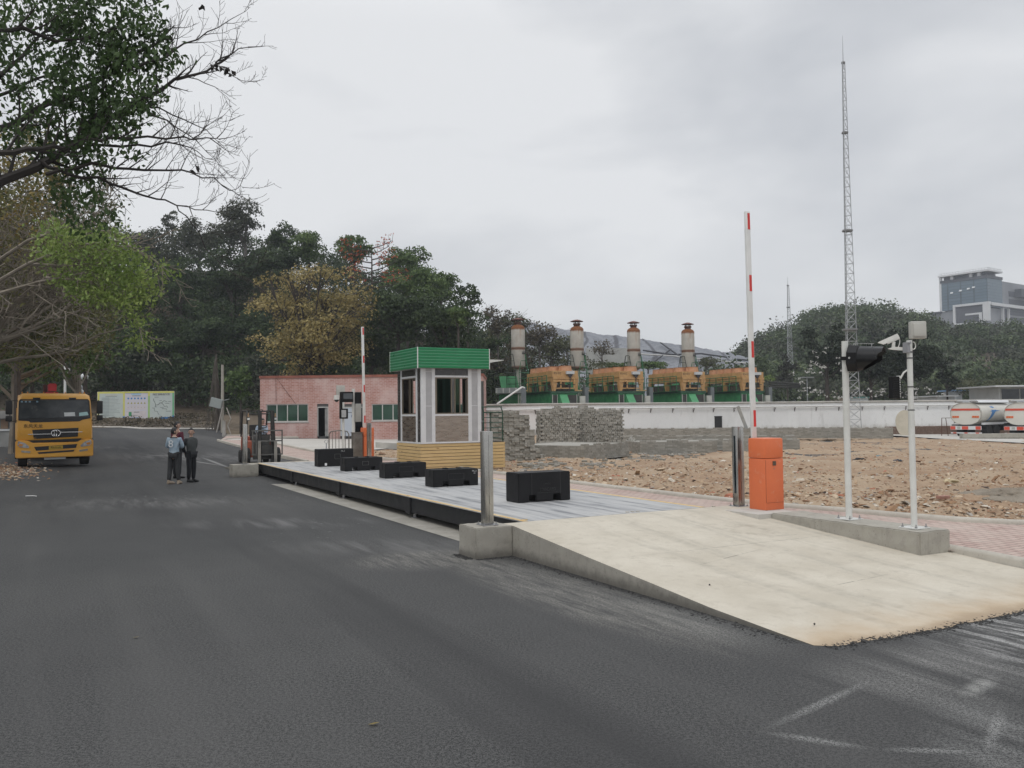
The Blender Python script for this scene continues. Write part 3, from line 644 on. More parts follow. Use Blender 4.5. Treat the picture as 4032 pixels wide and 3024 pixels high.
def camera_pole(loc,lab,rz,yaw_cam,Hp=2.62):
    r=thing('camera_pole',lab,'camera pole',loc,rz); base(r)
    b=MB(); b.cyl((0,0,.01),(0,0,1.6),.040,.040,20); b.cyl((0,0,1.6),(0,0,Hp-.12),.036,.036,20); b.build('pole',M_POLE,r,True)
    bz=Hp-.13
    Mx=Matrix.Rotation(R_(-30),4,'Z')
    b=MB(); b.box(-.105,.105,-.04,.05,bz+.03,bz+.265,Mx@Matrix.Translation((.115,0,0)),.02); b.box(-.082,.082,-.062,-.03,bz+.055,bz+.24,Mx@Matrix.Translation((.115,0,0)),.018); b.build('flat_antenna',mat('antenna_grey',(.47,.46,.42),(.40,.39,.36),.55),r,True)
    Mc=Matrix.Rotation(yaw_cam,4,'Z')
    b=MB(); b.prism([(-.05,bz-.08),(-.20,bz-.07),(-.27,bz-.095),(-.20,bz-.11),(-.05,bz-.125)],-.02,.02,'y',Mc); b.build('camera_arm',M_WPL,r,True)
    tilt=Mc@Matrix.Translation((-.215,0,bz+.04))@Matrix.Rotation(R_(-24),4,'Y')@Matrix.Scale(.60,4)
    b=MB(); b.prism([(-.20,-.045),(.15,-.045),(.15,.055),(-.27,.055),(-.30,.045)],-.05,.05,'y',tilt); b.box(-.13,.15,-.043,.043,-.075,-.045,tilt,.008); cb=b.build('camera_body',M_WPL,r,True)
    b=MB(); b.cyl((-.135,0,-.03),(-.20,0,-.03),.032,n=14,M=tilt); b.build('camera_lens',M_GLASSD,cb)
    b=MB(); b.cyl((-.20,0,bz-.09),(-.19,0,bz+.0),.022,n=12,M=Mc); b.build('swivel',M_WPL,r,True)
    b=MB(); pts=[]
    for i in range(9): q=i/8; pts.append(tilt@Vector((.15+.04*math.sin(PI*q),0,.02-.0*q))+Vector((0,0,-.17*q)))
    b.tube(pts,.006,6); b.tube([(.05+.05*math.sin(t_*PI),-.02,bz-.06+.05*math.cos(t_*PI)) for t_ in [i/10 for i in range(14)]],.007,6); b.build('cable',M_WPL,r,True)
    b=MB()
    for z in (bz-.155,bz-.235,bz-.62,bz-.93): b.cyl((0,0,z),(0,0,z+.014),.042,n=20); b.box(.036,.062,-.012,.012,z,z+.012)
    b.build('hose_clamp',mat('dark_metal',(.06,.06,.065),None,.5,.5),r,True)
    b=MB(); b.box(-.10,-.05,-.05,.03,bz-.16,bz-.02,None,.004); b.cyl((-.075,-.055,bz-.03),(-.075,-.075,bz-.03),.02,n=8); b.build('pole_clamp',M_ZINC,r)
    b=MB()       # black flood light hanging behind
    fl=Matrix.Translation((-.17,.12,bz-.62)); b.box(-.075,.075,-.03,.03,-.15,.15,fl,.006)
    for k in range(9): b.box(-.07,.07,-.045,-.028,-.135+k*.031,-.126+k*.031,fl)
    b.build('flood_light',M_BLKP,r)
    b=MB(); b.tube([(0,.03,bz-.38),(-.05,.06,bz-.42),(-.08,.09,bz-.50)],.012,8); b.box(-.095,-.08,.09,.14,bz-.76,bz-.46); b.build('light_bracket',M_POLE,r)
    return r
camera_pole(L(4.03,-3.46,.426),'white pole with a bullet camera and grey box on top, at the island end',YAW,R_(-18)-YAW)
# distant pair of poles by the far ramp
r,_=signal_pole(L(4.1,20.95,.36),'distant thick white pole with a black floodlight and grey panel, left of the far barrier',YAW,True)
for c_ in list(r.children):
    if c_.name.startswith('pole'): c_.scale=(1,1,1.04)
b=MB(); b.box(-.5,-.06,-.18,.14,2.16,2.56,None,.01); b.box(-.53,-.46,-.1,.1,1.9,2.3,None,.01); b.box(.06,.30,-.1,.1,2.1,2.55,None,.01); b.build('flood_light',M_BLKP,r)
b=MB(); b.box(-.45,-.09,-.187,-.181,2.28,2.50); b.build('lens',mat('lamp_glass',(.10,.11,.12),None,.15),r)
b=MB(); b.box(.04,.27,-.16,-.08,1.40,2.1,None,.01); b.build('panel',M_GREYL,r,True)
r=thing('camera_pole','distant thin white pole with dome camera, before the pink wall','camera pole',L(4.05,22.1,.36),YAW); base(r)
b=MB(); b.cyl((0,0,.01),(0,0,2.55),.05,.045,14); b.build('pole',M_POLE,r,True)
b=MB(); b.box(-.28,.06,-.06,.05,2.45,2.85,None,.02); b.build('flat_antenna',mat('antenna_grey',(.47,.46,.42),(.40,.39,.36),.55),r,True)
b=MB(); b.cyl((-.30,-.1,2.28),(-.30,-.1,2.46),.12,.10,14); b.box(-.3,0,-.1,0,2.40,2.44); b.build('camera_body',M_WPL,r,True)
b=MB(); b.sphere((-.30,-.1,2.28),.095,14); b.build('camera_lens',M_GLASSD,r,True)
b=MB(); b.box(-.18,.16,-.12,-.04,1.52,1.92,None,.01); f_=b.build('flood_light',M_BLKP,r); b=MB(); b.box(-.11,.08,-.127,-.121,1.58,1.87); b.build('lens',mat('lamp_glass2',(.45,.46,.47),None,.3),f_)
# ================================================================ test weights
M_CAST=mat('cast_black',(.008,.008,.009),(.014,.014,.015),.6,sc=4,bump=.35,bsc=70,spec=.3,c3=(.035,.034,.033),sc3=18,lo3=.66,hi3=.8)
M_CASTE=mat('cast_raised',(.035,.035,.036),None,.4); M_STENCIL=mat('stencil_white',(.5,.5,.5),None,.8)
def weight(a,b_,w_,d,h,lab,kind,rot=0):
    r=thing('test_weight',lab,'test weight',L(a,b_,ZT+.0005),YAW+rot,'black cast iron test weights on the deck')
    bm=bmesh.new()
    # body with two fork pockets cut through below
    xs=[0,.20*w_,.33*w_,.67*w_,.80*w_,w_]; pk=.24*h if h>.45 else .30*h
    if kind=='plain': pk=0
    b=MB()
    outline=[(0,0),(xs[1],0),(xs[1],pk),(xs[2],pk),(xs[2],0.012),(xs[3],0.012),(xs[3],pk),(xs[4],pk),(xs[4],0),(w_,0),(w_,h),(0,h)] if pk else [(0,0),(w_,0),(w_,h),(0,h)]
    b.prism(outline,0,d,'y'); me=bpy.data.meshes.new('body'); me.from_pydata(b.v,[],b.f); bm.from_mesh(me)
    bmesh.ops.recalc_face_normals(bm,faces=bm.faces); bmesh.ops.bevel(bm,geom=[e for e in bm.edges],offset=.012,segments=2,affect='EDGES')
    for f in bm.faces: f.smooth=True
    bm.to_mesh(me); bm.free(); me.materials.append(M_CAST); me.set_sharp_from_angle(angle=R_(40)); o=bpy.data.objects.new('body',me); link(o,r)
    if kind in('tall','plain'):
        b=MB()
        for x in ((.25*w_,.80*w_) if kind=='tall' else ()): b.box(x-.004,x+.004,-.004,.004,pk+.0,h-.01)
        if b.v: b.build('rib',M_CASTE,r)
    else:
        for x in (.36*w_,.66*w_):
            b=MB(); b.box(x-.05,x+.04,d*.35,d*.62,h-.004,h+.028,None,.006); b.build('lug',M_CAST,r)
        b=MB(); b.box(-.0028,.006,d*.35,d*.55,h-.17,h-.012); b.build('side_slot',mat('slot_dark',(.003,.003,.003),None,.8),r)
        b=MB(); b.box(.02,w_-.02,d-.06,d-.02,h-.003,h+.008,None,.002); b.build('top_rail',M_CAST,r)
    b=MB(); fr=(.33*w_,.67*w_,h*.40,h*.74) if kind!='tall' else (.36*w_,.74*w_,h*.30,h*.31)
    if kind=='tall': b.box(fr[0],fr[1],-.006,.002,fr[2],fr[2]+.006)
    else:
        if kind in('a','plain'): fr=(.46*w_,.62*w_,h*.42,h*.70)
        for q in((fr[0],fr[1],fr[2],fr[2]+.006),(fr[0],fr[1],fr[3],fr[3]+.006),(fr[0],fr[0]+.006,fr[2],fr[3]),(fr[1],fr[1]+.006,fr[2],fr[3])): b.box(q[0],q[1],-.005,.002,q[2],q[3])
    b.build('cast_frame',M_CASTE if kind!='a' and kind!='plain' else mat('worn_edge',(.12,.115,.11),None,.5),r)
    return r
wt=weight(1.17,2.29,1.08,.48,.525,'tallest and nearest black test weight, on the deck just before the near ramp','tall')
txt('GYPEX',.052,'cast_lettering',M_CASTE,wt,Matrix.Translation((.58,-.004,.31))@FACE,.003)
txt('STANDARD',.085,'cast_lettering',M_CASTE,wt,Matrix.Translation((.60,-.004,.215))@FACE,.003,sx=.75)
wt=weight(1.20,6.20,1.08,.49,.375,'low black test weight with white stencil letters, second nearest on the deck','b'); txt('ML.3',.055,'stencil_lettering',M_STENCIL,wt,Matrix.Translation((.98,-.004,.32))@FACE,.0015); txt('04',.04,'stencil_lettering',M_STENCIL,wt,Matrix.Translation((.985,-.004,.27))@FACE,.0015)
weight(1.20,9.27,1.10,.47,.375,'low black test weight without lettering in the middle of the row of five','b')
weight(1.19,12.6,1.12,.47,.375,'low black test weight, second farthest, in front of the orange barrier','a')
wt=weight(1.16,15.25,1.12,.47,.54,'tall black test weight with a white sticker, farthest of the five','plain'); txt('ML.3',.06,'stencil_lettering',M_STENCIL,wt,Matrix.Translation((.78,-.004,.47))@FACE,.0015)
b=MB(); b.box(.20,.27,-.004,0,.03,.11); b.build('sticker',mat('sticker_white',(.75,.75,.75),None,.6),wt)
# ================================================================ scale booth
def m_wood():
    t=NT('pine_boards'); ge=t.n('ShaderNodeNewGeometry'); rnd=ge.outputs['Random Per Island']
    v=t.n('ShaderNodeVectorMath',operation='ADD'); t.l(t.vec((1.2,1.2,16)),v.inputs[0]); cmb=t.n('ShaderNodeCombineXYZ')
    t.l(t.math('MULTIPLY',rnd,37.),cmb.inputs[0]); t.l(cmb.outputs[0],v.inputs[1])
    n=t.noise(2.2,6,.6,v.outputs[0],.6); x=t.mix(t.rng(n,.3,.7),(.53,.365,.165),(.66,.48,.245)); x=t.mix(t.math('MULTIPLY',rnd,.45),x,(.46,.33,.16))
    v2=t.n('ShaderNodeVectorMath',operation='ADD'); t.l(t.vec((2.6,2.6,7)),v2.inputs[0]); t.l(cmb.outputs[0],v2.inputs[1])
    k=t.vor(1.0,v2.outputs[0]); x=t.mix(t.rng(k,.16,.07),x,(.20,.09,.03)); x=t.mix(t.rng(k,.3,.12,0,.35),x,(.38,.22,.08))
    return t.fin(x,.6,0,t.bump(n,.15,.004),.35)
M_WOOD=m_wood(); M_ALU=mat('white_aluminium',(.66,.66,.66),(.60,.60,.61),.38,sc=5); M_GREYP=mat('grey_panel',(.36,.355,.36),(.42,.415,.42),.45,sc=3)
def m_booth_steel():
    t=NT('mirror_steel'); n=t.noise(3,4,.5,t.vec((1,1,5))); return t.fin(t.mix(t.rng(n,.3,.7),(.30,.25,.21),(.40,.345,.30)),t.rng(n,.3,.7,.2,.4),.9,t.bump(n,.12,.02))
M_MIR=m_booth_steel(); M_GRN=mat('green_cladding',(.012,.185,.070),(.016,.22,.085),.38,sc=3,spec=.5); M_BROWN=mat('bronze_frame',(.16,.13,.10),(.20,.17,.13),.4,.4); M_DGREEN=mat('dark_green_rail',(.010,.055,.030),None,.4)
M_DARKW=mat('dark_panel',(.035,.035,.037),(.06,.055,.05),.25,spec=.6)
def m_glass(name,tint,refl=.12):
    t=NT(name); tr=t.n('ShaderNodeBsdfTransparent'); tr.inputs[0].default_value=(*tint,1); gl=t.n('ShaderNodeBsdfGlossy'); gl.inputs['Roughness'].default_value=.02
    lw=t.n('ShaderNodeLayerWeight'); lw.inputs[0].default_value=refl; mxs=t.n('ShaderNodeMixShader'); t.l(lw.outputs['Fresnel'],mxs.inputs[0]); t.l(tr.outputs[0],mxs.inputs[1]); t.l(gl.outputs[0],mxs.inputs[2]); t.l(mxs.outputs[0],t.out.inputs[0]); return t.m
M_GL=m_glass('tinted_glass',(.25,.38,.32)); M_CLEAR=m_glass('clear_glass',(.75,.82,.80),.1)
hz0=.285
hut=thing('scale_booth','small white steel booth with green slatted roof edge on a pine board base','booth',L(3.82,13.35,hz0),YAW)
WB=.825; b=MB(); nb=8; bh=WB/nb
for k in range(nb):
    z0=k*bh+.007; z1=(k+1)*bh-.007
    b.box(0,2.87,0,.022,z0,z1,None,.003); b.box(-.024,-.002,.0,2.05,z0,z1,None,.003); b.box(2.872,2.894,.0,2.05,z0,z1,None,.003); b.box(0,2.87,2.03,2.052,z0,z1,None,.003)
b.build('board_cladding',M_WOOD,hut)
b=MB(); b.box(.03,2.84,.03,2.02,.05,WB-.01); b.box(2.05,2.86,.024,2.0,WB-.009,WB+.012); b.build('base_frame',mat('base_dark',(.02,.02,.018),None,.8),hut)
bz=WB+.02; HB=3.43-hz0; WX,WY=2.05,2.03
b=MB(); b.box(-.02,2.07,-.02,2.05,WB+.001,bz+.03); b.build('sill_rail',M_ALU,hut)
b=MB(); b.box(.06,2.0,.06,1.98,bz+.03,bz+.05); b.build('floor',M_DARKW,hut)
# wall panels; each wall: posts, rails, panels, window
def wall(org,d,n_,spec,inner=True):
    # org: local origin, d: unit along wall, n_: outward normal
    d=Vector(d); n_=Vector(n_); M=Matrix(((d.x,n_.x,0,org[0]),(d.y,n_.y,0,org[1]),(0,0,1,bz+.03),(0,0,0,1)))
    H_=HB-bz-.03
    for kind,x0,x1 in spec:
        b=MB()
        if kind=='post': b.box(x0,x1,-.05,.012,0,H_,M,.006); b.build('corner_post' if (x0<.01 or x1>2.0) else 'post',M_ALU,hut)
        elif kind=='grey':
            b.box(x0,x1,-.04,-.004,0,H_,M); pp=b.build('wall_panel',M_GREYP,hut)
            b=MB(); b.box(x0,x1,-.003,.006,1.10,1.12,M); b.box(x0,x1,-.003,.004,H_-.10,H_-.085,M); b.build('panel_joint',M_ALU,pp)
        elif kind=='dark': b.box(x0,x1,-.04,-.004,0,H_,M); b.build('wall_panel',M_DARKW,hut)
        elif kind=='bay':
            b.box(x0,x1,-.05,.010,.80,.86,M,.004); b.build('rail',M_ALU,hut)
            b=MB(); b.box(x0,x1,-.05,.010,2.0,2.06,M,.004); b.build('rail',M_ALU,hut)
            b=MB(); b.box(x0,x1,-.03,-.006,.0,.80,M); b.build('lower_panel',M_MIR,hut)
            b=MB(); b.box(x0,x1,-.03,-.006,2.06,H_,M); b.build('top_panel',M_DARKW,hut)
            f=MB(); t_=.035; z0,z1=.86,2.0
            f.box(x0,x1,-.045,-.0,z0,z0+t_,M); f.box(x0,x1,-.045,-.0,z1-t_,z1,M); f.box(x0,x0+t_,-.045,-.0,z0+t_,z1-t_,M); f.box(x1-t_,x1,-.045,-.0,z0+t_,z1-t_,M)
            wn=f.build('window',M_BROWN,hut); xm=x0+(x1-x0)*.48
            g_=MB(); g_.box(x0+t_,xm+.03,-.032,-.028,z0+t_,z1-t_,M); g_.build('pane',M_GL,wn)
            g_=MB(); g_.box(xm+.12,xm+.30,-.022,-.018,z0+t_,z1-t_,M); g_.build('pane',M_GL,wn)
            for xx in (x0+t_,xm,xm+.12,xm+.29): g_=MB(); g_.box(xx,xx+.035,-.040,-.012,z0+t_,z1-t_,M); g_.build('sash_bar',M_BROWN,wn)
wall((0,0),(1,0),(0,-1),[('post',0,.16),('grey',.16,.36),('post',.36,.47),('bay',.47,1.6),('post',1.6,1.72),('grey',1.72,1.93),('post',1.93,2.05)])
wall((0,2.03),(0,-1),(-1,0),[('dark',0,.30),('post',.30,.40),('bay',.40,1.62),('post',1.62,1.74),('dark',1.74,1.975)])
wall((2.05,2.03),(-1,0),(0,1),[('post',0,.16),('grey',.16,.36),('post',.36,.47),('bay',.47,1.6),('post',1.6,1.72),('grey',1.72,1.93),('post',1.93,2.0)])
wall((2.05,.06),(0,1),(1,0),[('grey',0,.55),('post',.55,.62),('bay',.62,1.2),('post',1.2,1.26)])
# roof edge: ribbed green cladding
R0,R1,RY0,RY1,Z0,Z1=-.16,2.27,-.16,2.24,HB,4.07-hz0
b=MB(); b.box(R0+.02,R1-.02,RY0+.02,RY1-.02,Z0+.01,Z1-.02); b.box(R0+.03,R1-.03,RY0+.03,RY1-.03,Z0-.0,Z0+.009); b.build('roof',mat('soffit',(.35,.35,.34),None,.6),hut)
b=MB(); nr=7; rh=(Z1-Z0)/nr
for k in range(nr):
    z=Z0+k*rh; pr=[(0,.006),(-.014,.012),(-.018,rh-.022),(-.006,rh-.004),(.012,rh-.004),(.012,.006)]
    b.prism([(RY0+p,z+q) for p,q in pr],R0,R1,'x'); b.prism([(RY1-p,z+q) for p,q in pr],R0,R1,'x')
    b.prism([(R0+p,z+q) for p,q in pr],RY0+.012,RY1-.012,'y'); b.prism([(R1-p,z+q) for p,q in pr],RY0+.012,RY1-.012,'y')
fc=b.build('roof_fascia',M_GRN,hut)
b=MB()
for k in range(1,nr): z=Z0+k*rh; b.box(R0-.002,R1+.002,RY0-.012,RY0-.002,z-.004,z+.004); b.box(R0-.012,R0-.002,RY0,RY1,z-.004,z+.004)
b.build('pale_joint',mat('pale_green',(.22,.48,.33),None,.5),fc)
b=MB()
for x,y in((R0-.018,RY0-.02),(R0-.018,RY1-.004),(R1-.008,RY0-.02)): b.box(x,x+.026,y,y+.026,Z0-.005,Z1+.005)
b.build('corner_trim',M_WPAINT,fc)
# awning and open door on the far right side
b=MB(); b.prism([(2.29,3.62-hz0),(3.25,3.78-hz0),(3.25,3.795-hz0),(2.29,3.80-hz0)],.7,1.9,'y'); b.prism([(2.29,3.66-hz0),(2.5,3.66-hz0),(2.62,3.76-hz0),(2.29,3.76-hz0)],.68,.70,'y'); b.build('awning',mat('white_sheet',(.62,.63,.60),None,.5),hut)
dr=Matrix.Translation((2.10,1.25,WB+.02)); b=MB(); b.box(0,.66,-.02,.02,0,1.98,dr,.004); door=b.build('door',mat('door_grey',(.10,.105,.10),(.14,.14,.135),.4,sc=4),hut)
b=MB()
for k in range(9): b.box(.05,.28,-.034,-.026,.78+.115*k,.79+.115*k,dr)
for k in range(5): b.box(.05+.055*k,.06+.055*k,-.034,-.026,.75,1.78,dr)
for k in range(3): b.box(.36+.09*k,.365+.09*k,-.03,-.022,.75,1.72,dr)
b.build('door_grille',mat('pale_grille',(.36,.37,.36),None,.4,.5),door)
b=MB(); b.box(.0,.66,-.028,-.021,.62,.66,dr); b.box(.40,.44,-.05,-.03,.55,.78,dr,.008); b.tube([dr@Vector((.30+.05*math.cos(t_),-.03,1.84+.05*math.sin(t_))) for t_ in [2*PI*i/12 for i in range(13)]],.008,5); b.build('handle',mat('chrome',(.6,.6,.6),None,.15,1),door)
# railing on the landing
b=MB(); T=.018
def rl(p,q,r_=T): b.tube([p,q],r_,8)
for x in (2.16,2.84): rl((x,.05,WB),(x,.05,WB+.97))
rl((2.84,.05,WB-.10),(2.84,.05,WB)); 
for k in range(6): z=WB+.12+k*.165; rl((2.16,.05,z),(2.84,.05,z),.012 if k<5 else .018)
rl((2.16,.05,WB+.97),(2.10,.05,WB+1.12)); rl((2.84,.05,WB+.97),(2.78,.05,WB+1.12)); rl((2.04,.05,WB+1.12),(2.82,.05,WB+1.12))
for x in (2.84,): 
    rl((x,.9,WB),(x,.9,WB+.97)); 
    for k in range(6): z=WB+.12+k*.165; rl((x,.05,z),(x,.9,z),.012)
b.build('railing',M_DGREEN,hut,True)
# ================================================================ pink brick building
def m_pink():
    t=NT('pink_brick'); br=t.n('ShaderNodeTexBrick'); v=t.n('ShaderNodeSeparateXYZ'); t.l(t.tc.outputs['Object'],v.inputs[0]); c=t.n('ShaderNodeCombineXYZ')
    t.l(t.math('ADD',v.outputs[0],v.outputs[1]),c.inputs[0]); t.l(v.outputs[2],c.inputs[1]); t.l(c.outputs[0],br.inputs[0])
    br.inputs['Scale'].default_value=1; br.inputs['Brick Width'].default_value=.34; br.inputs['Row Height'].default_value=.115; br.inputs['Mortar Size'].default_value=.014; br.inputs['Bias'].default_value=-.1
    br.inputs['Color1'].default_value=(.36,.17,.14,1); br.inputs['Color2'].default_value=(.47,.26,.22,1); br.inputs['Mortar'].default_value=(.52,.38,.35,1)
    n=t.noise(.7,6,.65,t.vec((1,1,.6))); n2=t.noise(4,6,.7,t.vec((.8,.8,2.5)))
    x=t.mix(t.rng(n,.42,.68,0,.75),br.outputs[0],(.60,.47,.45)); x=t.mix(t.rng(n2,.52,.72,0,.7),x,(.58,.46,.43))
    return t.fin(x,.85,0,t.bump(br.outputs['Fac'],-.3,.01),.2)
M_PINK=m_pink()
PL=GT(1024,1721); PR=GT(1904,1716.5); _rr=ray(1904,1716.5); PR=Vector((_rr.x/_rr.y*PL.y,PL.y,PL.z))
pd=(PR-PL).normalized(); pb=thing('pink_brick_building','long low flat-roofed pink brick building behind the booth','building',PL,math.atan2(pd.y,pd.x))
def fc_(px,py):     # pixel -> metres along the facade, height
    d=ray(px,py); n_=Vector((-pd.y,pd.x,0)); t_=(PL-Vector((0,0,CH))).dot(n_)/d.dot(n_); q=d*t_+Vector((0,0,CH)); return (q-PL).dot(pd), q.z-PL.z
cc=lambda x,y: fc_(850+x/2.37,1250+y/2.37)
PW=(PR-PL).length; PH=cc(410,570)[1]
op=[]   # openings x0,x1,z0,z1
W1=(cc(470,977),cc(862,806)); D1=(cc(945,1093),cc(1050,806)); D2=(cc(1158,1090),cc(1375,806)); W2=(cc(1455,965),cc(1850,803)); W3=(cc(2010,965),cc(2330,803))
ops=[(a_[0],b_[0],a_[1],b_[1]) for a_,b_ in (W1,D1,D2,W2,W3)]; ops=[(x0,x1,(0.02 if z0<.4 else z0),z1) for x0,x1,z0,z1 in ops]; ops[4]=(ops[4][0],min(ops[4][1],PW-.4),ops[4][2],ops[4][3])
b=MB(); xs=[0]
for x0,x1,_,_ in ops: xs+=[x0,x1]
xs.append(PW); ys=(0,.24)
for i in range(0,len(xs),2): b.box(xs[i],xs[i+1],0,.24,-.3,PH)
for x0,x1,z0,z1 in ops:
    b.box(x0,x1,0,.24,z1,PH)
    if z0>.1: b.box(x0,x1,0,.24,-.3,z0)
b.box(0,.24,.24,7,-.3,PH); b.box(PW-.24,PW,.24,7,-.3,PH); b.box(0,PW,7,7.24,-.3,PH); b.build('wall',M_PINK,pb)
b=MB(); b.box(-.06,PW+.06,-.06,7.3,PH+.002,PH+.19); b.build('roof_coping',mat('coping_red',(.30,.11,.075),(.22,.08,.06),.8,sc=2),pb)
b=MB(); b.box(.24,PW-.24,.24,7,PH-.3,PH-.1); b.build('roof',M_CONC,pb)
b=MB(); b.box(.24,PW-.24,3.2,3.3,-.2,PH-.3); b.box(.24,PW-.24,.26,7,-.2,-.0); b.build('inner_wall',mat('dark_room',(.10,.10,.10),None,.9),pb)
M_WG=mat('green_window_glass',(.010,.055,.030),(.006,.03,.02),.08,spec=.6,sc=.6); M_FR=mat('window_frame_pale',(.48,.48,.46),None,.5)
def window(x0,x1,z0,z1,n_):
    f=MB(); f.box(x0,x1,.05,.11,z0,z0+.07); f.box(x0,x1,.05,.11,z1-.07,z1); f.box(x0,x0+.06,.05,.11,z0+.07,z1-.07); f.box(x1-.06,x1,.05,.11,z0+.07,z1-.07)
    for k in range(1,n_): x=x0+(x1-x0)*k/n_; f.box(x-.035,x+.035,.05,.11,z0+.07,z1-.07)
    w_=f.build('window',M_FR,pb); q=MB(); q.box(x0+.06,x1-.06,.085,.09,z0+.07,z1-.07); q.build('pane',M_WG,w_)
    s=MB(); s.box(x0-.05,x1+.05,-.05,.049,z0-.06,z0-.001); s.build('window_sill',M_FR,w_)
window(*ops[0],4); window(*ops[3],4); window(*ops[4],3)
x0,x1,z0,z1=ops[1]; f=MB(); f.box(x0,x1,.06,.12,z1-.28,z1-.21); f.box(x0,x0+.07,.06,.12,0,z1-.28); f.box(x1-.07,x1,.06,.12,0,z1-.28); dd=f.build('door_frame',M_FR,pb)
f=MB(); f.box(x0,x1,.08,.10,z1-.21,z1); f.build('transom',mat('transom_grey',(.10,.10,.10),None,.4),dd)
f=MB(); f.box(x1-.28,x1-.08,.10,.15,0,z1-.29); f.build('door_leaf',mat('leaf_grey',(.20,.20,.20),(.30,.30,.29),.5),dd)
x0,x1,z0,z1=ops[2]; xm=x0+(x1-x0)*.46; f=MB(); f.box(x0,x1,.06,.12,z1-.28,z1-.21); f.box(x0,x0+.07,.06,.12,0,z1-.28); f.box(x1-.07,x1,.06,.12,0,z1-.28); f.box(xm+.1,xm+.17,.06,.12,0,z1-.28); dd=f.build('door_frame',M_FR,pb)
f=MB(); f.box(x0,x1,.08,.10,z1-.21,z1); f.build('transom',mat('transom_grey',(.10,.10,.10),None,.4),dd)
def m_film():
    t=NT('door_film'); k=t.vor(1.4,t.vec((1,1,.8))); return t.fin(t.mix(t.rng(k,.16,.12),(.46,.50,.56),(.12,.16,.26)),.35)
f=MB(); f.box(x0+.07,xm+.1,.07,.11,0,1.7); f.box(x0+.07,xm+.1,.07,.10,1.74,z1-.3); f.build('door_leaf',m_film(),dd)
for xa in (cc(560,560)[0],): 
    b=MB(); b.tube([(xa,-.02,PH+.1),(xa+.02,-.03,2.6)],.012,5); b.tube([(xa,-.02,PH+.1),(xa+1.45,-.04,ops[0][3])],.012,5); b.tube([(xa,-.03,PH+.05),(xa,.3,PH+.24),(xa+.1,.5,PH+.2)],.012,5); b.build('cable',mat('rope_dark',(.12,.04,.03),None,.8),pb)
# bags and rubble against its wall
# ================================================================ white boundary wall
def m_whitewall():
    t=NT('whitewash'); v=t.vec((1,1,.5)); n=t.noise(.5,7,.68,v); n2=t.noise(2.5,7,.72,v); s=t.n('ShaderNodeSeparateXYZ'); t.l(t.tc.outputs['Object'],s.inputs[0])
    x=t.mix(t.rng(n,.48,.72,0,.5),(.80,.80,.795),(.60,.60,.59)); x=t.mix(t.rng(n2,.58,.78,0,.55),x,(.40,.39,.375))
    dr=t.noise(1.2,6,.7,t.vec((1.6,1.6,.12))); x=t.mix(t.rng(dr,.60,.76,0,.5),x,(.33,.32,.30))
    foot=t.math('ADD',s.outputs[2],t.math('MULTIPLY',n2,-1.0)); x=t.mix(t.rng(foot,.35,-.35,0,.75,True),x,(.36,.34,.30))
    return t.fin(x,.9,0,t.bump(n2,.2,.02),.15)
M_WW=m_whitewall(); M_CAP=mat('wall_cap',(.40,.38,.345),(.30,.285,.26),.9,sc=1.5,c3=(.18,.17,.15),sc3=8)
wp=[P(1885,1600,72),P(2150,1600,70),P(3100,1600,77),P(4200,1600,78.5),P(5200,1600,84)]
wall_r=thing('boundary_wall','long white washed wall with a rounded concrete cap behind the brick piles','wall',(wp[0].x,wp[0].y,0))
o0=Vector((wp[0].x,wp[0].y,0)); segs=[Vector((p.x,p.y,0))-o0 for p in wp]; ZW=2.68
def ribbon(prof,pts,m,name,par,smooth=False):
    b=MB(); n=len(prof); vs=[];fs=[]
    for i,p in enumerate(pts):
        d=(pts[min(i+1,len(pts)-1)]-pts[max(i-1,0)]).normalized(); s=Vector((d.y,-d.x,0))
        for q in prof: vs.append(p+s*q[0]+Vector((0,0,q[1])))
    for i in range(len(pts)-1):
        for j in range(n): k=(j+1)%n; fs.append((i*n+j,i*n+k,(i+1)*n+k,(i+1)*n+j))
    fs.append(tuple(range(n))); fs.append(tuple(range((len(pts)-1)*n,len(pts)*n))[::-1]); b.add(vs,fs); return b.build(name,m,par,smooth)
ribbon([(.12,-.6),(.12,ZW),(-.12,ZW),(-.12,-.6)],segs,M_WW,'wall_face',wall_r)
ribbon([(.20,ZW),(.22,ZW+.08),(.15,ZW+.17),(-.15,ZW+.17),(-.2,ZW)],segs,M_CAP,'wall_cap',wall_r)
ft=[segs[2]+(segs[3]-segs[2])*.34,segs[3],segs[4]]
ribbon([(.16,-.6),(.16,.40),(.12,.48),(-.1,.48),(-.1,-.6)],ft,mat('brick_footing',(.13,.085,.065),(.19,.13,.10),.9,sc=6,c3=(.25,.23,.20),sc3=3),'brick_footing',wall_r)
b=MB(); pp=[p+Vector((0,0,0)) for p in segs]
def off(i,dz): 
    d=(pp[min(i+1,4)]-pp[max(i-1,0)]).normalized(); return pp[i]+Vector((d.y,-d.x,0))*.30+Vector((0,0,dz))
b.tube([off(0,2.34),off(1,2.36),off(2,2.40),off(3,2.38)],.055,8); b.build('water_pipe',M_WPAINT,wall_r,True)
dist=0.8; cum=[0]
for i in range(4): cum.append(cum[-1]+(pp[i+1]-pp[i]).length)
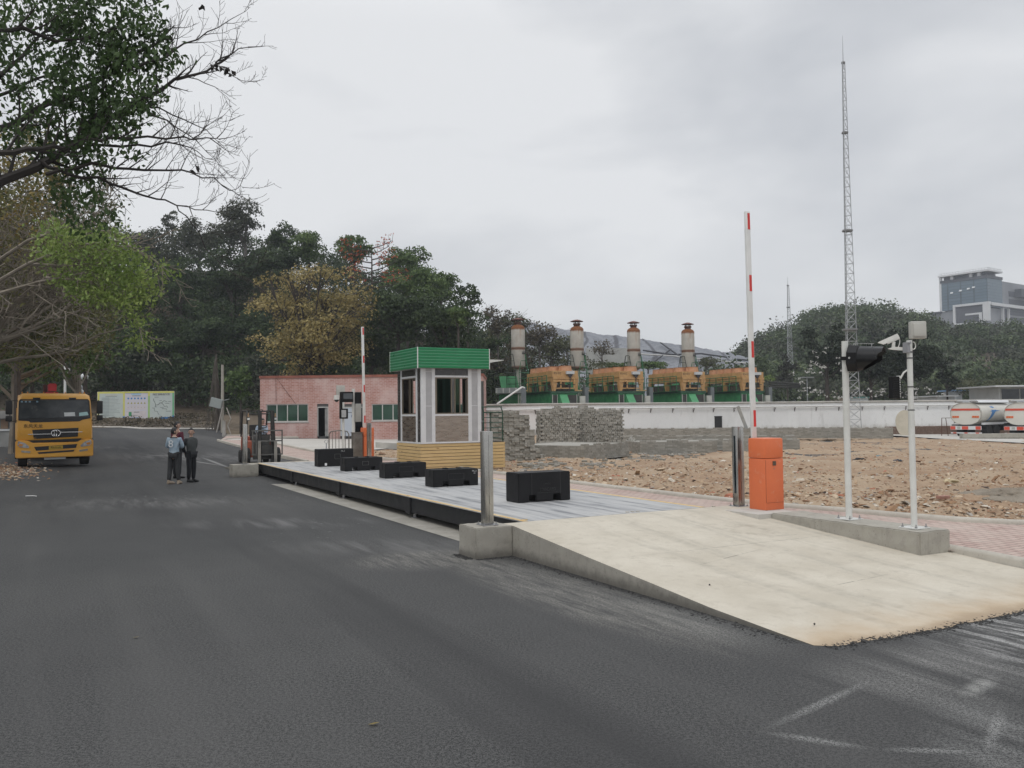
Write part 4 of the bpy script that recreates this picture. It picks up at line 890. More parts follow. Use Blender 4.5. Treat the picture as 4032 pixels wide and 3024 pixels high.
while dist<cum[3]:
    i=max(k for k in range(4) if cum[k]<=dist); d=(pp[i+1]-pp[i]).normalized(); s=Vector((d.y,-d.x,0)); q=pp[i]+d*(dist-cum[i])
    b=MB(); M=Matrix(((d.x,s.x,0,q.x),(d.y,s.y,0,q.y),(0,0,1,0),(0,0,0,1)))
    b.box(-.02,.02,.12,.40,2.26,2.30,M); b.box(-.02,.02,.12,.15,1.95,2.26,M); b.tube([M@Vector((0,.38,2.27)),M@Vector((0,.14,2.0))],.018,5); b.build('pipe_bracket',mat('rust_dark',(.07,.05,.045),None,.8),wall_r)
    dist+=2.05+random.uniform(-.12,.12)
b=MB(); b.tube([(p:=P(1957,1591,70.6)),(q:=P(2056,1524,71.2)),P(2064,1527,71.6)],.075,8); o=b.build('slanted_pipe',M_WPAINT,smooth=True); tag(o,'white pipe slanting up over the left end of the white wall','pipe')
q=P(2824,1660,75); b=MB(); b.box(-.33,.33,-.12,.05,0,1.0,None,.02); b.box(-.36,.36,-.14,.06,.98,1.02); o=b.build('drain_box',mat('drain_black',(.02,.02,.02),None,.7)); o.location=(q.x,q.y-.3,P(2824,1684,75).z); tag(o,'small black box fixed low on the white wall','box')
a_=P(2928,1650,66); b=MB(); b.box(-.12,.12,-.02,.02,0,2.0,Matrix.Rotation(R_(-24),4,'Y')@Matrix.Rotation(R_(14),4,'X'),.004); o=b.build('leaning_plank',mat('plank_grey',(.33,.33,.32),(.42,.42,.40),.8)); o.location=(P(2942,1692,63).x,P(2942,1692,63).y,P(2942,1694,63).z); tag(o,'grey plank leaning against bricks left of the foreground boom','plank')
# round slab leaning against the wall, between tankers and pole
b=MB(); n=36; el=[(.78*math.cos(2*PI*i/n),1.32+1.05*math.sin(2*PI*i/n)*(1 if math.sin(2*PI*i/n)>0 else 1.25)) for i in range(n)]
b.prism(el,-.05,.05,'y',Matrix.Rotation(R_(-10),4,'X')); o=b.build('oval_board',mat('old_board',(.50,.45,.36),(.42,.38,.30),.7,sc=1.2),smooth=True); q=GT(3568,1712); o.location=(q.x*.93,q.y*.93,q.z-.05); o.rotation_euler=(0,0,R_(-12)); tag(o,'large pale oval board propped against the white wall, behind the camera pole','board')
# ================================================================ bricks
M_BRK=None
def m_cbrick(name,c,c2):
    t=NT(name); ge=t.n('ShaderNodeNewGeometry'); oi=t.n('ShaderNodeObjectInfo'); r=t.math('FRACT',t.math('ADD',ge.outputs['Random Per Island'],oi.outputs['Random']))
    n=t.noise(9,5,.7); x=t.mix(r,c,c2); x=t.mix(t.rng(n,.5,.75,0,.5),x,tuple(q*.6 for q in c)); return t.fin(x,.92,0,t.bump(n,.3,.005),.15)
M_BRK=m_cbrick('grey_brick',(.235,.225,.195),(.385,.37,.335)); M_BRK2=m_cbrick('grey_brick_wall',(.25,.24,.21),(.36,.345,.31))
def course_wall(name,lab,org,ang,lx,ly,h,bl=.24,bh=.075,group=None,cap=True,tiltend=0):
    b=MB(); rows=int(h/bh); org=Vector(org)
    M=RZ(ang)
    for r in range(rows):
        z=r*bh; o_=(r%2)*bl/2
        x=-o_
        while x<lx:
            x0,x1=max(0,x),min(lx,x+bl)
            if x1-x0>.03:
                j=random.uniform(-.008,.008); b.box(x0+.004,x1-.004,j,.11+j,z+.004,z+bh-.002,M); b.box(x0+.004,x1-.004,ly-.11+j,ly+j,z+.004,z+bh-.002,M)
            x+=bl
        y=.11-o_
        while y<ly-.11:
            y0,y1=max(.11,y),min(ly-.11,y+bl)
            if y1-y0>.03:
                j=random.uniform(-.008,.008); b.box(j,.11+j,y0+.004,y1-.004,z+.004,z+bh-.002,M); b.box(lx-.11+j,lx+j,y0+.004,y1-.004,z+.004,z+bh-.002,M)
            y+=bl
    b.box(.02,lx-.02,.02,ly-.02,0,rows*bh-.02,M)
    x=0                                   # loose bricks laid on top
    while x<lx-.2:
        if random.random()<.55: b.box(x+.01,x+.24,.0,.115,rows*bh,rows*bh+bh*.8,M)
        x+=.26
    o=b.build(name,M_BRK2,fix=False); o.location=org; return tag(o,lab,'brick stack',group)
gq=lambda px,py,dz=.0: (lambda p:Vector((p.x,p.y,zfield(p.x,p.y,0)-.03)))(GT(px,py,.08))
c_=gq(2296,1816); l_=gq(2166,1794); r_=gq(2478,1797)
ang=math.atan2(r_.y-c_.y,r_.x-c_.x)
course_wall('low_brick_stack','low square grey brick stack in front of the big tall stack',c_,ang,(r_-c_).length,3.6,.66,group='neat low grey brick stacks')
l_=gq(2521,1786); r_=gq(2825,1782); course_wall('low_brick_stack','low grey brick stack left of the steel post with the dark slot',l_,math.atan2(r_.y-l_.y,r_.x-l_.x),(r_-l_).length,2.6,.62,group='neat low grey brick stacks')
for (px0_,px1_,py0_,py1_,h,dp,lb) in ((2585,3150,1768,1770,.55,2.0,'long low grey brick row just behind the orange barrier box'),(2440,3130,1748,1752,.62,1.6,'middle long grey brick row, ending below the boom'),(2445,3518,1722,1734,.72,1.8,'farthest and longest grey brick row, ending behind the traffic light pole'),(2845,2965,1783,1784,.62,1.0,'short grey brick piece between the steel post and the low stack')):
    l_=gq(px0_,py0_); r_=gq(px1_,py1_); course_wall('low_brick_stack',lb,l_,math.atan2(r_.y-l_.y,r_.x-l_.x),(r_-l_).length,dp,h,.30,.09,group='neat low grey brick stacks')
# individual bricks of the nearest tall pile
bk=MB(); bk.box(-.10,.10,-.05,.05,0,.08,None,.004); proto=bk.build('paving_brick',M_BRK); tag(proto,'grey concrete paving brick dry stacked in the pile beside the booth steps','brick','bricks of the pile beside the booth steps'); bme=proto.data
hd_=MB(); 
S0=Vector((-.75,33.2,0)); S0.z=zfield(S0.x,S0.y,0)-.02; sang=R_(12)
used=False; cnt=0; Mst=Matrix.Translation(S0)@Matrix.Rotation(sang,4,'Z'); rows=24
restB=MB()
def put_brick(x,y,z,rz,rx=0):
    global used,cnt
    M=Mst@Matrix.Translation((x,y,z))@Matrix.Rotation(rz,4,'Z')@Matrix.Rotation(rx,4,'X')
    if cnt<298:
        o=proto if not used else proto.copy()
        if used: link(o)
        used=True; cnt+=1; o.matrix_world=M
    else: restB.box(-.10,.10,-.05,.05,0,.08,M)
for r in range(rows):
    wr=1.30+ (0.75 if r<3 else .55 if r<6 else .30 if r<11 else .15 if r<16 else 0)+random.uniform(-.04,.04)
    if r>21: wr-=.35
    x=.0; head=(r%3==1)
    while x<wr:
        if random.random()<.35: n_=2; 
        else: n_=1
        if n_==1: put_brick(x+.10,random.uniform(-.03,.03),r*.083,random.gauss(0,.05)); x+=.205
        else:
            put_brick(x+.05,random.uniform(-.02,.05),r*.083,PI/2+random.gauss(0,.04)); put_brick(x+.155,random.uniform(-.02,.05),r*.083,PI/2+random.gauss(0,.04)); x+=.21
# bricks behind and the other piles
for r in range(rows):
    wr=1.30+ (0.75 if r<3 else .55 if r<6 else .30 if r<11 else .15 if r<16 else 0)
    if r>21: wr-=.35
    for k in range(1,8):
        y=.14*k
        for x in ([wr-.1-.02*random.random(),wr-.3] if r<rows-1 else [i*.21+.1 for i in range(int(wr/.21))]): restB.box(-.10,.10,-.05,.05,0,.08,Mst@Matrix.Translation((x,y+.04,r*.083))@Matrix.Rotation(random.gauss(0,.06),4,'Z'))
    restB.box(.05,wr-.15,.08,1.1,r*.083,r*.083+.083,Mst)
def pile(org,ang,lx,ly,rows,taper=.0,bw=.2,bhh=.085,bdd=.1):
    M0=Matrix.Translation(org)@Matrix.Rotation(ang,4,'Z')
    for r in range(rows):
        def face(n_,fn):
            x=(r%2)*bw*.5+random.uniform(0,.05)
            while x<n_-.1:
                fr=clip(r/rows,0,1); jit=random.choice((0,0,0,.03,-.02,.04))+random.uniform(-.012,.012); two=random.random()<.25
                fn(x,jit,two); x+=bw+random.uniform(.0,.03)
        top=rows-int(2.5*abs(mn.noise(Vector((r*.3,ang,1)))))
        face(lx,lambda x,j,two: (None if r>=rows-int(3*abs(mn.noise(Vector((x*.9,lx,0))))*1.6) else ([restB.box(x,x+bw*.47,j,j+bw,r*bhh,r*bhh+bhh-.006,M0),restB.box(x+bw*.51,x+bw*.98,j,j+bw,r*bhh,r*bhh+bhh-.006,M0)] if two else restB.box(x,x+bw-.004,j,j+bdd,r*bhh,r*bhh+bhh-.006,M0@Matrix.Translation((0,0,0))))))
        face(ly,lambda y,j,two: (None if r>=rows-1 else [restB.box(-j,-j+bdd,y,y+bw-.004,r*bhh,r*bhh+bhh-.006,M0),restB.box(lx+j-bdd,lx+j,y,y+bw-.004,r*bhh,r*bhh+bhh-.006,M0)]))
    restB.box(.10,lx-.10,.12,ly,0,(rows-4)*bhh,M0)
    for _ in range(int(lx*ly*14)):
        x,y=random.uniform(.1,lx-.2),random.uniform(.1,ly); restB.box(-.1,.1,-.05,.05,0,.08,M0@Matrix.Translation((x,y,(rows-3-random.randint(0,1))*bhh))@Matrix.Rotation(random.choice((0,PI/2))+random.gauss(0,.2),4,'Z'))
q=gq(2128,1770); pile(q,R_(3),2.0,2.4,21,0,.21,.105,.11); q2=gq(2258,1766); pile(q2,R_(1),2.65,2.6,21,0,.21,.105,.11); q3=gq(2190,1745); pile(q3+Vector((0,2,0)),R_(1),2.6,1.6,23,0,.21,.105,.11)
for _ in range(150):      # tumbled heap right of the big stack
    px=random.gauss(2492,30); py=random.uniform(1738,1778); q=GT(px,py,.1); hh=max(0,.55-.011*abs(px-2492))*random.random()
    restB.box(-.12,.12,-.06,.06,0,.075,Matrix.Translation((q.x,q.y,zfield(q.x,q.y,0)+hh))@Matrix.Rotation(random.uniform(0,PI),4,'Z')@Matrix.Rotation(random.gauss(0,.5),4,'X')@Matrix.Rotation(random.gauss(0,.4),4,'Y'))
for _ in range(210):      # single bricks lying about
    px,py=random.choice(((2360,1838),(2150,1835),(2600,1795),(2450,1800),(2080,1850),(2700,1790))); px+=random.gauss(0,55); py+=random.gauss(0,9); q=GT(px,py,.1)
    restB.box(-.10,.10,-.05,.05,0,.06,Matrix.Translation((q.x,q.y,zfield(q.x,q.y)+.005))@Matrix.Rotation(random.uniform(0,PI),4,'Z')@Matrix.Rotation(random.gauss(0,.15),4,'X'))
tag(restB.build('stacked_bricks',M_BRK,fix=False),'masses of dry-stacked and tumbled grey concrete bricks by the white wall','bricks',kind='stuff')
# ================================================================ generator sets behind the wall
M_OCH=mat('ochre_paint',(.50,.30,.12),(.40,.22,.09),.5,sc=2,c3=(.30,.16,.07),sc3=6,lo3=.62,hi3=.78); M_FAN=mat('fan_rust_orange',(.50,.26,.14),(.42,.20,.10),.7,sc=2.5,c3=(.22,.09,.04),sc3=5)
M_CGRN=mat('container_green',(.035,.20,.075),(.022,.14,.055),.5,sc=1.6,c3=(.04,.08,.045),sc3=5); M_HOOD=mat('hood_green',(.075,.30,.13),(.06,.25,.11),.4); M_RGRN=mat('rail_green',(.02,.13,.05),None,.5)
M_DARK=mat('dark_inside',(.035,.035,.033),(.06,.058,.052),.8); M_CREAM=mat('cream_block',(.46,.46,.42),(.36,.36,.33),.8,sc=1)
P0=Vector((P(2169.5,1540,80).x,80,0)); EU=Vector((6.55,2.27,0)).normalized(); gang=math.atan2(EU.y,EU.x)
def gen_unit():
    r=thing('generator_set','x','generator')
    FW_,DL=2.75,7.0
    b=MB(); b.box(0,FW_,0.02,DL,.3,3.72); cont=b.build('container',M_CGRN,r)
    b=MB()
    b.box(-.06,FW_+.06,-.10,DL+.05,3.722,3.90); b.box(.0,.05,-.03,.018,.3,3.72); b.box(FW_-.05,FW_,-.03,.018,.3,3.72); b.build('deck_edge',mat('deck_dark_green',(.02,.07,.04),(.03,.09,.05),.6),cont)
    b=MB(); b.box(.18,.62,-.004,.015,.4,3.55); b.box(1.72,2.60,-.004,.015,.4,3.55); b.build('opening',M_DARK,cont)
    b=MB(); b.box(.12,.18,-.03,.015,.4,3.6); b.box(.62,.66,-.03,.015,.4,3.6); b.box(2.60,2.66,-.03,.015,.4,3.6); b.build('opening_frame',M_CREAM,cont)
    b=MB(); b.prism([(-.01,3.62),(-.75,2.75),(-.75,2.45),(-.01,2.45)],.85,1.62,'x'); b.build('intake_hood',M_HOOD,cont)
    b=MB(); b.box(.95,1.55,-.72,-.1,2.2,2.449); b.build('hood_mouth',M_DARK,cont)
    b=MB(); b.box(FW_+.15,FW_+.70,-.15,.5,0,3.45); b.build('side_block',M_CREAM,r)
    b=MB(); b.box(FW_+.80,FW_+1.2,.2,.8,0,4.3); b.build('duct_column',mat('duct_grey',(.11,.125,.13),(.15,.16,.165),.6),r)
    # cooler on legs
    Y0=.0; b=MB(); b.box(.18,FW_+.02,Y0,DL,4.85,5.84); cool=b.build('cooler_body',M_OCH,r)
    b=MB(); b.box(.12,.19,Y0-.05,DL,5.26,5.30); b.box(.18,FW_+.04,Y0-.10,Y0-.002,5.05,5.26); b.box(.18,FW_+.04,Y0-.10,Y0-.002,4.78,4.98); b.build('frame_rail',M_OCH,cool)
    for y in (Y0+.05,3.2,DL-.4):
        for x,w_ in ((.16,1),(FW_-.02,-1)):
            b=MB(); b.prism([(x,4.84),(x+.50*w_,4.84),(x+.30*w_,3.92),(x+.10*w_,3.92)],y-.08,y+.02,'y'); b.prism([(y-.08,4.84),(y+.45,4.84),(y+.14,3.92),(y-.02,3.92)],x-.02*w_,x+.05*w_,'x'); b.build('leg',M_OCH,cool)
    b=MB(); b.box(.4,FW_-.2,-.02,.05,4.14,4.24); b.box(.4,FW_-.2,3.1,3.2,4.14,4.24); b.build('cross_rail',M_OCH,cool)
    for k in range(5):
        b=MB(); b.lathe([(.66,0),(.64,.10),(.60,.46),(.64,.50),(.60,.50),(.56,.40)],((1.78,1.12,.92,.84,.80)[k],(.78,2.0,3.3,4.6,5.9)[k],5.842),24); b.build('fan_stack',M_FAN,cool,True)
    b=MB(); b.box(1.50,2.30,-.32,-.02,5.52,5.80,None,.01); cb=b.build('control_box',mat('ctl_white',(.50,.51,.52),None,.5),cool)
    b=MB(); b.prism([(1.62,5.52),(2.18,5.52),(1.96,5.20),(1.86,5.20)],-.25,-.10,'y'); b.tube([(1.91,-.15,5.2),(1.90,-.15,4.4),(1.80,-.13,4.1),(1.84,-.1,3.9)],.035,6); b.build('cable_trunk',mat('cable_dark',(.04,.035,.04),None,.7),cb)
    for x,zt in ((.88,4.90),(2.24,5.15)):
        b=MB(); b.tube([(x-.15,-.18,zt-.08),(x-.06,-.2,zt),(x+.03,-.2,zt-.06),(x+.05,-.2,zt-.2),(x+.05,-.18,4.2)],.065,8); b.build('coolant_pipe',mat('pipe_ochre',(.52,.30,.12),None,.5),cool,True)
        b=MB(); b.cyl((x+.05,-.19,4.52),(x+.05,-.19,4.57),.12,n=10); b.build('flange',M_DARK,cool)
    b=MB(); b.box(.5,2.3,.6,6.5,3.95,4.55); b.build('engine_gear',mat('gear_dark',(.05,.05,.045),(.16,.13,.10),.7,sc=3,c3=(.2,.3,.22),sc3=4),r)
    # walkway railing on the left
    b=MB()
    for z in (4.5,4.95,5.4): b.tube([(-.25,.4,z),(-.25,6.6,z)],.04,5); 
    for k in range(6): b.tube([(-.25,.4+k*1.24,3.9),(-.25,.4+k*1.24,5.42)],.04,5)
    for z in (4.2,4.7): b.tube([(-.25,.4,z),(.15,.4,z)],.02,5)
    b.box(-.3,.0,.3,6.7,3.905,3.94); b.build('walkway_railing',M_RGRN,r)
    for x,s in ((.42,'机'),(.62,'V'),(.80,'E'),(.98,'C')): txt(s,.26,'lettering',mat('black_letter',(.03,.02,.015),None,.7),cool,Matrix.Translation((x,-.006,5.60))@FACE)
    return r
gp=gen_unit(); labs=['ochre and green generator set with five fan stacks, leftmost of the row','second generator set from the left, below the third rusty chimney','third generator set, left of the foreground boom','generator set half hidden behind the foreground boom, rightmost of the row']
ux=[0,1,2,3]
for i in range(4):
    q=P0+EU*(6.93*i); o=gp if i==0 else dup(gp,q,gang,labs[i])
    q=q+Vector((0,0,.18)); o.location=q; o.rotation_euler=(0,0,gang); o['label']=labs[i]; o['group']='generator sets behind the white wall'
# ---- exhaust silencer chimneys
def m_chim():
    t=NT('chimney_rusty'); s=t.n('ShaderNodeSeparateXYZ'); t.l(t.tc.outputs['Object'],s.inputs[0]); z=s.outputs[2]
    oi=t.n('ShaderNodeObjectInfo'); v=t.n('ShaderNodeVectorMath',operation='ADD'); cb=t.n('ShaderNodeCombineXYZ'); t.l(t.math('MULTIPLY',oi.outputs['Random'],40),cb.inputs[0]); t.l(t.tc.outputs['Object'],v.inputs[0]); t.l(cb.outputs[0],v.inputs[1])
    n=t.noise(1.6,6,.65,v.outputs[0]); ns=t.noise(2.5,6,.7,t.vec((1.6,1.6,.28),src=v.outputs[0]))
    x=t.mix(t.rng(n,.35,.65),(.52,.50,.45),(.43,.41,.37))
    def band(z0,w_,am): 
        nonlocal x
        d=t.math('ABSOLUTE',t.math('SUBTRACT',z,z0)); m=t.rng(t.math('ADD',d,t.math('MULTIPLY',ns,-w_*.8)),w_*.6,0,0,am,True); x=t.mix(m,x,(.20,.075,.025))
    run=t.math('MULTIPLY',t.rng(z,9.2,11.4,0,1),t.rng(ns,.50,.68)); x=t.mix(t.math('MULTIPLY',run,.8),x,(.33,.18,.09))
    band(11.32,.42,1); band(9.05,.22,.8); band(7.05,.25,.8)
    return t.fin(x,.65,0,t.bump(n,.15,.02),.3)
M_CHIM=m_chim(); M_RUST=mat('rust_brown',(.12,.05,.03),(.07,.04,.03),.8,sc=6)
def chimney():
    r=thing('exhaust_chimney','x','chimney')
    b=MB(); b.lathe([(.4,6.85),(.70,7.05),(.72,7.08),(.72,11.15),(.70,11.28),(.60,11.42),(.44,11.52),(.34,11.56)],n=32); b.build('silencer',M_CHIM,r,True)
    b=MB(); b.lathe([(.735,9.02),(.745,9.05),(.735,9.08)],n=32); b.lathe([(.735,7.05),(.76,7.08),(.735,7.12)],n=32); b.build('flange',M_RUST,r,True)
    b=MB(); b.cyl((0,0,3),(0,0,6.9),.27,n=16); b.build('riser_pipe',M_CHIM,r,True)
    b=MB(); b.lathe([(.34,11.5),(.34,11.72),(.41,11.72),(.41,11.86),(.33,11.86)],n=20); b.build('neck',M_RUST,r,True)
    b=MB()
    for i in range(6): t_=i*PI/3; b.box(.30*math.cos(t_)-.03,.30*math.cos(t_)+.03,.30*math.sin(t_)-.03,.30*math.sin(t_)+.03,11.8,12.10)
    cp=b.build('cap_strut',M_RUST,r); b=MB(); b.lathe([(.68,12.06),(.70,12.10),(.45,12.20),(.18,12.28),(.03,12.30)],n=24); b.build('rain_cap',mat('cap_rust',(.16,.055,.035),(.10,.05,.04),.7,sc=3),r,True)
    # green lattice stand on both sides
    for sx in (.55,-.75):
        w0,w1=.36,.95; b=MB(); cx=sx
        cs=[]
        for ax,ay in ((-1,-1),(1,-1),(1,1),(-1,1)):
            b.tube([(cx+ax*w0*.5,-.35+ay*w0*.5,8.45),(cx+ax*w1*.5,-.35+ay*w1*.5,6.5),(cx+ax*.46,-.35+ay*.46,3.2)],.035,5)
        for z,w_ in ((8.45,.36),(7.75,.56),(7.1,.76),(6.5,.95)):
            h=w_/2; b.tube([(cx-h,-.35-h,z),(cx+h,-.35-h,z),(cx+h,-.35+h,z),(cx-h,-.35+h,z),(cx-h,-.35-h,z)],.028,5)
        for z in (5.9,5.3,4.7,4.1): b.tube([(cx-.46,-.81,z),(cx+.46,-.81,z)],.025,5)
        b.build('lattice_stand',M_RGRN if sx>0 else mat('rail_dark',(.03,.04,.03),None,.6),r)
    b=MB()
    for x in (.42,.55,.68): b.cyl((x,-.55,8.45),(x,-.55,8.9),.07,.01,6)
    b.build('anchor_fin',M_DARK,r)
    # exhaust hoods and gallery at the foot
    b=MB()
    for x0 in (-2.0,-1.15): b.prism([(x0,6.15),(x0+.95,6.15),(x0+1.25,4.75),(x0+.2,4.75)],-.6,.5,'y')
    hb=b.build('exhaust_hood',M_HOOD,r)
    b=MB(); b.box(-2.2,-.4,-.7,.6,4.3,4.745); b.build('hood_base',M_CGRN,r)
    b=MB()
    for z in (4.9,5.4): b.tube([(-1.2,-.9,z),(1.8,-.9,z)],.025,5)
    for k in range(7): b.tube([(-1.2+k*.5,-.9,4.2),(-1.2+k*.5,-.9,5.42)],.02,5)
    b.build('gallery_railing',M_RGRN,r); b=MB(); b.tube([(-.3,-1.0,4.6),(3.4,-1.0,4.62)],.07,6); b.build('yellow_pipe',mat('pipe_ochre2',(.50,.38,.18),None,.6),r)
    return r
cp0=chimney(); cl=['rusty white exhaust chimney farthest left, before the dry scrub','rusty white exhaust chimney, second from left','rusty white exhaust chimney, third from left','rusty white exhaust chimney farthest right, before the grey mound']
for i,px in enumerate((2041.5,2274,2497.5,2711.5)):
    Y=89.3+2.27*i*.95; q=P(px,1500,Y); o=cp0 if i==0 else dup(cp0,q); o.location=(q.x,q.y,-.22 -.0*i); o['label']=cl[i]; o['group']='exhaust chimneys of the generator yard'; o.rotation_euler=(0,0,R_((0,4,-3,2)[i]))
# grey platform at the left end
a_=P(1950,1500,80); b=MB(); L_=P(2052,1500,80).x-a_.x; r=thing('machine_shed','dark open shed under a grey platform left of the first generator','shed',(a_.x,80,0))
b.box(0,L_,0,6,3.95,4.45); b.build('platform',mat('platform_grey',(.20,.21,.205),(.14,.15,.145),.7),r)
b=MB(); b.box(L_-.02,L_+.45,-.1,.5,0,4.5); b.build('corner_column',mat('duct_grey',(.11,.125,.13),(.15,.16,.165),.6),r)
b=MB(); b.box(.3,L_-.3,3,5.8,0,3.9); b.build('container',M_CGRN,r)
for k in range(4): b=MB(); b.box(.1+k*.6,.18+k*.6,-.05,-.002,3.97,4.43); b.build('bracket',M_CREAM,r)
# yard slab behind the wall
sheet('yard_slab',[(-6,72),(8,71.5),(40,80),(40,120),(-6,120)],lambda x,y:.35,M_CONC,40)
# dark pipes right of the generators
b=MB(); 
for k in range(3): b.tube([P(3030,1505+k*9,92),P(3090,1507+k*9,94),P(3150,1512+k*7,98)],.12,6)
tag(b.build('pipe_rack',M_DARK),'bundle of dark pipes right of the last generator, before the hill','pipes')
# ================================================================ lattice masts
def mast(name,lab,px,pyb,Y,h,w0,w1,nseg,col_):
    bq=P(px,pyb,Y); zb=bq.z; r=thing(name,lab,'mast',(bq.x,bq.y,zb),R_(17)); legs=[]
    for k in range(3): t_=2*PI*k/3+PI/2; legs.append((math.cos(t_),math.sin(t_)))
    H1=h*.93; fw=lambda z: w0+(w1-w0)*min(1,z/H1)**.8
    b=MB(); t0=.028*(Y/70)**.35*1.1
    for lx,ly in legs: b.tube([(lx*fw(z)*.577,ly*fw(z)*.577,z) for z in [H1*i/12 for i in range(13)]],t0,5)
    b.build('legs',col_,r)
    b=MB()
    for i in range(nseg):
        z0=H1*i/nseg; z1=H1*(i+1)/nseg
        for k in range(3):
            a_=legs[k]; c_=legs[(k+1)%3]; r0,r1=fw(z0)*.577,fw(z1)*.577
            b.tube([(a_[0]*r0,a_[1]*r0,z0),(c_[0]*r1,c_[1]*r1,z1)],t0*.5,4,caps=False); b.tube([(c_[0]*r0,c_[1]*r0,z0),(a_[0]*r1,a_[1]*r1,z1)],t0*.5,4,caps=False); b.tube([(a_[0]*r0,a_[1]*r0,z0),(c_[0]*r0,c_[1]*r0,z0)],t0*.6,4,caps=False)
    b.build('bracing',col_,r)
    for z in (.25,.5,.75,.93): b=MB(); q=fw(z*h)*.75; b.lathe([(q,z*h-.06),(q,z*h+.06)],n=6); b.build('joint_plate',mat('mast_dark',(.2,.2,.2),None,.6),r)
    b=MB(); b.cyl((0,0,H1-.2),(0,0,h),t0*1.3,t0*.35,6); b.build('lightning_rod',col_,r)
    return r
M_GALV=mat('galvanised',(.40,.41,.42),(.33,.34,.35),.5,.3)
topz=P(3310,140,70).z; mast('lattice_mast','tall slender lattice mast rising behind the traffic light pole',3356,1690,70,topz-P(3356,1690,70).z,1.22,.22,38,M_GALV)
mast('lattice_mast','thinner distant lattice mast before the right hill, left of the tall one',3112,1570,150,P(3104,1090,150).z-P(3112,1570,150).z,1.5,.3,30,M_GALV)
# ================================================================ glass tower on the right hill
BY=420.; kk=BY/3354
cx_=P(3890,1200,BY); hzy=1609
zz=lambda py: 2+(hzy-py)*kk
tb=thing('office_tower','large blue glass office building on the wooded hill at the right','building',(cx_.x,cx_.y,0),0)
U1=Vector((-.575,.818,0)); U2=Vector((.818,.575,0))
MT=Matrix(((U2.x,-U1.x*-1,0,0),(U2.y,U1.y,0,0),(0,0,1,0),(0,0,0,1)))    # local x along right wing, y along left face
MT=Matrix(((U2.x,U1.x,0,0),(U2.y,U1.y,0,0),(0,0,1,0),(0,0,0,1)))
def m_curtain():
    t=NT('curtain_glass'); s=t.n('ShaderNodeSeparateXYZ'); t.l(t.tc.outputs['Object'],s.inputs[0]); c=t.n('ShaderNodeCombineXYZ'); t.l(t.math('ADD',s.outputs[0],s.outputs[1]),c.inputs[0]); t.l(s.outputs[2],c.inputs[1])
    br=t.n('ShaderNodeTexBrick'); t.l(c.outputs[0],br.inputs[0]); br.offset=0; br.inputs['Scale'].default_value=1; br.inputs['Brick Width'].default_value=1.6; br.inputs['Row Height'].default_value=1.5; br.inputs['Mortar Size'].default_value=.09
    br.inputs['Color1'].default_value=(.095,.14,.175,1); br.inputs['Color2'].default_value=(.13,.18,.215,1); br.inputs['Mortar'].default_value=(.035,.05,.065,1)
    n=t.noise(.12,4,.5); return t.fin(t.mix(t.rng(n,.35,.65,0,.5),br.outputs[0],(.13,.18,.22)),.2,.25)
M_CW=m_curtain(); M_TW=mat('tower_white',(.66,.67,.68),(.58,.59,.60),.5,sc=.1); M_TD=mat('tower_dark',(.06,.063,.075),(.10,.105,.12),.6,sc=.1); M_TG=mat('tower_grey',(.27,.28,.30),(.22,.23,.25),.6,sc=.1)
W2,W1_=15.,23.
def tbx(n_,m,*a,par=None):
    b=MB(); b.box(*a,MT); return b.build(n_,m,par or tb)
tbx('glass_block',M_CW,0,W2,0,W1_,zz(1205),zz(1092))
tbx('white_panel_edge',M_TW,.01,1.2,W1_+.02,W1_+1.2,zz(1205),zz(1066)); tbx('parapet_band',M_TD,-.3,W2+.3,-.3,W1_+.5,zz(1091),zz(1080))
tbx('recess',M_TD,2.5,W2-1,2.5,W1_,zz(1080),zz(1066)); 
for y in (3.5,7.5,17): tbx('column',M_TW,.3,1.6,y,y+1.5,zz(1080),zz(1065.5))
rf=tbx('roof_slab',M_TW,-1.2,W2-1.5,-1.2,W1_+1.2,zz(1065),zz(1058)); b=MB()
for k in range(17): b.box(-1,-.8,-1+k*1.45,-.75+k*1.45,zz(1058),zz(1051),MT)
for k in range(10): b.box(-1+k*1.4,-.8+k*1.4,-1,-.8,zz(1058),zz(1051),MT)
b.box(-1.1,-.9,-1.1,W1_+1,zz(1052),zz(1051),MT); b.box(-1.1,W2-2,-1.1,-.9,zz(1052),zz(1051),MT); b.build('roof_railing',M_TW,rf)
for y,py in ((6,1122),(8.5,1125),(12.5,1129),(17,1134)):
    b=MB(); b.prism([(-.02,zz(py+3)),(-.8,zz(py+4)),(-.02,zz(py-3))],y,y+1.3,'y',MT); b.build('open_window',M_TW,tb)
tbx('lower_block',M_TG,.6,W2+60,.6,W1_+6,zz(1300),zz(1208)); tbx('ledge',M_TD,-1,W2,W1_+.6,W1_+8.5,zz(1214),zz(1206)); tbx('ledge',M_TD,-1,W2,W1_+3,W1_+9,zz(1250),zz(1244))
fr=tbx('white_frame',M_TW,-.9,1.2,-.9,17,zz(1195),zz(1186)); tbx('frame_post',M_TW,-.9,.6,15.8,17,zz(1268),zz(1195.1)); tbx('frame_post',M_TW,-.9,.6,-.9,2.2,zz(1262),zz(1195.1)); tbx('frame_rail',M_TW,-.9,.6,2.3,15.7,zz(1270),zz(1263))
tbx('loggia',M_TD,-.3,.5,2.3,15.7,zz(1262),zz(1196)); tbx('inner_frame',M_TW,-.6,-.31,2.8,11,zz(1233),zz(1226)); tbx('inner_frame',M_TW,-.6,-.31,2.8,4.2,zz(1258),zz(1233.1))
tbx('wing_beam',M_TW,1.3,W2+60,-1.2,-.2,zz(1200),zz(1188))
tbx('side_wing',M_TG,W2+.1,W2+60,1.5,W1_-4,zz(1207),zz(1092))
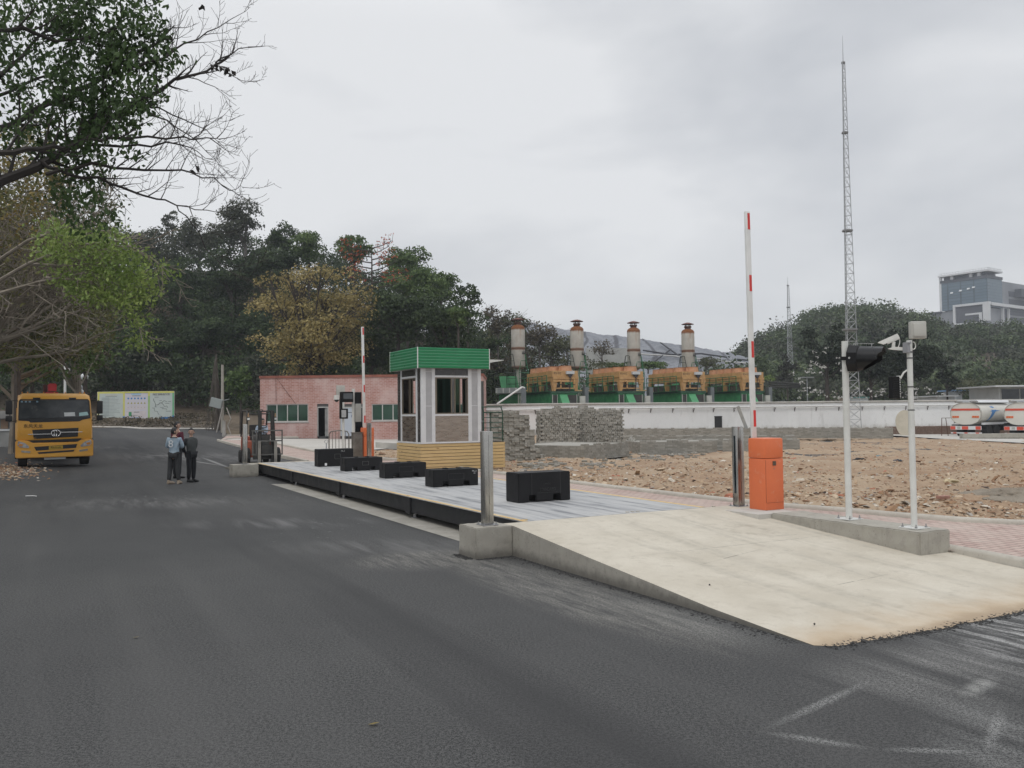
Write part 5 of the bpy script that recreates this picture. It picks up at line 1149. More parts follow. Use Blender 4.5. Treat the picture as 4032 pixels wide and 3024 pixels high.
for k,(p0,p1) in enumerate(((1150,1128),(1180,1160),(1205,1190))): tbx('strip_window',M_TD,W2+10,W2+60,1.3,1.49,zz(p0),zz(p1))
for k,(p0,p1) in enumerate(((1228,1208),(1255,1236),(1275,1262))): tbx('strip_window',M_TD,W2+6,W2+60,.4,.59,zz(p0),zz(p1))
tbx('dark_block',M_TD,W2+16,W2+60,-2,1.2,zz(1150),zz(1118)); tbx('white_fin',M_TW,W2-1,W2-.3,-.8,.5,zz(1290),zz(1205)); tbx('white_fin',M_TW,W2+5,W2+5.6,-.8,.5,zz(1290),zz(1205)); tbx('dark_bay',M_TD,W2-.2,W2+4.9,.3,.55,zz(1290),zz(1206))
# ================================================================ small houses behind the wall
def shed(name,lab,px0,px1,pyt,pyb,Y,dep,m,roofm,win=None,over=.5):
    a_=P(px0,pyb,Y); c_=P(px1,pyb,Y); zt=P((px0+px1)/2,pyt,Y).z; r=thing(name,lab,'building',(a_.x,Y,0)); w_=c_.x-a_.x
    b=MB(); b.box(0,w_,0,dep,-1,zt-.15); b.build('wall',m,r); b=MB(); b.box(-over,w_+over,-over*1.3,dep+.3,zt-.15,zt); b.build('roof',roofm,r)
    if win:
        for (x0,x1,z0,z1) in win: b=MB(); b.box(x0,x1,-.05,-.0,z0,z1); f_=b.build('window',M_FR,r); b=MB(); b.box(x0+.1,(x0+x1)/2-.05,-.07,-.051,z0+.1,z1-.1); b.build('pane',M_GLASSD,f_); b=MB(); b.box((x0+x1)/2+.05,x1-.1,-.07,-.051,z0+.1,z1-.1); b.build('pane',M_GLASSD,f_)
    return r
M_HW=mat('house_white',(.68,.70,.71),(.60,.62,.63),.7,sc=.8)
shed('white_house','white flat house with a thin overhanging roof, far right behind the tankers',3935,4300,1517,1600,92,6,M_HW,M_TW,[(.15,4.3,2.6,4.2)],1.3)
shed('low_house','small white building half hidden by the dark tree behind the wall',3690,3760,1557,1600,100,5,M_HW,M_TW,[(.8,2.2,2.2,2.9)],.3)
shed('low_house','tiny white shed behind the wall, right of the lattice mast',3380,3420,1562,1600,95,3,M_HW,mat('teal_roof',(.10,.25,.24),None,.6),None,.15)
shed('canopy','small blue roofed canopy right of the dark trees',3765,3790,1535,1600,104,3,M_HW,mat('blue_roof',(.20,.33,.52),None,.5),None,.6)
b=MB(); q=P(3180,1600,100); r=thing('street_lamp','thin grey lamp post standing among the white blossoms behind the wall','street lamp',(q.x,q.y,0)); b.cyl((0,0,0),(0,0,P(3180,1488,100).z),.08,.05,8); b.build('pole',M_GALV,r); b=MB(); b.box(-.8,.8,-.1,.1,P(3180,1488,100).z,P(3180,1484,100).z); b.build('lamp_head',M_GALV,r)
# ================================================================ tank lorries
M_TANK=mat('tank_cream',(.66,.64,.58),(.60,.58,.53),.5,sc=.8,spec=.5); M_TRED=mat('tank_red',(.62,.08,.045),None,.45); M_TYRE=mat('tyre',(.018,.018,.018),(.03,.028,.026),.85); M_CHAS=mat('chassis',(.02,.02,.022),(.035,.035,.035),.6); M_TORG=mat('tank_orange',(.66,.20,.05),None,.45); M_TBLU=mat('logo_blue',(.05,.21,.50),None,.4)
def wheel(r,x,y,rad,w_,s=1):
    wr=MB(); wr.lathe([(rad*.62,-w_/2),(rad*.96,-w_/2),(rad,-w_*.38),(rad,w_*.38),(rad*.96,w_/2),(rad*.62,w_/2)],n=28,M=Matrix.Translation((x,y,rad))@Matrix.Rotation(PI/2,4,'Y')); o=wr.build('wheel',M_TYRE,r,True)
    q=MB(); q.lathe([(.05,w_*.25),(rad*.28,w_*.3),(rad*.5,w_*.18),(rad*.6,w_*.45),(rad*.6,-w_*.45),(.05,-w_*.3)],n=20,M=Matrix.Translation((x,y,rad))@Matrix.Rotation(PI/2 if s>0 else -PI/2,4,'Y')); q.build('rim',mat('rim_grey',(.25,.25,.25),(.16,.15,.14),.5,.3),o,True); return o
def tanker(lab):
    r=thing('tank_lorry',lab,'tank lorry')          # local: rear face at y=0, forward +y
    A,B,zc=1.21,.90,1.93; n=40
    sup=lambda t_: (A*math.copysign(abs(math.cos(t_))**.86,math.cos(t_)),zc+B*math.copysign(abs(math.sin(t_))**.86,math.sin(t_)))
    el=[sup(2*PI*i/n) for i in range(n)]
    b=MB(); b.prism(el,.02,6.6,'y'); tk=b.build('tank',M_TANK,r,True)
    b=MB(); e2=[(x*1.02,zc+(z-zc)*1.02) for x,z in el]
    for i in range(n):
        j=(i+1)%n; b.add([(el[i][0]*.985,-.03,zc+(el[i][1]-zc)*.985),(e2[i][0],-.03,e2[i][1]),(e2[j][0],-.03,e2[j][1]),(el[j][0]*.985,-.03,zc+(el[j][1]-zc)*.985),(el[i][0]*.985,.10,zc+(el[i][1]-zc)*.985),(e2[i][0],.10,e2[i][1]),(e2[j][0],.10,e2[j][1]),(el[j][0]*.985,.10,zc+(el[j][1]-zc)*.985)],[(0,1,2,3),(4,7,6,5),(1,5,6,2),(0,3,7,4)])
    b.build('end_rim',mat('rim_trim',(.30,.29,.26),(.55,.52,.46),.5,sc=9),tk)
    b=MB(); b.box(-1.13,1.13,-.006,.02,zc+.26,zc+.42); b.build('red_band',M_TRED,tk)
    for x0 in (-1.08,.50): 
        b=MB(); b.box(x0,x0+.54,-.006,.02,zc-.34,zc-.18); ob=b.build('reflective_strip',M_TORG,tk)
        b=MB(); 
        for k in range(3): b.prism([(x0+.03+.18*k,zc-.34),(x0+.10+.18*k,zc-.34),(x0+.16+.18*k,zc-.18),(x0+.09+.18*k,zc-.18)],-.009,-.0065,'y')
        b.build('hatching',M_TRED,ob)
    b=MB(); b.box(-.75,.75,.3,6.3,zc+B-.02,zc+B+.03); b.prism([(-.95,zc+B+.02),(-.75,zc+B+.22),(-.70,zc+B+.22),(-.90,zc+B)],.3,6.3,'y'); b.prism([(.95,zc+B+.02),(.75,zc+B+.22),(.70,zc+B+.22),(.90,zc+B)],.3,6.3,'y'); b.build('roof_walkway',M_TW,tk)
    b=MB()
    for x0 in (-.85,.35): b.box(x0,x0+.5,-.02,.28,zc+B+.02,zc+B+.12)
    b.build('roof_box',mat('roofbox',(.25,.24,.22),None,.6),tk)
    # bird-like emblem on the side facing the camera
    b=MB()
    def sx(z): 
        s=clip((z)/B,-1,1); return A*(1-abs(s)**(2/.86))**(.86/2)+.015
    def panel(pl): 
        
        A_,B_,C_,D_=pl; N_=8
        b.add([(lambda y,z:(sx(z),y,zc+z))(*[(A_[i]*(1-u)+B_[i]*u)*(1-w)+(D_[i]*(1-u)+C_[i]*u)*w for i in (0,1)]) for w in [k/N_ for k in range(N_+1)] for u in (0,.5,1)],[(k*3+m_,k*3+m_+1,(k+1)*3+m_+1,(k+1)*3+m_) for k in range(N_) for m_ in (0,1)])
    for pl in ([(1.9,.30),(2.9,.30),(2.75,.20),(2.1,.20)],[(1.55,.16),(2.6,.27),(3.6,.24),(2.6,.14)],[(2.1,.20),(2.75,.20),(1.65,-.60),(1.4,-.62)],[(1.9,.56),(2.4,.44),(2.75,.50),(2.5,.60)]): panel(pl)
    b.build('blue_emblem',M_TBLU,tk)
    b=MB(); b.box(-.42,.42,.2,8.5,.75,1.05); b.box(-1.15,1.15,.02,.15,.95,1.05); b.build('chassis',M_CHAS,r)
    b=MB(); b.box(-1.22,1.22,-.10,0,.62,.92); bp=b.build('bumper',M_TW,r)
    for x0,x1 in ((-1.20,-.80),(-.28,.22),(.80,1.20)): b=MB(); b.box(x0,x1,-.115,-.101,.64,.90); b.build('red_light' if abs(x0+x1)>1 else 'red_panel',M_TRED,bp)
    b=MB(); b.box(-.66,-.40,-.113,-.101,.68,.88); b.build('number_plate',M_CREAM,bp)
    b=MB(); b.box(-1.22,1.22,-.02,.05,.30,.40); bb=b.build('underrun_bar',M_TW,r)
    for x in (-.9,0,.9): b=MB(); b.box(x-.13,x+.13,-.028,-.021,.31,.39); b.build('red_mark',M_TRED,bb)
    for y in (1.5,2.85): wheel(r,-.98,y,.50,.5,-1); wheel(r,.98,y,.50,.5,1)
    wheel(r,1.02,7.6,.50,.3,1); wheel(r,-1.02,7.6,.50,.3,-1)
    for sx_ in (-1,1):
        b=MB(); b.box(sx_*1.12-.02,sx_*1.12+.02,.4,6.3,1.15,1.22); b.box(sx_*1.0-.25,sx_*1.0+.25,4.2,6.4,.5,1.1); b.build('side_guard',M_CHAS,r)
    b=MB(); b.box(A-.10,A+.02,.25,6.4,1.02,1.20); b.build('hose_tray',M_TW,r)
    # cab
    b=MB(); b.prism([(6.9,.55),(8.9,.55),(9.0,1.5),(8.75,2.75),(6.9,2.85)],-1.2,1.2,'x'); cb=b.build('cab',M_TW,r)
    b=MB(); b.box(1.2,1.21,7.5,8.5,1.7,2.4); b.box(-1.21,-1.2,7.5,8.5,1.7,2.4); b.build('window',M_GLASSD,cb)
    return r
t1=tanker('cream tank lorry with blue emblem on its side, left of two seen from behind')
q=GT(3793,1723); t1.location=q+Vector((.35,.2,.02)); t1.rotation_euler=(0,0,R_(-52))
t2=dup(t1,GT(4022,1726)+Vector((0,0,.02)),R_(-50),'cream tank lorry cut off by the right edge of the photo'); t1['group']=t2['group']='cream tank lorries parked at the wall'
b=MB()
for x in (0,.55): b.tube([(x,0,0),(x*.6+.1,.1,1.5)],.03,5)
b.tube([(.1,.1,1.5),(1.9,.1,1.5)],.02,5); b.tube([(.05,0,.75),(.45,.05,.75)],.02,5)
o=b.build('pipe_trestle',M_RUST); o.location=GT(3708,1716,.09); tag(o,'thin rusty pipe trestle left of the first tank lorry','trestle')
b=MB(); b.box(0,6.2,-.5,0,0,.42); o=b.build('stone_edge',M_CONC); o.location=GT(3778,1730,.02); tag(o,'grey stone slab step in the track edge before the tank lorries','slab')
# ================================================================ figures
def skin(name,verts,edges,radii,m,parent,sub=2,flat=None):
    me=bpy.data.meshes.new(name); me.from_pydata([tuple(v) for v in verts],edges,[]); o=bpy.data.objects.new(name,me); link(o)
    sk=o.modifiers.new('s','SKIN'); sk.use_smooth_shade=True
    for i,r in enumerate(radii): q=me.skin_vertices[0].data[i]; q.radius=r if isinstance(r,tuple) else (r,r); q.use_root=(i==0)
    o.modifiers.new('d','SUBSURF').levels=sub
    dg=bpy.context.evaluated_depsgraph_get(); nm=bpy.data.meshes.new_from_object(o.evaluated_get(dg)); bpy.data.objects.remove(o)
    nm.materials.clear(); nm.materials.append(m); nm.name=name; p=bpy.data.objects.new(name,nm); link(p,parent); return p
M_SKIN=mat('skin',(.52,.34,.26),(.46,.29,.215),.55); M_HAIR=mat('hair',(.010,.009,.009),None,.5); M_DENIM=mat('denim',(.26,.34,.42),(.38,.46,.52),.85,sc=6,c3=(.16,.22,.30),sc3=12); M_TRO=mat('trousers',(.025,.026,.028),(.045,.046,.048),.85,sc=8); M_BLKC=mat('black_cloth',(.010,.011,.014),(.018,.019,.022),.85); M_VEST=mat('vest_grey',(.045,.05,.05),(.075,.08,.08),.85,sc=8); M_SHOE=mat('shoe_tan',(.34,.27,.20),(.42,.35,.28),.7); M_SHOEB=mat('shoe_black',(.012,.012,.012),None,.4); M_MAR=mat('maroon',(.10,.015,.03),None,.8); M_SHIRT=mat('shirt_blue',(.32,.40,.50),(.40,.47,.56),.8)
def chain(pts): return [Vector(p) for p in pts]
def head(r,c,rz,m_hair,face=True):
    """head facing local -y before rz"""
    M=Matrix.Translation(c)@Matrix.Rotation(rz,4,'Z'); bm=bmesh.new(); bmesh.ops.create_uvsphere(bm,u_segments=20,v_segments=16,radius=1)
    for v in bm.verts:
        x,y,z=v.co; x*=.077; y*=.095; z*=.118
        if z<0: x*=1-.28*(-z/.118); y=y*(1-.10*(-z/.118))-.010*(-z/.118)
        if y<-.06 and abs(x)<.03: y-=.0
        v.co=Vector((x,y,z))
    bm.verts.index_update(); b=MB(); b.add([v.co for v in bm.verts],[[v.index for v in f.verts] for f in bm.faces],M); bm.free()
    b.prism([(-.014,-.035),(.014,-.035),(.004,.02),(-.004,.02)],-.112,-.085,'y',M)
    for s in (-1,1): b.sphere((s*.078,.005,-.01),.022,8,M,1.4)
    return b,M
def hand(b,p,d,side):
    """palm at p pointing along d, five fingers"""
    d=Vector(d).normalized(); a=Vector((0,0,1)) if abs(d.z)<.9 else Vector((0,-1,0)); w_=d.cross(a).normalized(); n=w_.cross(d); p=Vector(p)
    b.tube([p,p+d*.045,p+d*.085],[.026,.036,.032],8)
    for k,(o,ln) in enumerate(((-.027,.062),(-.009,.074),(.009,.070),(.026,.055))):
        q=p+d*.085+w_*o; b.tube([q,q+d*ln*.5-n*.006,q+d*ln*.8-n*.022],[.0095,.0085,.007],6)
    q=p+d*.03+w_*(-.03*side); b.tube([q,q+d*.03-w_*(.022*side),q+d*.06-w_*(.03*side)-n*.01],[.012,.010,.008],6)
def person(lab,loc,rz,H,legs,torso,arms,headc,headrz,mj,mt,ms,mb,jr=1.0,shoe_r=.045,collar=None,arm_m=None):
    r=thing('person',lab,'person',loc,rz); s=H/1.72
    S=lambda pts:[Vector(p)*s for p in pts]
    # one continuous body: torso, neck, arms down to the wrists, legs to the ankles, hands and head merged on
    pel,ch,nk=S(torso); V=[pel]; E_=[]; Rr=[.10*s]
    def add(pts,rad,par):
        for p,q in zip(S(pts),rad): V.append(p); Rr.append(q*s if not isinstance(q,tuple) else (q[0]*s,q[1]*s)); E_.append((par,len(V)-1)); par=len(V)-1
        return par
    mid=(Vector(torso[0])+Vector(torso[1]))/2; c1=add([mid,torso[1]],[.10,.11],0); add([torso[2],Vector(headc)-Vector((0,0,.06))],[.055,.05],c1)
    for a in arms: add(a,[.05,.038,.024],c1)
    for l in legs: add(l[:3],[.08,.055,.038],0)
    body=skin('body',V,E_,Rr,M_SKIN,r,1)
    hb,Mh=head(r,Vector(headc)*s,headrz,M_HAIR); 
    for i,a in enumerate(arms): e,wv=Vector(a[-2])*s,Vector(a[-1])*s; hand(hb,wv,(wv-e),1 if i else -1)
    ho=hb.build('tmp',M_SKIN,r,True)
    # merge head and hands into the body mesh
    bm=bmesh.new(); bm.from_mesh(body.data); bm.from_mesh(ho.data); bm.to_mesh(body.data); bm.free(); bpy.data.objects.remove(ho); body.data.polygons.foreach_set('use_smooth',[True]*len(body.data.polygons))
    # hair
    bm=bmesh.new(); bmesh.ops.create_uvsphere(bm,u_segments=20,v_segments=14,radius=1)
    for v in list(bm.verts):
        x,y,z=v.co; v.co=Vector((x*.086,y*.104+.006,z*.122+.010)); v.co*=1+.05*mn.noise(Vector((x,y,z))*6+Vector(loc))
    for v in [v for v in bm.verts if (v.co.y<-.045 and v.co.z<.055) or v.co.z<-.075]: bm.verts.remove(v)
    me=bpy.data.meshes.new('hair'); bm.to_mesh(me); bm.free(); me.transform(Mh); me.materials.append(M_HAIR); me.polygons.foreach_set('use_smooth',[True]*len(me.polygons)); link(bpy.data.objects.new('hair',me),r)
    fb=MB(); 
    for x in (-.03,.03): fb.box(x-.014,x+.014,-.094,-.084,.0,.012,Mh); fb.box(x-.018,x+.018,-.094,-.084,.022,.029,Mh)
    fb.build('eyes',M_HAIR,r); fb=MB(); fb.box(-.024,.024,-.090,-.080,-.058,-.050,Mh); fb.build('mouth',mat('lips',(.22,.07,.06),None,.5),r)
    # jacket
    V=[];E_=[];Rr=[]
    V.append(S([Vector(torso[0])-Vector((0,0,.07))])[0]); Rr.append((.165*s*jr,.13*s*jr))
    c0=add([mid+Vector((0,0,.02)),torso[1],Vector(torso[1])+Vector((0,0,.09))],[(.15*jr,.115*jr),(.17*jr,.12*jr),(.12*jr,.085*jr)],0); add([Vector(torso[2])+Vector((0,0,.015))],[.068],c0)
    for a in arms: add(a if not arm_m else [a[0]],[.078*jr,.060*jr,.046*jr] if not arm_m else [.085*jr],c0-1)
    j=skin('jacket',V,E_,Rr,mj,r,2)
    if arm_m:
        for a in arms: V=[];E_=[];Rr=[]; V.append(Vector(torso[1])*s*.5+Vector(a[0])*s*.5); Rr.append(.08*s); add(a,[.086,.066,.054],0); skin('sleeve',V,E_,Rr,arm_m,r,2)
    V=[Vector(torso[0])*s+Vector((0,0,-.0))]; E_=[]; Rr=[(.145*s,.105*s)]
    for l in legs: add([Vector(l[0])+Vector((0,0,.02)),l[1],l[2]],[(.098,.095),.078,.062],0)
    skin('trousers',V,E_,Rr,mt,r,2)
    for l in legs:
        a_=Vector(l[2])*s; t_=Vector(l[3])*s; d=(t_-a_); d.z=0; b=MB(); h_=Vector((a_.x,a_.y,0))-d*.25
        b.tube([h_+Vector((0,0,.04)),h_+d*.35+Vector((0,0,.05)),h_+d*.85+Vector((0,0,.038)),h_+d*1.22+Vector((0,0,.028))],[.036*s,.046*s,.046*s,.026*s],10); b.tube([h_+d*.22+Vector((0,0,.04)),a_+Vector((0,0,.04))],[.042*s,.045*s],10); b.build('shoe',ms,r,True)
    return r
# man in a denim jacket, seen from behind, arms folded in front, looking right
q=GT(686,1906); D_=0
r=person('man in a pale blue denim jacket with a number on its back, seen from behind',q,R_(183),1.70,
 legs=[[(-.10,0,.86),(-.11,.02,.47),(-.14,.02,.09),(-.16,-.20,.03)],[(.10,0,.86),(.13,-.01,.47),(.15,.03,.09),(.02,-.12,.03)]],
 torso=[(0,0,.90),(0,.01,1.28),(0,0,1.43)],arms=[[(-.17,0,1.36),(-.24,-.04,1.12),(-.08,-.22,1.12)],[(.17,0,1.36),(.24,-.04,1.12),(.09,-.22,1.15)]],
 headc=(.0,-.02,1.59),headrz=R_(-63),mj=M_DENIM,mt=M_TRO,ms=M_SHOE,mb=None,jr=1.0)
bk_=Matrix.Rotation(PI,4,'Z')@Matrix.Translation((0,-.155,1.18))@FACE
txt('8',.30,'jacket_number',mat('print_white',(.6,.62,.64),None,.8),r,Matrix.Rotation(PI,4,'Z')@Matrix.Translation((-.06,-.134,1.20))@Matrix.Rotation(R_(84),4,'X'),.006)
b=MB(); b.box(-.13,.08,.128,.140,1.375,1.405); b.build('jacket_label',M_BLKC,r)
# older man in black sleeves and grey vest, looking at the camera
q=GT(752,1898); person('man in a dark grey vest over black sleeves, turned sideways and looking at the camera',q,R_(62),1.67,
 legs=[[(-.09,0,.86),(-.09,-.02,.47),(-.08,.02,.09),(-.08,-.20,.03)],[(.09,0,.86),(.09,-.03,.47),(.09,0,.09),(.10,-.22,.03)]],
 torso=[(0,0,.90),(0,-.03,1.26),(0,.0,1.43)],arms=[[(-.19,.02,1.35),(-.23,.12,1.10),(-.10,.17,.94)],[(.19,.02,1.35),(.24,.08,1.09),(.12,.17,.95)]],
 headc=(0,-.01,1.58),headrz=R_(-50),mj=M_VEST,mt=M_BLKC,ms=M_SHOEB,mb=None,jr=1.05,arm_m=M_BLKC)
# third man mostly hidden behind them
q=GT(697,1884); person('man hidden behind the one in denim, only his dark hair and maroon collar showing',q,R_(150),1.86,
 legs=[[(-.09,0,.86),(-.09,0,.47),(-.09,0,.09),(-.10,-.2,.03)],[(.09,0,.86),(.09,0,.47),(.09,0,.09),(.09,-.2,.03)]],
 torso=[(0,0,.90),(0,0,1.28),(0,0,1.43)],arms=[[(-.19,0,1.35),(-.20,-.02,1.10),(-.08,-.20,1.08)],[(.19,0,1.35),(.20,-.02,1.10),(.08,-.20,1.10)]],
 headc=(0,0,1.59),headrz=R_(-50),mj=M_MAR,mt=M_BLKC,ms=M_SHOEB,mb=None,jr=.95)
# ================================================================ yellow lorry with a crane
M_YEL2=mat('lorry_yellow',(.72,.37,.055),(.66,.33,.05),.38,sc=1.5,spec=.5,c3=(.45,.23,.05),sc3=6,lo3=.62,hi3=.8); M_WIND=mat('windscreen',(.030,.036,.040),(.07,.075,.078),.1,sc=1.6,c3=(.16,.15,.14),sc3=3,lo3=.58,hi3=.75,spec=.6); M_CHR=mat('chrome',(.6,.6,.6),None,.15,1); M_LAMP=mat('lamp_clear',(.42,.43,.44),(.20,.21,.22),.12,sc=9,spec=.8); M_AMB=mat('amber',(.55,.22,.04),None,.3); M_RED=mat('crane_red',(.42,.03,.045),(.34,.03,.04),.5)
tl=GT(88,1842); tr_=GT(345,1828); tm=(tl+tr_)/2; tm.y=31.6; tm.x=(ray(216,1836).x/ray(216,1836).y)*31.6; tm.z=2-(1649.5-1836+2*186.5)*0+0
tm.z=P(216,1836,31.6).z
lor=thing('crane_lorry','yellow lorry with a red crane behind its cab, facing the camera at the far left','lorry',(tm.x,tm.y,tm.z),R_(31))
fx=lambda X:(X-790)/398.; fz=lambda Y:(1440-Y)/393.
def band(z0,z1,y0,y1,x,m,n_,par,taper0=0,taper1=0):
    b=MB(); b.add([(-x+taper0,y0,z0),(x-taper0,y0,z0),(x-taper1,y1,z1),(-x+taper1,y1,z1),(-x+taper0,2.0,z0),(x-taper0,2.0,z0),(x-taper1,2.0,z1),(-x+taper1,2.0,z1)],[(0,1,2,3),(1,5,6,2),(5,4,7,6),(4,0,3,7),(3,2,6,7),(0,4,5,1)]); return b.build(n_,m,par)
bm=bmesh.new(); prof=[(.98,-.02),(1.05,-.06),(1.66,-.04),(2.44,.16),(2.58,.24),(2.70,.42),(2.72,.9)]
b=MB(); vs=[];fs=[]; n=len(prof)
xs_=[-1.25,-1.21,-1.1,1.1,1.21,1.25]; yo=[.16,.05,0,0,.05,.16]
for i,x in enumerate(xs_):
    for (z,y) in prof: 
        k=1-.06*clip((z-1.6)/1.1,0,1); vs.append((x*k,y+yo[i],z-(.06*(abs(x)>1.2)*(z>2.5))))
for i in range(5):
    for j in range(n-1): fs.append((i*n+j,i*n+j+1,(i+1)*n+j+1,(i+1)*n+j))
base_=len(vs)
for i in (0,5):
    k=1; x=xs_[i]; 
    vs+= [(x,2.0,.98),(x*.94,2.0,2.66)]; j0=len(vs)-2
    fs.append(tuple(i*n+j for j in range(n))+(j0+1,j0))
fs.append((base_,base_+1,base_+3,base_+2)); fs.append((n-1,base_+1,base_+3,5*n+n-1,4*n+n-1,3*n+n-1,2*n+n-1,n+n-1)); b.add(vs,fs)
cab=b.build('cab',M_YEL2,lor,True)
def onf(z): # surface y of the cab front at height z
    for (z0,y0),(z1,y1) in zip(prof,prof[1:]):
        if z0<=z<=z1: return y0+(y1-y0)*(z-z0)/(z1-z0)
    return -.02
def fpoly(pts,m,n_,par,d=.012,pr=None):
    b=MB(); k=len(pts); f0=[(fx(x),(onf(fz(y)) if pr is None else pr)-d,fz(y)) for x,y in pts]; f1=[(p[0],p[1]+.04,p[2]) for p in f0]
    b.add(f0+f1,[tuple(range(k)),tuple(range(k,2*k))[::-1]]+[(i,k+i,k+(i+1)%k,(i+1)%k) for i in range(k)]); return b.build(n_,m,par)
ws=fpoly([(322,490),(345,462),(1228,462),(1248,490),(1258,745),(1150,768),(1110,790),(470,800),(450,780),(318,768)],mat('black_trim',(.012,.012,.013),None,.4),'windscreen_surround',cab,.010)
fpoly([(340,480),(1222,480),(1238,700),(1238,722),(330,745),(332,600)],M_WIND,'windscreen',ws,.022)
fpoly([(905,660),(1048,655),(1052,712),(910,716)],mat('paper_white',(.62,.64,.64),None,.7),'paper',ws,.035); fpoly([(1105,665),(1215,650),(1230,700),(1105,712)],mat('paper_cyan',(.42,.62,.62),None,.7),'paper',ws,.035)
for x in (350,400,450,545): fpoly([(x,488),(x+25,488),(x+25,510),(x,510)],mat('sticker_blue',(.20,.32,.42),None,.6),'sticker',ws,.03)
for x in (500,970): fpoly([(x,440),(x+100,440),(x+95,462),(x+5,462)],mat('black_trim',(.012,.012,.013),None,.4),'visor_bracket',cab,.03)
g_=fpoly([(495,905),(1097,885),(1088,1015),(515,1038)],mat('grille_black',(.012,.013,.015),(.02,.02,.022),.5,sc=20),'grille',cab,.014)
b=MB(); b.box(fx(440),fx(735),-.10,-.085,fz(972),fz(964)); b.box(fx(860),fx(1150),-.10,-.085,fz(950),fz(942)); b.build('chrome_bar',M_CHR,g_)
# twin-leaf round emblem
ce=(fx(798),-.105,fz(960)); b=MB(); b.tube([(ce[0]+.145*math.cos(t_),ce[1],ce[2]+.125*math.sin(t_)) for t_ in [2*PI*i/28 for i in range(29)]],.016,6)
for s_,o_ in ((1,0),(-1,PI)):
    pts=[]
    for i in range(9): q_=i/8; t_=o_+PI*.80*q_-.2; pts.append((ce[0]+(.02+.085*math.sin(PI*q_)*.9)*math.cos(t_+.9)*s_/abs(s_),ce[1]-.004,ce[2]+(.02+.085*math.sin(PI*q_))*math.sin(t_+.9)))
    b.tube(pts,[.006,.016,.024,.028,.026,.022,.016,.010,.004],6)
b.build('round_emblem',M_CHR,g_,True)
txt('东风天龙',.155,'lettering',mat('letter_dark',(.05,.03,.01),None,.5),cab,Matrix.Translation((fx(505),-.055,fz(855)))@FACE,.004)
# lower cab: black seam, bumper
b=MB(); b.box(-1.22,1.22,-.02,1.9,.90,.985); b.prism([(fx(430),fz(1062)),(fx(1140),fz(1040)),(fx(1110),fz(1080)),(fx(470),fz(1092))],-.075,-.02,'y'); b.build('seam',mat('black_trim',(.012,.012,.013),None,.4),cab)
b=MB(); pts=[(-1.27,.34),(1.27,.34),(1.27,.96),(1.10,1.00),(.86,.96),(.72,.885),(-.72,.885),(-.86,.96),(-1.10,1.0),(-1.27,.96)]
b.prism(pts,-.12,.45,'y'); bp=b.build('bumper',M_YEL2,lor)
bm=bmesh.new(); bm.from_mesh(bp.data); bmesh.ops.bevel(bm,geom=[e for e in bm.edges if e.is_manifold and e.calc_face_angle(0)>.5],offset=.03,segments=2,affect='EDGES'); bm.to_mesh(bp.data); bm.free()
fpoly([(520,1150),(1080,1122),(1062,1178),(545,1205)],mat('grille_black',(.012,.013,.015),(.02,.02,.022),.5,sc=20),'air_slot',bp,.012,-.12); fpoly([(562,1228),(1045,1205),(1030,1232),(580,1252)],mat('grille_black',(.012,.013,.015),(.02,.02,.022),.5,sc=20),'air_slot',bp,.012,-.12)
pl=fpoly([(708,1145),(890,1137),(890,1188),(708,1196)],mat('plate_yellow',(.45,.30,.03),None,.5),'number_plate',bp,.030,-.12)
txt('粤A·M1686',.095,'plate_text',mat('letter_dark',(.05,.03,.01),None,.5),pl,Matrix.Translation((fx(799),-.153,fz(1166)))@FACE,.002,sx=.78)
for s_ in (-1,1):
    c_=lambda pts:[(790+s_*(x-790),y) for x,y in pts]
    h_=fpoly(c_([(1120,1085+60),(1180,1090),(1262,1062),(1270,1120),(1240,1150),(1130,1165)]),M_LAMP,'headlight',bp,.022,-.12)
    fpoly(c_([(1195,1110),(1250,1095),(1255,1130),(1215,1140)]),M_AMB,'indicator',h_,.030,-.12)
    fpoly(c_([(1105,1210),(1222,1195),(1220,1222),(1110,1238)]),mat('fog_lamp',(.25,.24,.2),(.4,.38,.33),.25),'fog_light',bp,.014,-.12)
    b=MB(); b.box(s_*1.48-.11,s_*1.48+.11,-.08,.04,1.93,2.42,None,.03); b.box(s_*1.48-.11,s_*1.48+.11,-.08,.04,1.68,1.88,None,.03); b.tube([(s_*1.2,.1,2.42),(s_*1.45,0,2.44),(s_*1.45,0,1.66),(s_*1.2,.1,1.70)],.02,6); b.build('mirror',mat('black_trim',(.012,.012,.013),None,.4),lor,True)
    wheel(lor,s_*1.03,.75,.50,.30,s_)
    wheel(lor,s_*.95,5.6,.50,.52,s_); wheel(lor,s_*.95,6.95,.50,.52,s_)
    b=MB(); b.box(s_*1.10-.15,s_*1.10+.15,.1,1.5,.95,1.02); b.build('mudguard',M_CHAS,lor)
b=MB(); b.box(-.45,.45,.1,9,.62,.92); b.box(-.9,.9,.1,1.9,.5,.62); b.box(-.9,.9,.6,.9,.42,.6); b.build('chassis',M_CHAS,lor)
b=MB(); b.box(-.35,.35,-.06,0,.26,.335); b.build('tow_guard',mat('dull_white',(.35,.37,.38),None,.6),lor)
b=MB(); b.box(-1.2,1.2,3.2,9.2,1.0,1.12); b.box(-1.2,-1.15,3.2,9.2,1.12,1.6); b.box(1.15,1.2,3.2,9.2,1.12,1.6); b.box(-1.2,1.2,9.15,9.2,1.12,1.6); b.box(-1.2,1.2,3.2,3.25,1.12,2.2); b.build('load_bed',M_YEL2,lor)
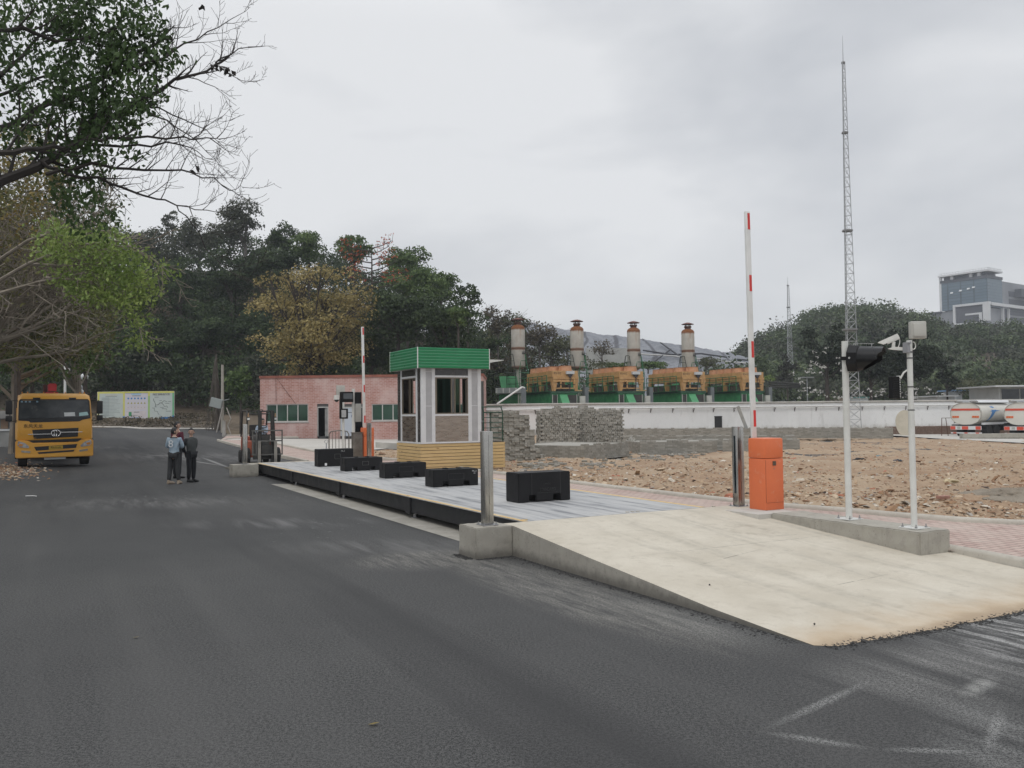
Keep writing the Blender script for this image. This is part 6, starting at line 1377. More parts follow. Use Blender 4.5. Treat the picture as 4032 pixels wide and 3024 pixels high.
b=MB(); b.box(-.3,.3,2.3,2.9,1.0,2.4); b.prism([(fx(735),fz(355)),(fx(735),fz(250)),(fx(760),fz(235)),(fx(830),fz(235)),(fx(850),fz(255)),(fx(848),fz(355))],2.2,3.0,'y',Matrix.Translation((0,0,.08))); b.box(fx(700),fx(870),2.1,3.1,2.55,2.80); b.build('crane_column',M_RED,lor)
b=MB(); b.box(fx(668),fx(722),2.4,2.8,2.6,3.1); b.build('crane_cylinder',mat('dark_red',(.06,.02,.02),None,.6),lor)
for x in (345,420,640,790,940,1150,1210): 
    b=MB(); b.box(fx(x)*.95-.02,fx(x)*.95+.02,.6,.64,2.70,2.77); b.build('marker_light',M_AMB,cab)
# ================================================================ forklift
fq=P(738,1835,34.6); fq2=GT(928,1836); Yf=34.6; fq=P(800+735/3.16,1835,Yf)
M_FRED=mat('forklift_red',(.36,.085,.04),(.28,.07,.04),.55,sc=3,c3=(.10,.05,.04),sc3=6); M_FBLK=mat('forklift_dark',(.022,.022,.022),(.045,.043,.04),.7,sc=5); M_FGRY=mat('forklift_grey',(.09,.09,.088),(.13,.128,.12),.7,sc=5)
fk=thing('forklift','small dusty red forklift with a dark mast driving towards the scale','forklift',(fq.x,fq.y,g(fq.x,fq.y)+.0),R_(27))
X_=lambda x:(x-735)/305.; Z_=lambda y:(1058-y)/305.
b=MB()
for x0,x1 in ((688,716),(838,862)): b.box(X_(x0),X_(x1),-.08,.06,.05,Z_(392))
for x0,x1 in ((716,728),(862,882)): b.box(X_(x0),X_(x1),-.04,.04,.05,Z_(400))
b.box(X_(688),X_(882),-.02,.05,Z_(410),Z_(395)); b.box(X_(688),X_(882),.0,.05,Z_(700),Z_(688)); b.box(X_(688),X_(882),.0,.05,.2,.32); b.build('mast',M_FBLK,fk)
b=MB(); 
for y0 in (640,768,935): b.box(X_(600),X_(975),-.16,-.11,Z_(y0+8),Z_(y0-8))
for x0 in (605,650,962): b.box(X_(x0),X_(x0+14),-.16,-.11,Z_(940),Z_(634))
cr_=b.build('carriage',M_FGRY,fk)
b=MB(); b.box(X_(722),X_(845),-.15,-.12,Z_(920),Z_(815)); b.build('carriage_plate',M_FBLK,cr_)
for x0 in (672,868):
    b=MB(); b.box(X_(x0),X_(x0+36),-.20,-.16,.05,Z_(770)); b.prism([(-.20,.04),(-1.15,.04),(-1.15,.055),(-.20,.09)],X_(x0)-.0,X_(x0+36),'x'); b.build('fork',mat('fork_steel',(.30,.29,.27),(.2,.19,.18),.45,.5),fk)
b=MB(); b.box(-.52,.52,.25,2.0,.28,.95,None,.06); b.box(-.50,.50,1.35,2.15,.35,1.12,None,.10); b.build('body',M_FRED,fk,True)
b=MB(); b.box(-.30,.34,.10,.5,.95,1.20,None,.04); b.box(-.32,.32,.1,.26,.2,.98); b.build('dashboard',M_FGRY,fk,True)
b=MB(); b.box(-.25,.25,1.05,1.5,.95,1.12,None,.04); b.box(-.25,.25,1.45,1.55,1.1,1.6,None,.04); b.build('seat',M_FBLK,fk,True)
b=MB()
for s_ in (-1,1):
    b.tube([(s_*.56,.30,.9),(s_*.52,.38,2.0),(s_*.50,.6,2.16),(s_*.50,1.6,2.18),(s_*.52,1.9,1.1)],.035,6)
for k in range(6): b.box(-.5,.5,.62+k*.18,.66+k*.18,2.15,2.19)
b.tube([(-.5,.4,2.05),(.5,.4,2.05)],.03,6); b.build('overhead_guard',M_FBLK,fk,True)
for s_,x0 in ((-1,580),(1,908)):
    b=MB(); b.box(X_(x0)-.06,X_(x0)+.06,.2,.30,Z_(515),Z_(475),None,.015); hl=b.build('headlamp',M_FBLK,fk); b=MB(); b.box(X_(x0)-.05,X_(x0)+.05,.185,.199,Z_(508),Z_(482)); b.build('lamp_glass',mat('lamp_bright',(.7,.7,.68),None,.2),hl)
    b=MB(); b.cyl((X_(x0),.22,Z_(470)),(X_(x0),.22,Z_(425)),.035,.02,8); b.build('indicator',mat('indicator_brown',(.35,.22,.12),None,.4),fk,True)
    wheel(fk,s_*.60,.25,.34,.26,s_); wheel(fk,s_*.50,1.85,.27,.2,s_)
b=MB(); c0=Vector((X_(765),.42,Z_(600))); b.tube([c0+Vector((.16*math.cos(t_),.06*math.sin(t_),.05*math.sin(t_)+.02)) for t_ in [2*PI*i/20 for i in range(21)]],.016,6); b.tube([c0,c0+Vector((0,-.15,-.25))],.02,6); b.build('steering_wheel',M_FBLK,fk,True)
b=MB(); b.tube([(X_(640),-.0,Z_(405)),(X_(700),-.05,Z_(385)),(X_(730),-.02,Z_(380)),(X_(745),0,Z_(395))],.015,6); b.build('hose',M_FBLK,fk,True)
dr_=person('forklift driver with black hair and a pale blue shirt, looking to his left',fk.location+Vector((-.30,.98,.26)),R_(10),1.66,
 legs=[[(-.09,0,.86),(-.11,-.38,.88),(-.11,-.42,.50),(-.11,-.6,.47)],[(.09,0,.86),(.11,-.38,.88),(.11,-.42,.50),(.11,-.6,.47)]],
 torso=[(0,0,.86),(0,.02,1.22),(0,0,1.37)],arms=[[(-.19,0,1.29),(-.22,-.16,1.06),(-.08,-.42,1.10)],[(.19,0,1.29),(.22,-.16,1.06),(.09,-.42,1.10)]],
 headc=(.03,-.02,1.53),headrz=R_(50),mj=M_SHIRT,mt=M_BLKC,ms=M_SHOEB,mb=None)
# ================================================================ notice board on the bank
qb=P(382,1650,90); qe=P(686,1645,90); bwid=qe.x-qb.x; zt_=P(530,1541,90).z; zb_=P(530,1652,90).z; bh=zt_-zb_
nb_=thing('notice_board','long three-panel notice board with yellow and green edging, on the earth bank','notice board',(qb.x,90,zb_))
M_BPALE=mat('board_pale',(.50,.55,.52),(.46,.51,.50),.5); M_BLIL=mat('board_lilac',(.56,.55,.62),(.60,.57,.60),.5); M_BY=mat('board_yellow',(.62,.60,.15),(.58,.55,.13),.5); M_BG=mat('board_green',(.12,.42,.20),None,.5); M_BLG=mat('board_lime',(.32,.50,.18),None,.5); M_BB=mat('board_blue',(.05,.20,.46),None,.5); M_BINK=mat('board_ink',(.16,.19,.19),None,.6); M_BFR=mat('board_frame',(.50,.50,.46),None,.5)
U=lambda x:(x-75)/(2115-75)*bwid; Wz=lambda y:(775-y)/(775-130)*bh
b=MB(); b.box(0,bwid,0,.12,0,bh); b.build('board_box',M_BFR,nb_)
def bp_(x0,x1,y0,y1,m,n_,par=None,d=.01): b=MB(); b.box(U(x0),U(x1),-d,0.001,Wz(y1),Wz(y0)); return b.build(n_,m,par or nb_)
p1=bp_(140,760,175,745,M_BPALE,'panel'); p2=bp_(810,1420,165,745,M_BLIL,'panel'); p3=bp_(1472,2065,175,745,M_BPALE,'panel')
bp_(85,2110,135,174,M_BY,'yellow_band'); bp_(90,139,175,765,M_BY,'yellow_band'); bp_(762,808,175,690,M_BY,'yellow_band'); bp_(1422,1470,175,240,M_BY,'yellow_band'); bp_(1422,1470,241,745,M_BLG,'lime_band'); bp_(2067,2105,175,690,M_BG,'green_band'); bp_(2060,2105,691,745,M_BB,'blue_band')
b=MB(); b.prism([(U(150),Wz(770)),(U(240),Wz(745)),(U(1160),Wz(728)),(U(1250),Wz(755)),(U(1250),Wz(770))],-.012,.0,'y'); b.prism([(U(755),Wz(745)),(U(755),Wz(700)),(U(808),Wz(700)),(U(850),Wz(745))],-.0125,.0,'y'); b.build('blue_wave',M_BB,nb_)
b=MB(); b.prism([(U(1720),Wz(765)),(U(1800),Wz(722)),(U(2058),Wz(722)),(U(2058),Wz(765))],-.012,.0,'y'); b.build('blue_wave',M_BB,nb_)
bp_(195,400,262,700,mat('board_greyish',(.40,.45,.44),None,.6),'text_block',p1,.014); bp_(300,605,195,225,M_BFR,'title_strip',p1,.014)
for k in range(13): bp_(200,random.randint(520,700),275+k*33,280+k*33,M_BINK,'text_line',p1,.016)
bp_(300,600,236,246,M_BINK,'text_line',p1,.016)
bp_(1000,1230,226,240,M_BINK,'text_line',p2,.016); bp_(980,1240,180,210,mat('board_cyan',(.30,.50,.66),None,.5),'title_strip',p2,.014)
for k in range(6):
    b=MB(); b.cyl((U(900+k*87),-.012,Wz(292)),(U(900+k*87),0,Wz(292)),.1,n=14); b.build('blue_symbol',M_BB,p2)
    b=MB(); x=U(900+k*87); b.prism([(x-.11,Wz(418)),(x+.11,Wz(418)),(x,Wz(368))],-.012,.0,'y'); b.build('yellow_symbol',mat('sym_yellow',(.42,.38,.06),None,.5),p2); bp_(895+k*87,905+k*87,390,412,M_BINK,'mark',p2,.016)
    bp_(868+k*87,935+k*87,452,545,mat('board_pink',(.60,.55,.56),None,.5),'small_card',p2,.013); bp_(893+k*87,903+k*87,490,505,M_BINK,'mark',p2,.016)
bp_(860,1370,580,712,mat('board_pink',(.60,.55,.56),None,.5),'footer_card',p2,.013); bp_(912,990,600,698,mat('board_dgreen',(.06,.27,.12),None,.5),'green_logo',p2,.016); bp_(1048,1195,598,614,M_BINK,'text_line',p2,.016); bp_(1060,1140,678,686,M_BINK,'text_line',p2,.016)
txt('场区道路指示图',.26,'title',mat('black_letter',(.03,.02,.015),None,.7),p3,Matrix.Translation((U(1770),-.016,Wz(208)))@FACE,.002)
for pts in ([(1568,300),(1570,340),(1610,400),(1620,440),(1610,490)],[(1620,450),(1700,440),(1730,400),(1780,400),(1850,345),(1920,375)],[(1775,400),(1830,440),(1860,485),(1920,470),(1945,515)],[(1590,515),(1592,585),(1670,590),(1690,640),(1720,670)],[(1790,530),(1915,540),(1915,565)]):
    b=MB(); b.tube([(U(x),-.016,Wz(y)) for x,y in pts],.022,4); b.build('map_line',mat('map_ink',(.10,.13,.12),None,.6),p3)
for (x0,x1,y) in ((1595,1700,268),(1725,1785,350),(1955,2030,368),(1880,1985,412),(1600,1660,490),(1745,1840,505),(1530,1590,515),(1900,2030,592)): bp_(x0,x1,y-6,y+6,M_BINK,'text_line',p3,.016)
for x in (800,1412,2048): b=MB(); b.box(U(x)-.12,U(x)+.12,.0,.1,-1.2,0); b.build('leg',M_BFR,nb_)
# ================================================================ small street things on the left
def simple_pole(name,lab,cat,px,py0,py1,Y,r_,m): 
    a_=P(px,py1,Y); t_=P(px,py0,Y); r=thing(name,lab,cat,(a_.x,Y,a_.z)); b=MB(); b.cyl((0,0,0),(t_.x-a_.x,0,t_.z-a_.z),r_,r_*.8,8); b.build('pole',m,r,True); return r,t_.z-a_.z
r,h=simple_pole('camera_mast','thin white camera mast rising behind the yellow lorry','camera mast',256,1428,1690,55,.09,M_WPAINT); b=MB(); b.lathe([(.05,0),(.16,.04),(.16,.3),(.05,.35)],(.12,0,h-.7),12); b.build('dome_camera',M_WPL,r,True)
r,h=simple_pole('globe_lamp','small globe lamp on a thin dark pole right of the yellow lorry','lamp',331,1484,1690,62,.05,M_RUST); b=MB(); b.sphere((0,0,h),.27,14); b.build('globe',mat('globe_glass',(.6,.62,.62),None,.2),r,True)
r,h=simple_pole('globe_lamp','pair of small white lamps just above the right corner of the lorry roof','lamp',323,1522,1690,50,.05,M_GALV); b=MB(); b.sphere((-.08,0,h-.3),.16,12); b.sphere((-.08,0,h),.09,10); b.build('globe',mat('globe_glass',(.6,.62,.62),None,.2),r,True)
r,h=simple_pole('utility_pole','bare grey concrete utility pole between the notice board and the small green tree','utility pole',876,1436,1710,70,.14,M_CONC)
b=MB(); b.box(-.6,.35,-.15,.15,0,.75,Matrix.Translation((-.35,-.35,P(862,1606,70).z-r.location.z))@Matrix.Rotation(R_(14),4,'Y'),.02); b.tube([(.0,-.4,P(862,1580,70).z-r.location.z),(.7,-.4,P(885,1577,70).z-r.location.z+.1)],.03,5); b.build('meter_box',mat('box_greygreen',(.30,.33,.32),None,.6),r)
o0=P(877,1603,69); o1=P(853,1702,69); b=MB(); b.tube([(0,0,0),o1-o0],.06,6); o=b.build('leaning_stake',mat('stake_pale',(.36,.34,.31),None,.8)); o.location=o0; tag(o,'pale stake leaning against the utility pole below its grey box','stake')
b=MB(); b.tube([(0,0,0),(.35,0,-.9),(.1,0,-1.5),(.4,0,-2.3)],.05,6); o=b.build('bent_pipe',mat('stake_pale',(.36,.34,.31),None,.8)); o.location=P(892,1605,69.5); tag(o,'bent pale pipe hanging right of the utility pole','pipe')
q=GT(882,1720); b=MB(); b.cyl((0,0,0),(0,0,1.12),.13,.12,12); b.cyl((0,0,1.12),(0,0,1.16),.16,.16,12); o=b.build('bollard',mat('bollard_grey',(.40,.39,.36),(.3,.29,.27),.7),smooth=True); o.location=q; tag(o,'short grey concrete bollard at the tip of the pink paving','bollard')
# small objects by the trench
q=L(5.0,24.0,.2); q=GT(1335,1778,.1)
b=MB()
for x in (-.55,.55): b.tube([(x,0,0),(x,0,.95),(x*.82,0,1.12)],.035,6)
b.tube([(-.45,0,1.12),(0,0,1.18),(.45,0,1.12)],.035,6)
for k in range(5): b.tube([(-.36+k*.18,0,.0),(-.36+k*.18,0,1.14)],.018,5)
o=b.build('steel_guard',mat('guard_brown',(.16,.14,.12),(.24,.22,.19),.5,.5),smooth=True); o.location=q; o.rotation_euler=(0,0,R_(20)); o.scale=(.9,.9,.9); tag(o,'arched brown tube guard standing behind the farthest black weight','guard')
q=GT(1285,1772,.1); b=MB(); b.tube([(0,0,0),(0,0,.35)],.03,6); b.tube([(.09*math.cos(t_),0,.44+.09*math.sin(t_)) for t_ in [2*PI*i/12 for i in range(13)]],.015,5); o=b.build('lifting_eye',M_GALV,smooth=True); o.location=q; tag(o,'small ringed metal stake in the dirt before the pink building','stake')
# low structure behind the lorry, far left
a_=P(-260,1757,44); r=thing('kiosk','low grey kiosk with brown and white window panels behind the yellow lorry','kiosk',(a_.x,44,a_.z)); wq=P(110,1757,44).x-a_.x; zf_=lambda py:P(0,py,44).z-a_.z
b=MB(); b.box(0,wq,0,4,-.5,zf_(1697)); b.build('wall',mat('kiosk_grey',(.30,.30,.29),(.24,.24,.235),.8,sc=1),r); b=MB(); b.box(0,wq,-.05,4,zf_(1697),zf_(1690)); b.build('ledge',M_HW,r)
b=MB(); b.box(0,wq,.1,3.9,zf_(1690),zf_(1645)); b.build('window_band',mat('kiosk_dark',(.16,.16,.155),(.26,.26,.25),.4,sc=1),r); b=MB(); b.box(-.1,wq+.2,-.3,4.2,zf_(1648),zf_(1618)); b.build('roof',mat('kiosk_roof',(.24,.235,.23),(.34,.33,.32),.7),r)
for px0_,px1_,m_ in ((0,28,mat('panel_brown',(.30,.20,.13),None,.6)),(36,40,M_HW),(58,80,M_HW),(-60,-20,mat('panel_brown',(.30,.20,.13),None,.6))): b=MB(); b.box(P(px0_,1700,44).x-a_.x,P(px1_,1700,44).x-a_.x,.06,.09,zf_(1688),zf_(1652)); b.build('panel',m_,r)
# ================================================================ vegetation
K=4032/2212.
def m_leaf(name,dark,mid,light,trans=.25,sc=.35):
    t=NT(name); ge=t.n('ShaderNodeNewGeometry'); n=t.noise(sc,3,.6); r=t.math('ADD',t.math('MULTIPLY',ge.outputs['Random Per Island'],.55),t.math('MULTIPLY',t.rng(n,.35,.65),.45))
    x=t.mix(t.rng(r,.0,.5),dark,mid); x=t.mix(t.rng(r,.5,1),x,light)
    t.p.inputs['Roughness'].default_value=.6; t.p.inputs['Specular IOR Level'].default_value=.25; t.l(x,t.p.inputs['Base Color'])
    tr=t.n('ShaderNodeBsdfTranslucent'); t.l(x,tr.inputs[0]); mxs=t.n('ShaderNodeMixShader'); mxs.inputs[0].default_value=trans; t.l(t.p.outputs[0],mxs.inputs[1]); t.l(tr.outputs[0],mxs.inputs[2]); t.l(mxs.outputs[0],t.out.inputs[0]); return t.m
LM={'dusty':m_leaf('leaf_dusty',(.040,.046,.032),(.074,.082,.056),(.125,.135,.09)),
    'dark':m_leaf('leaf_dark',(.021,.034,.017),(.045,.069,.029),(.098,.138,.052)),
    'mid':m_leaf('leaf_mid',(.038,.064,.022),(.082,.130,.042),(.17,.235,.08)),
    'bright':m_leaf('leaf_bright',(.085,.130,.034),(.19,.265,.07),(.36,.43,.14),.35,1.2),
    'gold':m_leaf('leaf_gold',(.15,.125,.048),(.30,.245,.098),(.48,.39,.17),.3),
    'black':m_leaf('leaf_blackish',(.010,.015,.009),(.022,.031,.017),(.050,.064,.036)),
    'olive2':m_leaf('leaf_yellow_olive',(.075,.080,.030),(.145,.145,.058),(.25,.235,.11),.3),
    'brown':m_leaf('leaf_brown',(.055,.045,.030),(.10,.085,.055),(.17,.145,.10)),
    'olive':m_leaf('leaf_olive',(.055,.065,.034),(.10,.11,.058),(.19,.19,.115)),
    'purple':m_leaf('leaf_dusk',(.022,.024,.020),(.042,.044,.036),(.10,.10,.085)),
    'red':m_leaf('flower_red',(.22,.045,.02),(.42,.10,.05),(.52,.17,.07),.2),
    'white':m_leaf('blossom_white',(.35,.34,.32),(.5,.49,.46),(.62,.60,.58),.2),
    'near':m_leaf('leaf_near',(.024,.043,.016),(.050,.086,.030),(.105,.160,.060),.38,1.5),
    'far':m_leaf('leaf_far',(.038,.056,.030),(.076,.104,.050),(.155,.19,.09),.2,.10),  # paler greens, with some distance haze put into the leaf colour
    'dry':m_leaf('leaf_dry',(.14,.11,.035),(.24,.18,.06),(.34,.27,.10),.3)}
M_BARK=mat('bark_dark',(.045,.036,.030),(.075,.062,.052),.9,sc=4); M_BARKG=mat('bark_grey',(.15,.135,.12),(.10,.09,.08),.9,sc=4); M_TWIG=mat('twig_brown',(.17,.145,.115),(.27,.235,.19),.9,sc=2); M_TWIGD=mat('twig_dark',(.028,.024,.022),(.050,.043,.038),.9,sc=2)
def leaf_np(c,n,size,aspect=.5,droop=None):
    """c (N,3) centres, n (N,3) normals, size (N,)"""
    N=len(c); n=n/np.linalg.norm(n,axis=1,keepdims=True); a=rng.normal(size=(N,3))
    if droop is not None: a=a*.55+np.array([0,0,-droop])
    t=a-n*(a*n).sum(1,keepdims=True); t/=np.linalg.norm(t,axis=1,keepdims=True)+1e-9; b=np.cross(n,t); s=size[:,None]
    V=np.stack([c-t*s*.5,c+b*s*aspect*.5-t*s*.05,c+t*s*.5,c-b*s*aspect*.5-t*s*.05],1).reshape(-1,3)
    return V,np.arange(4*N).reshape(N,4)
def clump_leaves(cl,per,size,flat=1.0,jit=.7):
    C=[];Nn=[]
    for (c,r) in cl:
        k=max(4,int(per*(r[0]*r[1])**.5*(r[2])**.5)); d=rng.normal(size=(k,3)); d/=np.linalg.norm(d,axis=1,keepdims=True); d[:,2]=np.where(d[:,2]<-.35,-d[:,2]*.6,d[:,2])
        rad=(.55+.5*rng.random(k)**.6)[:,None]; p=d*rad*np.array(r)*(1+.18*rng.normal(size=(k,1))*.6); C.append(p+np.array(c)); Nn.append(d+jit*rng.normal(size=(k,3)))
    C=np.concatenate(C); Nn=np.concatenate(Nn); return leaf_np(C,Nn,size*(.6+.8*rng.random(len(C))),.62)
def hleft(x,y):      # wooded slope on the left and behind the generators
    r=x/max(y,1); H_=np.interp(r,[-.75,-.6,-.32,-.2,-.10,-.03,.06,.12,.16],[20,20,21,17,13,9,5.5,1,0]); s=clip((y-93)/30,0,1); s=s*s*(3-2*s)
    return g(x,y)+(1.2*clip((y-86)/6,0,1) if r<-.12 else 0)+H_*s
def grid(name,x0,x1,y0,y1,nx,ny,zf,m,amp=.5):
    xs=np.linspace(x0,x1,nx); ys=np.linspace(y0,y1,ny); V=np.array([(x,y,zf(x,y)+amp*mn.noise(Vector((x*.13,y*.13,0)))+amp*.3*mn.noise(Vector((x*.7,y*.7,0)))) for y in ys for x in xs])
    idx=np.arange(nx*ny).reshape(ny,nx); f=np.stack([idx[:-1,:-1],idx[:-1,1:],idx[1:,1:],idx[1:,:-1]],-1).reshape(-1,4); return tag(np_mesh(name,V,f,m,True),kind='structure')
grid('hill',-190,34,84.5,230,130,80,lambda x,y:hleft(x,min(y,140)),M_EMB,.35)
def tree(name,lab,D,Y,hw,hh,kind,ncl=22,per=120,leaf=.34,zb=None,group=None,trunk=M_BARK,limbs=9,cr=.34,dens=1.,open_=0,lean=0,cat='tree',cname='crown',seedk=0):
    c=P(D[0]*K,D[1]*K,Y); rx=hw*Y/1840; rz=hh*Y/1840; ry=rx*.85; zb=hleft(c.x,Y)-.3 if zb is None else zb
    base=Vector((c.x+lean,Y,zb)); r=thing(name,lab,cat,base,0,group); lc=c-base
    cl=[]
    for i in range(ncl):
        d=np.array([random.gauss(0,1) for _ in range(3)]); d/=np.linalg.norm(d); u=(random.random()**.4)*(1-cr*.85)
        p=(lc.x+d[0]*rx*u,lc.y+d[1]*ry*u,lc.z+d[2]*rz*u); q=cr*random.uniform(.7,1.25); cl.append((p,(rx*q,ry*q,rz*q*random.uniform(.7,1))))
    V,F_=clump_leaves(cl,per*dens*(.34/leaf)**1.1,leaf); np_mesh(cname,V,F_,LM[kind],False,r)
    b=MB(); top=Vector((lc.x,lc.y,lc.z+rz*.1)); tr=max(.09,min(rx,rz)*.055)
    mid=Vector((lc.x*.4,0,max(.5,lc.z-rz*.75))); b.tube([(0,0,0),(mid.x*.5,0,mid.z*.5),tuple(mid),tuple((mid+top)/2),tuple(top)],[tr*1.3,tr*1.1,tr,tr*.6,tr*.25],7)
    for p,q in random.sample(cl,min(limbs,len(cl))):
        p=Vector(p); s=mid.lerp(top,random.random()*.7); m_=s.lerp(p,.5)+Vector((0,0,-abs(p.z-s.z)*.12)); b.tube([s,m_,p],[tr*.45,tr*.3,tr*.12],5)
        for _ in range(open_): e=p+Vector((random.gauss(0,1)*q[0],random.gauss(0,.6)*q[1],random.uniform(.1,1.3)*q[2])); b.tube([m_.lerp(p,.6),(p+e)/2+Vector((0,0,-.1)),e],[tr*.16,tr*.1,.012],4)
    b.build('trunk',trunk,r,True,fix=False); return r
G1='trees of the wooded hill on the left'
back=[((530,488),100,62,64,'dusty','tall dusty grey-green tree standing highest on the left hill'),
((430,520),104,52,62,'dusty','dull grey-green tree on the hill, left of the tallest one'),((322,540),100,58,60,'dusty','dim tree on the hill beyond the bright green branch tips'),
((372,480),110,24,28,'dusty','small thin crown poking out of the skyline above the notice board'),
((610,520),98,36,46,'dark','dark tree right of the tallest hill tree'),((668,535),94,44,50,'mid','fresh green tree at the skyline above the golden tree'),
((598,575),92,50,50,'dark','dark tree just left above the golden tree'),((765,545),90,44,46,'mid','green tree behind the red-flowering coral tree'),
((880,570),88,52,52,'mid','round green tree at the skyline right of the coral tree'),((952,625),86,46,42,'mid','green tree stepping down the skyline above the booth'),
((1010,640),84,34,42,'dark','dark green tree at the right end of the leafy wood'),((500,600),92,70,70,'dark','dark tree filling the wood behind the camera mast'),
((390,620),90,70,75,'dark','very dark tree right of the bright green foliage'),((290,640),92,70,80,'dark','very dark tree behind the drooping bright green leaves'),
((180,600),96,90,110,'dark','dark tree at the left behind the bare branches'),((40,620),98,100,120,'dark','dark tree at the far left behind the bare branches'),
((440,710),86,80,75,'dark','dark tree above the right end of the notice board'),((340,740),86,75,70,'dark','dark tree just above the middle of the notice board'),
((540,730),84,50,75,'dark','dark tree left of the golden tree trunk'),((250,760),88,70,60,'dark','dark low tree above the left end of the notice board'),
((860,690),80,80,85,'dark','deep green tree right behind the far raised boom'),((960,700),78,80,85,'dark','deep green tree behind the booth roof'),
((900,620),83,75,55,'mid','leafy green crown over the booth'),((800,760),82,60,55,'dark','dark low tree behind the pink building'),
((930,780),80,90,45,'dark','dark low growth just behind the booth roof'),((700,775),86,80,50,'dark','dark low tree between the golden tree and the pink building'),
((385,765),83,22,26,'mid','small pale green shrub in the dark wood above the notice board'),((990,690),74,30,36,'mid','light green tuft at the right side of the wood above the booth')]
for D,Y,hw,hh,kd,lb in back:
    if D[1]<660 and D[0]<990: Y+=13
    if D[0]<600: Y=max(Y,99)
    hw*=1.12; tree('hill_tree',lb,D,Y,hw,hh,kd,ncl=30 if hw>40 else 14,per=135 if kd!='dusty' else 110,leaf=.30,group=G1,limbs=8,trunk=M_BARKG if kd=='dusty' else M_BARK,open_=2 if kd=='dusty' else 0,cr=.32)
tree('green_tree','small bushy green tree right of the utility pole beside the pink building',(520,830),75,40,48,'mid',16,120,.26,group=None,cr=.36)
tree('golden_tree','wide golden brown tree with visible dark branches behind the pink building',(668,694),78,158,152,'gold',96,70,.26,limbs=46,open_=4,cr=.22,trunk=M_BARK)
# coral tree with red flowers on bare level branches
q=P(800*K,566*K,82); zb=hleft(q.x,82); r=thing('coral_tree','coral tree with orange red flowers on bare level branches above the golden tree','tree',(q.x,82,zb)); lc=q.z-zb; b=MB(); fl=[]
b.tube([(0,0,0),(.1,0,lc*.5),(.15,0,lc),(.1,0,lc+1.1)],[.2,.13,.07,.02],6)
for k in range(15):
    z=lc-2.6+k*.28; s_=(-1)**k; ln=random.uniform(2.0,4.2)*(1-.05*max(0,k-7)); y=random.uniform(-1.2,1.2); pts=[(.12,0,z),(s_*ln*.5,y*.5,z+.25),(s_*ln,y,z+.75)]; b.tube(pts,[.07,.045,.02],5)
    for i in range(9): t_=random.uniform(.25,1.05); bx=s_*ln*t_; e=(bx+random.uniform(-.3,.3),y*t_+random.uniform(-.5,.5),z+.75*t_+random.uniform(.1,.55)); b.tube([(bx,y*t_,z+.75*t_*.9),e],[.02,.01],4); fl.append((e,(.26,.26,.18)))
b.build('trunk',M_BARK,r,True,fix=False); V,F_=clump_leaves(fl,52,.17); tag(np_mesh('flowers',V,F_,LM['red'],False,r),kind='stuff')
# dry scrub slope behind the chimneys
for i,(D,Y,hw,hh,kd,lb) in enumerate((((1075,690),88,38,48,'brown','dry brown scrub tree right above the booth roof'),((1110,700),94,40,42,'olive','dry olive scrub behind the leftmost chimney'),((1165,725),92,44,40,'brown','grey brown scrub between the first two chimneys'),((1190,760),86,50,46,'olive','pale-tipped scrub tree low between the first two chimneys'),((1120,770),84,50,48,'brown','reddish brown brush behind the leftmost chimney foot'),((1225,745),100,30,34,'olive','olive scrub at the edge of the grey mound'),((1060,745),80,34,26,'dark','low dark ivy-like growth right of the booth roof'),((1070,790),80,36,36,'brown','brown brush behind the booth awning'),((1300,755),104,40,32,'brown','thin leafless brush before the grey mound'),((1400,790),112,50,14,'mid','low green shrubs at the foot of the grey mound'),((1335,792),110,45,14,'mid','low green shrub row left at the mound foot'),((1525,786),112,34,20,'olive','yellow green bush right of the fourth chimney'))):
    Y=max(Y,97)
    tree('scrub_tree',lb,D,Y,hw,hh,kd,ncl=18,per=(60 if kd in('brown','olive') else 110)*(.3 if 'leafless' in lb else 1),leaf=.30,limbs=16,open_=7 if kd in('brown','olive') else 1,trunk=M_BARKG,cr=.36,group='scrub behind the generator yard',zb=(None if D[0]<1290 or 'leafless' in lb else P(D[0]*K,(D[1]+hh)*K,Y).z-.2))
cl=[];c2=[]
for _ in range(1150):
    r_=random.uniform(-.74,.02); y=random.uniform(99,126) if random.random()<.8 else random.uniform(95,99); x=r_*y; z=hleft(x,y); s_=random.uniform(1.1,2.3); (cl if random.random()<.72 else c2).append(((x,y,z+random.uniform(.6,5.5)),(s_,s_,s_*.85)))
V,F_=clump_leaves(cl,88,.34); tag(np_mesh('woodland',V,F_,LM['dark'],False),'dark mass of foliage filling the wooded hill between its trees','woodland',kind='stuff')
V,F_=clump_leaves(c2,80,.34); tag(np_mesh('woodland',V,F_,LM['dusty'],False),'dull grey-green foliage mass filling the wooded hill','woodland',kind='stuff')
cl=[]
for _ in range(330):
    px=random.uniform(1925,2420); y=random.uniform(95,112); r_=(px-2016)/FPX; x=r_*y; top=P(px,float(np.interp(px,[1925,2000,2150,2290,2420],[1270,1270,1310,1370,1420])),y).z; z0=hleft(x,y); s_=random.uniform(.5,1.2); cl.append(((x,y,random.uniform(z0,max(z0+.5,top-s_))),(s_,s_,s_*.8)))
V,F_=clump_leaves(cl,55,.26); tag(np_mesh('brushwood',V,F_,LM['olive'],False),'tangled olive brushwood on the slope behind the left chimneys','brushwood',kind='stuff')
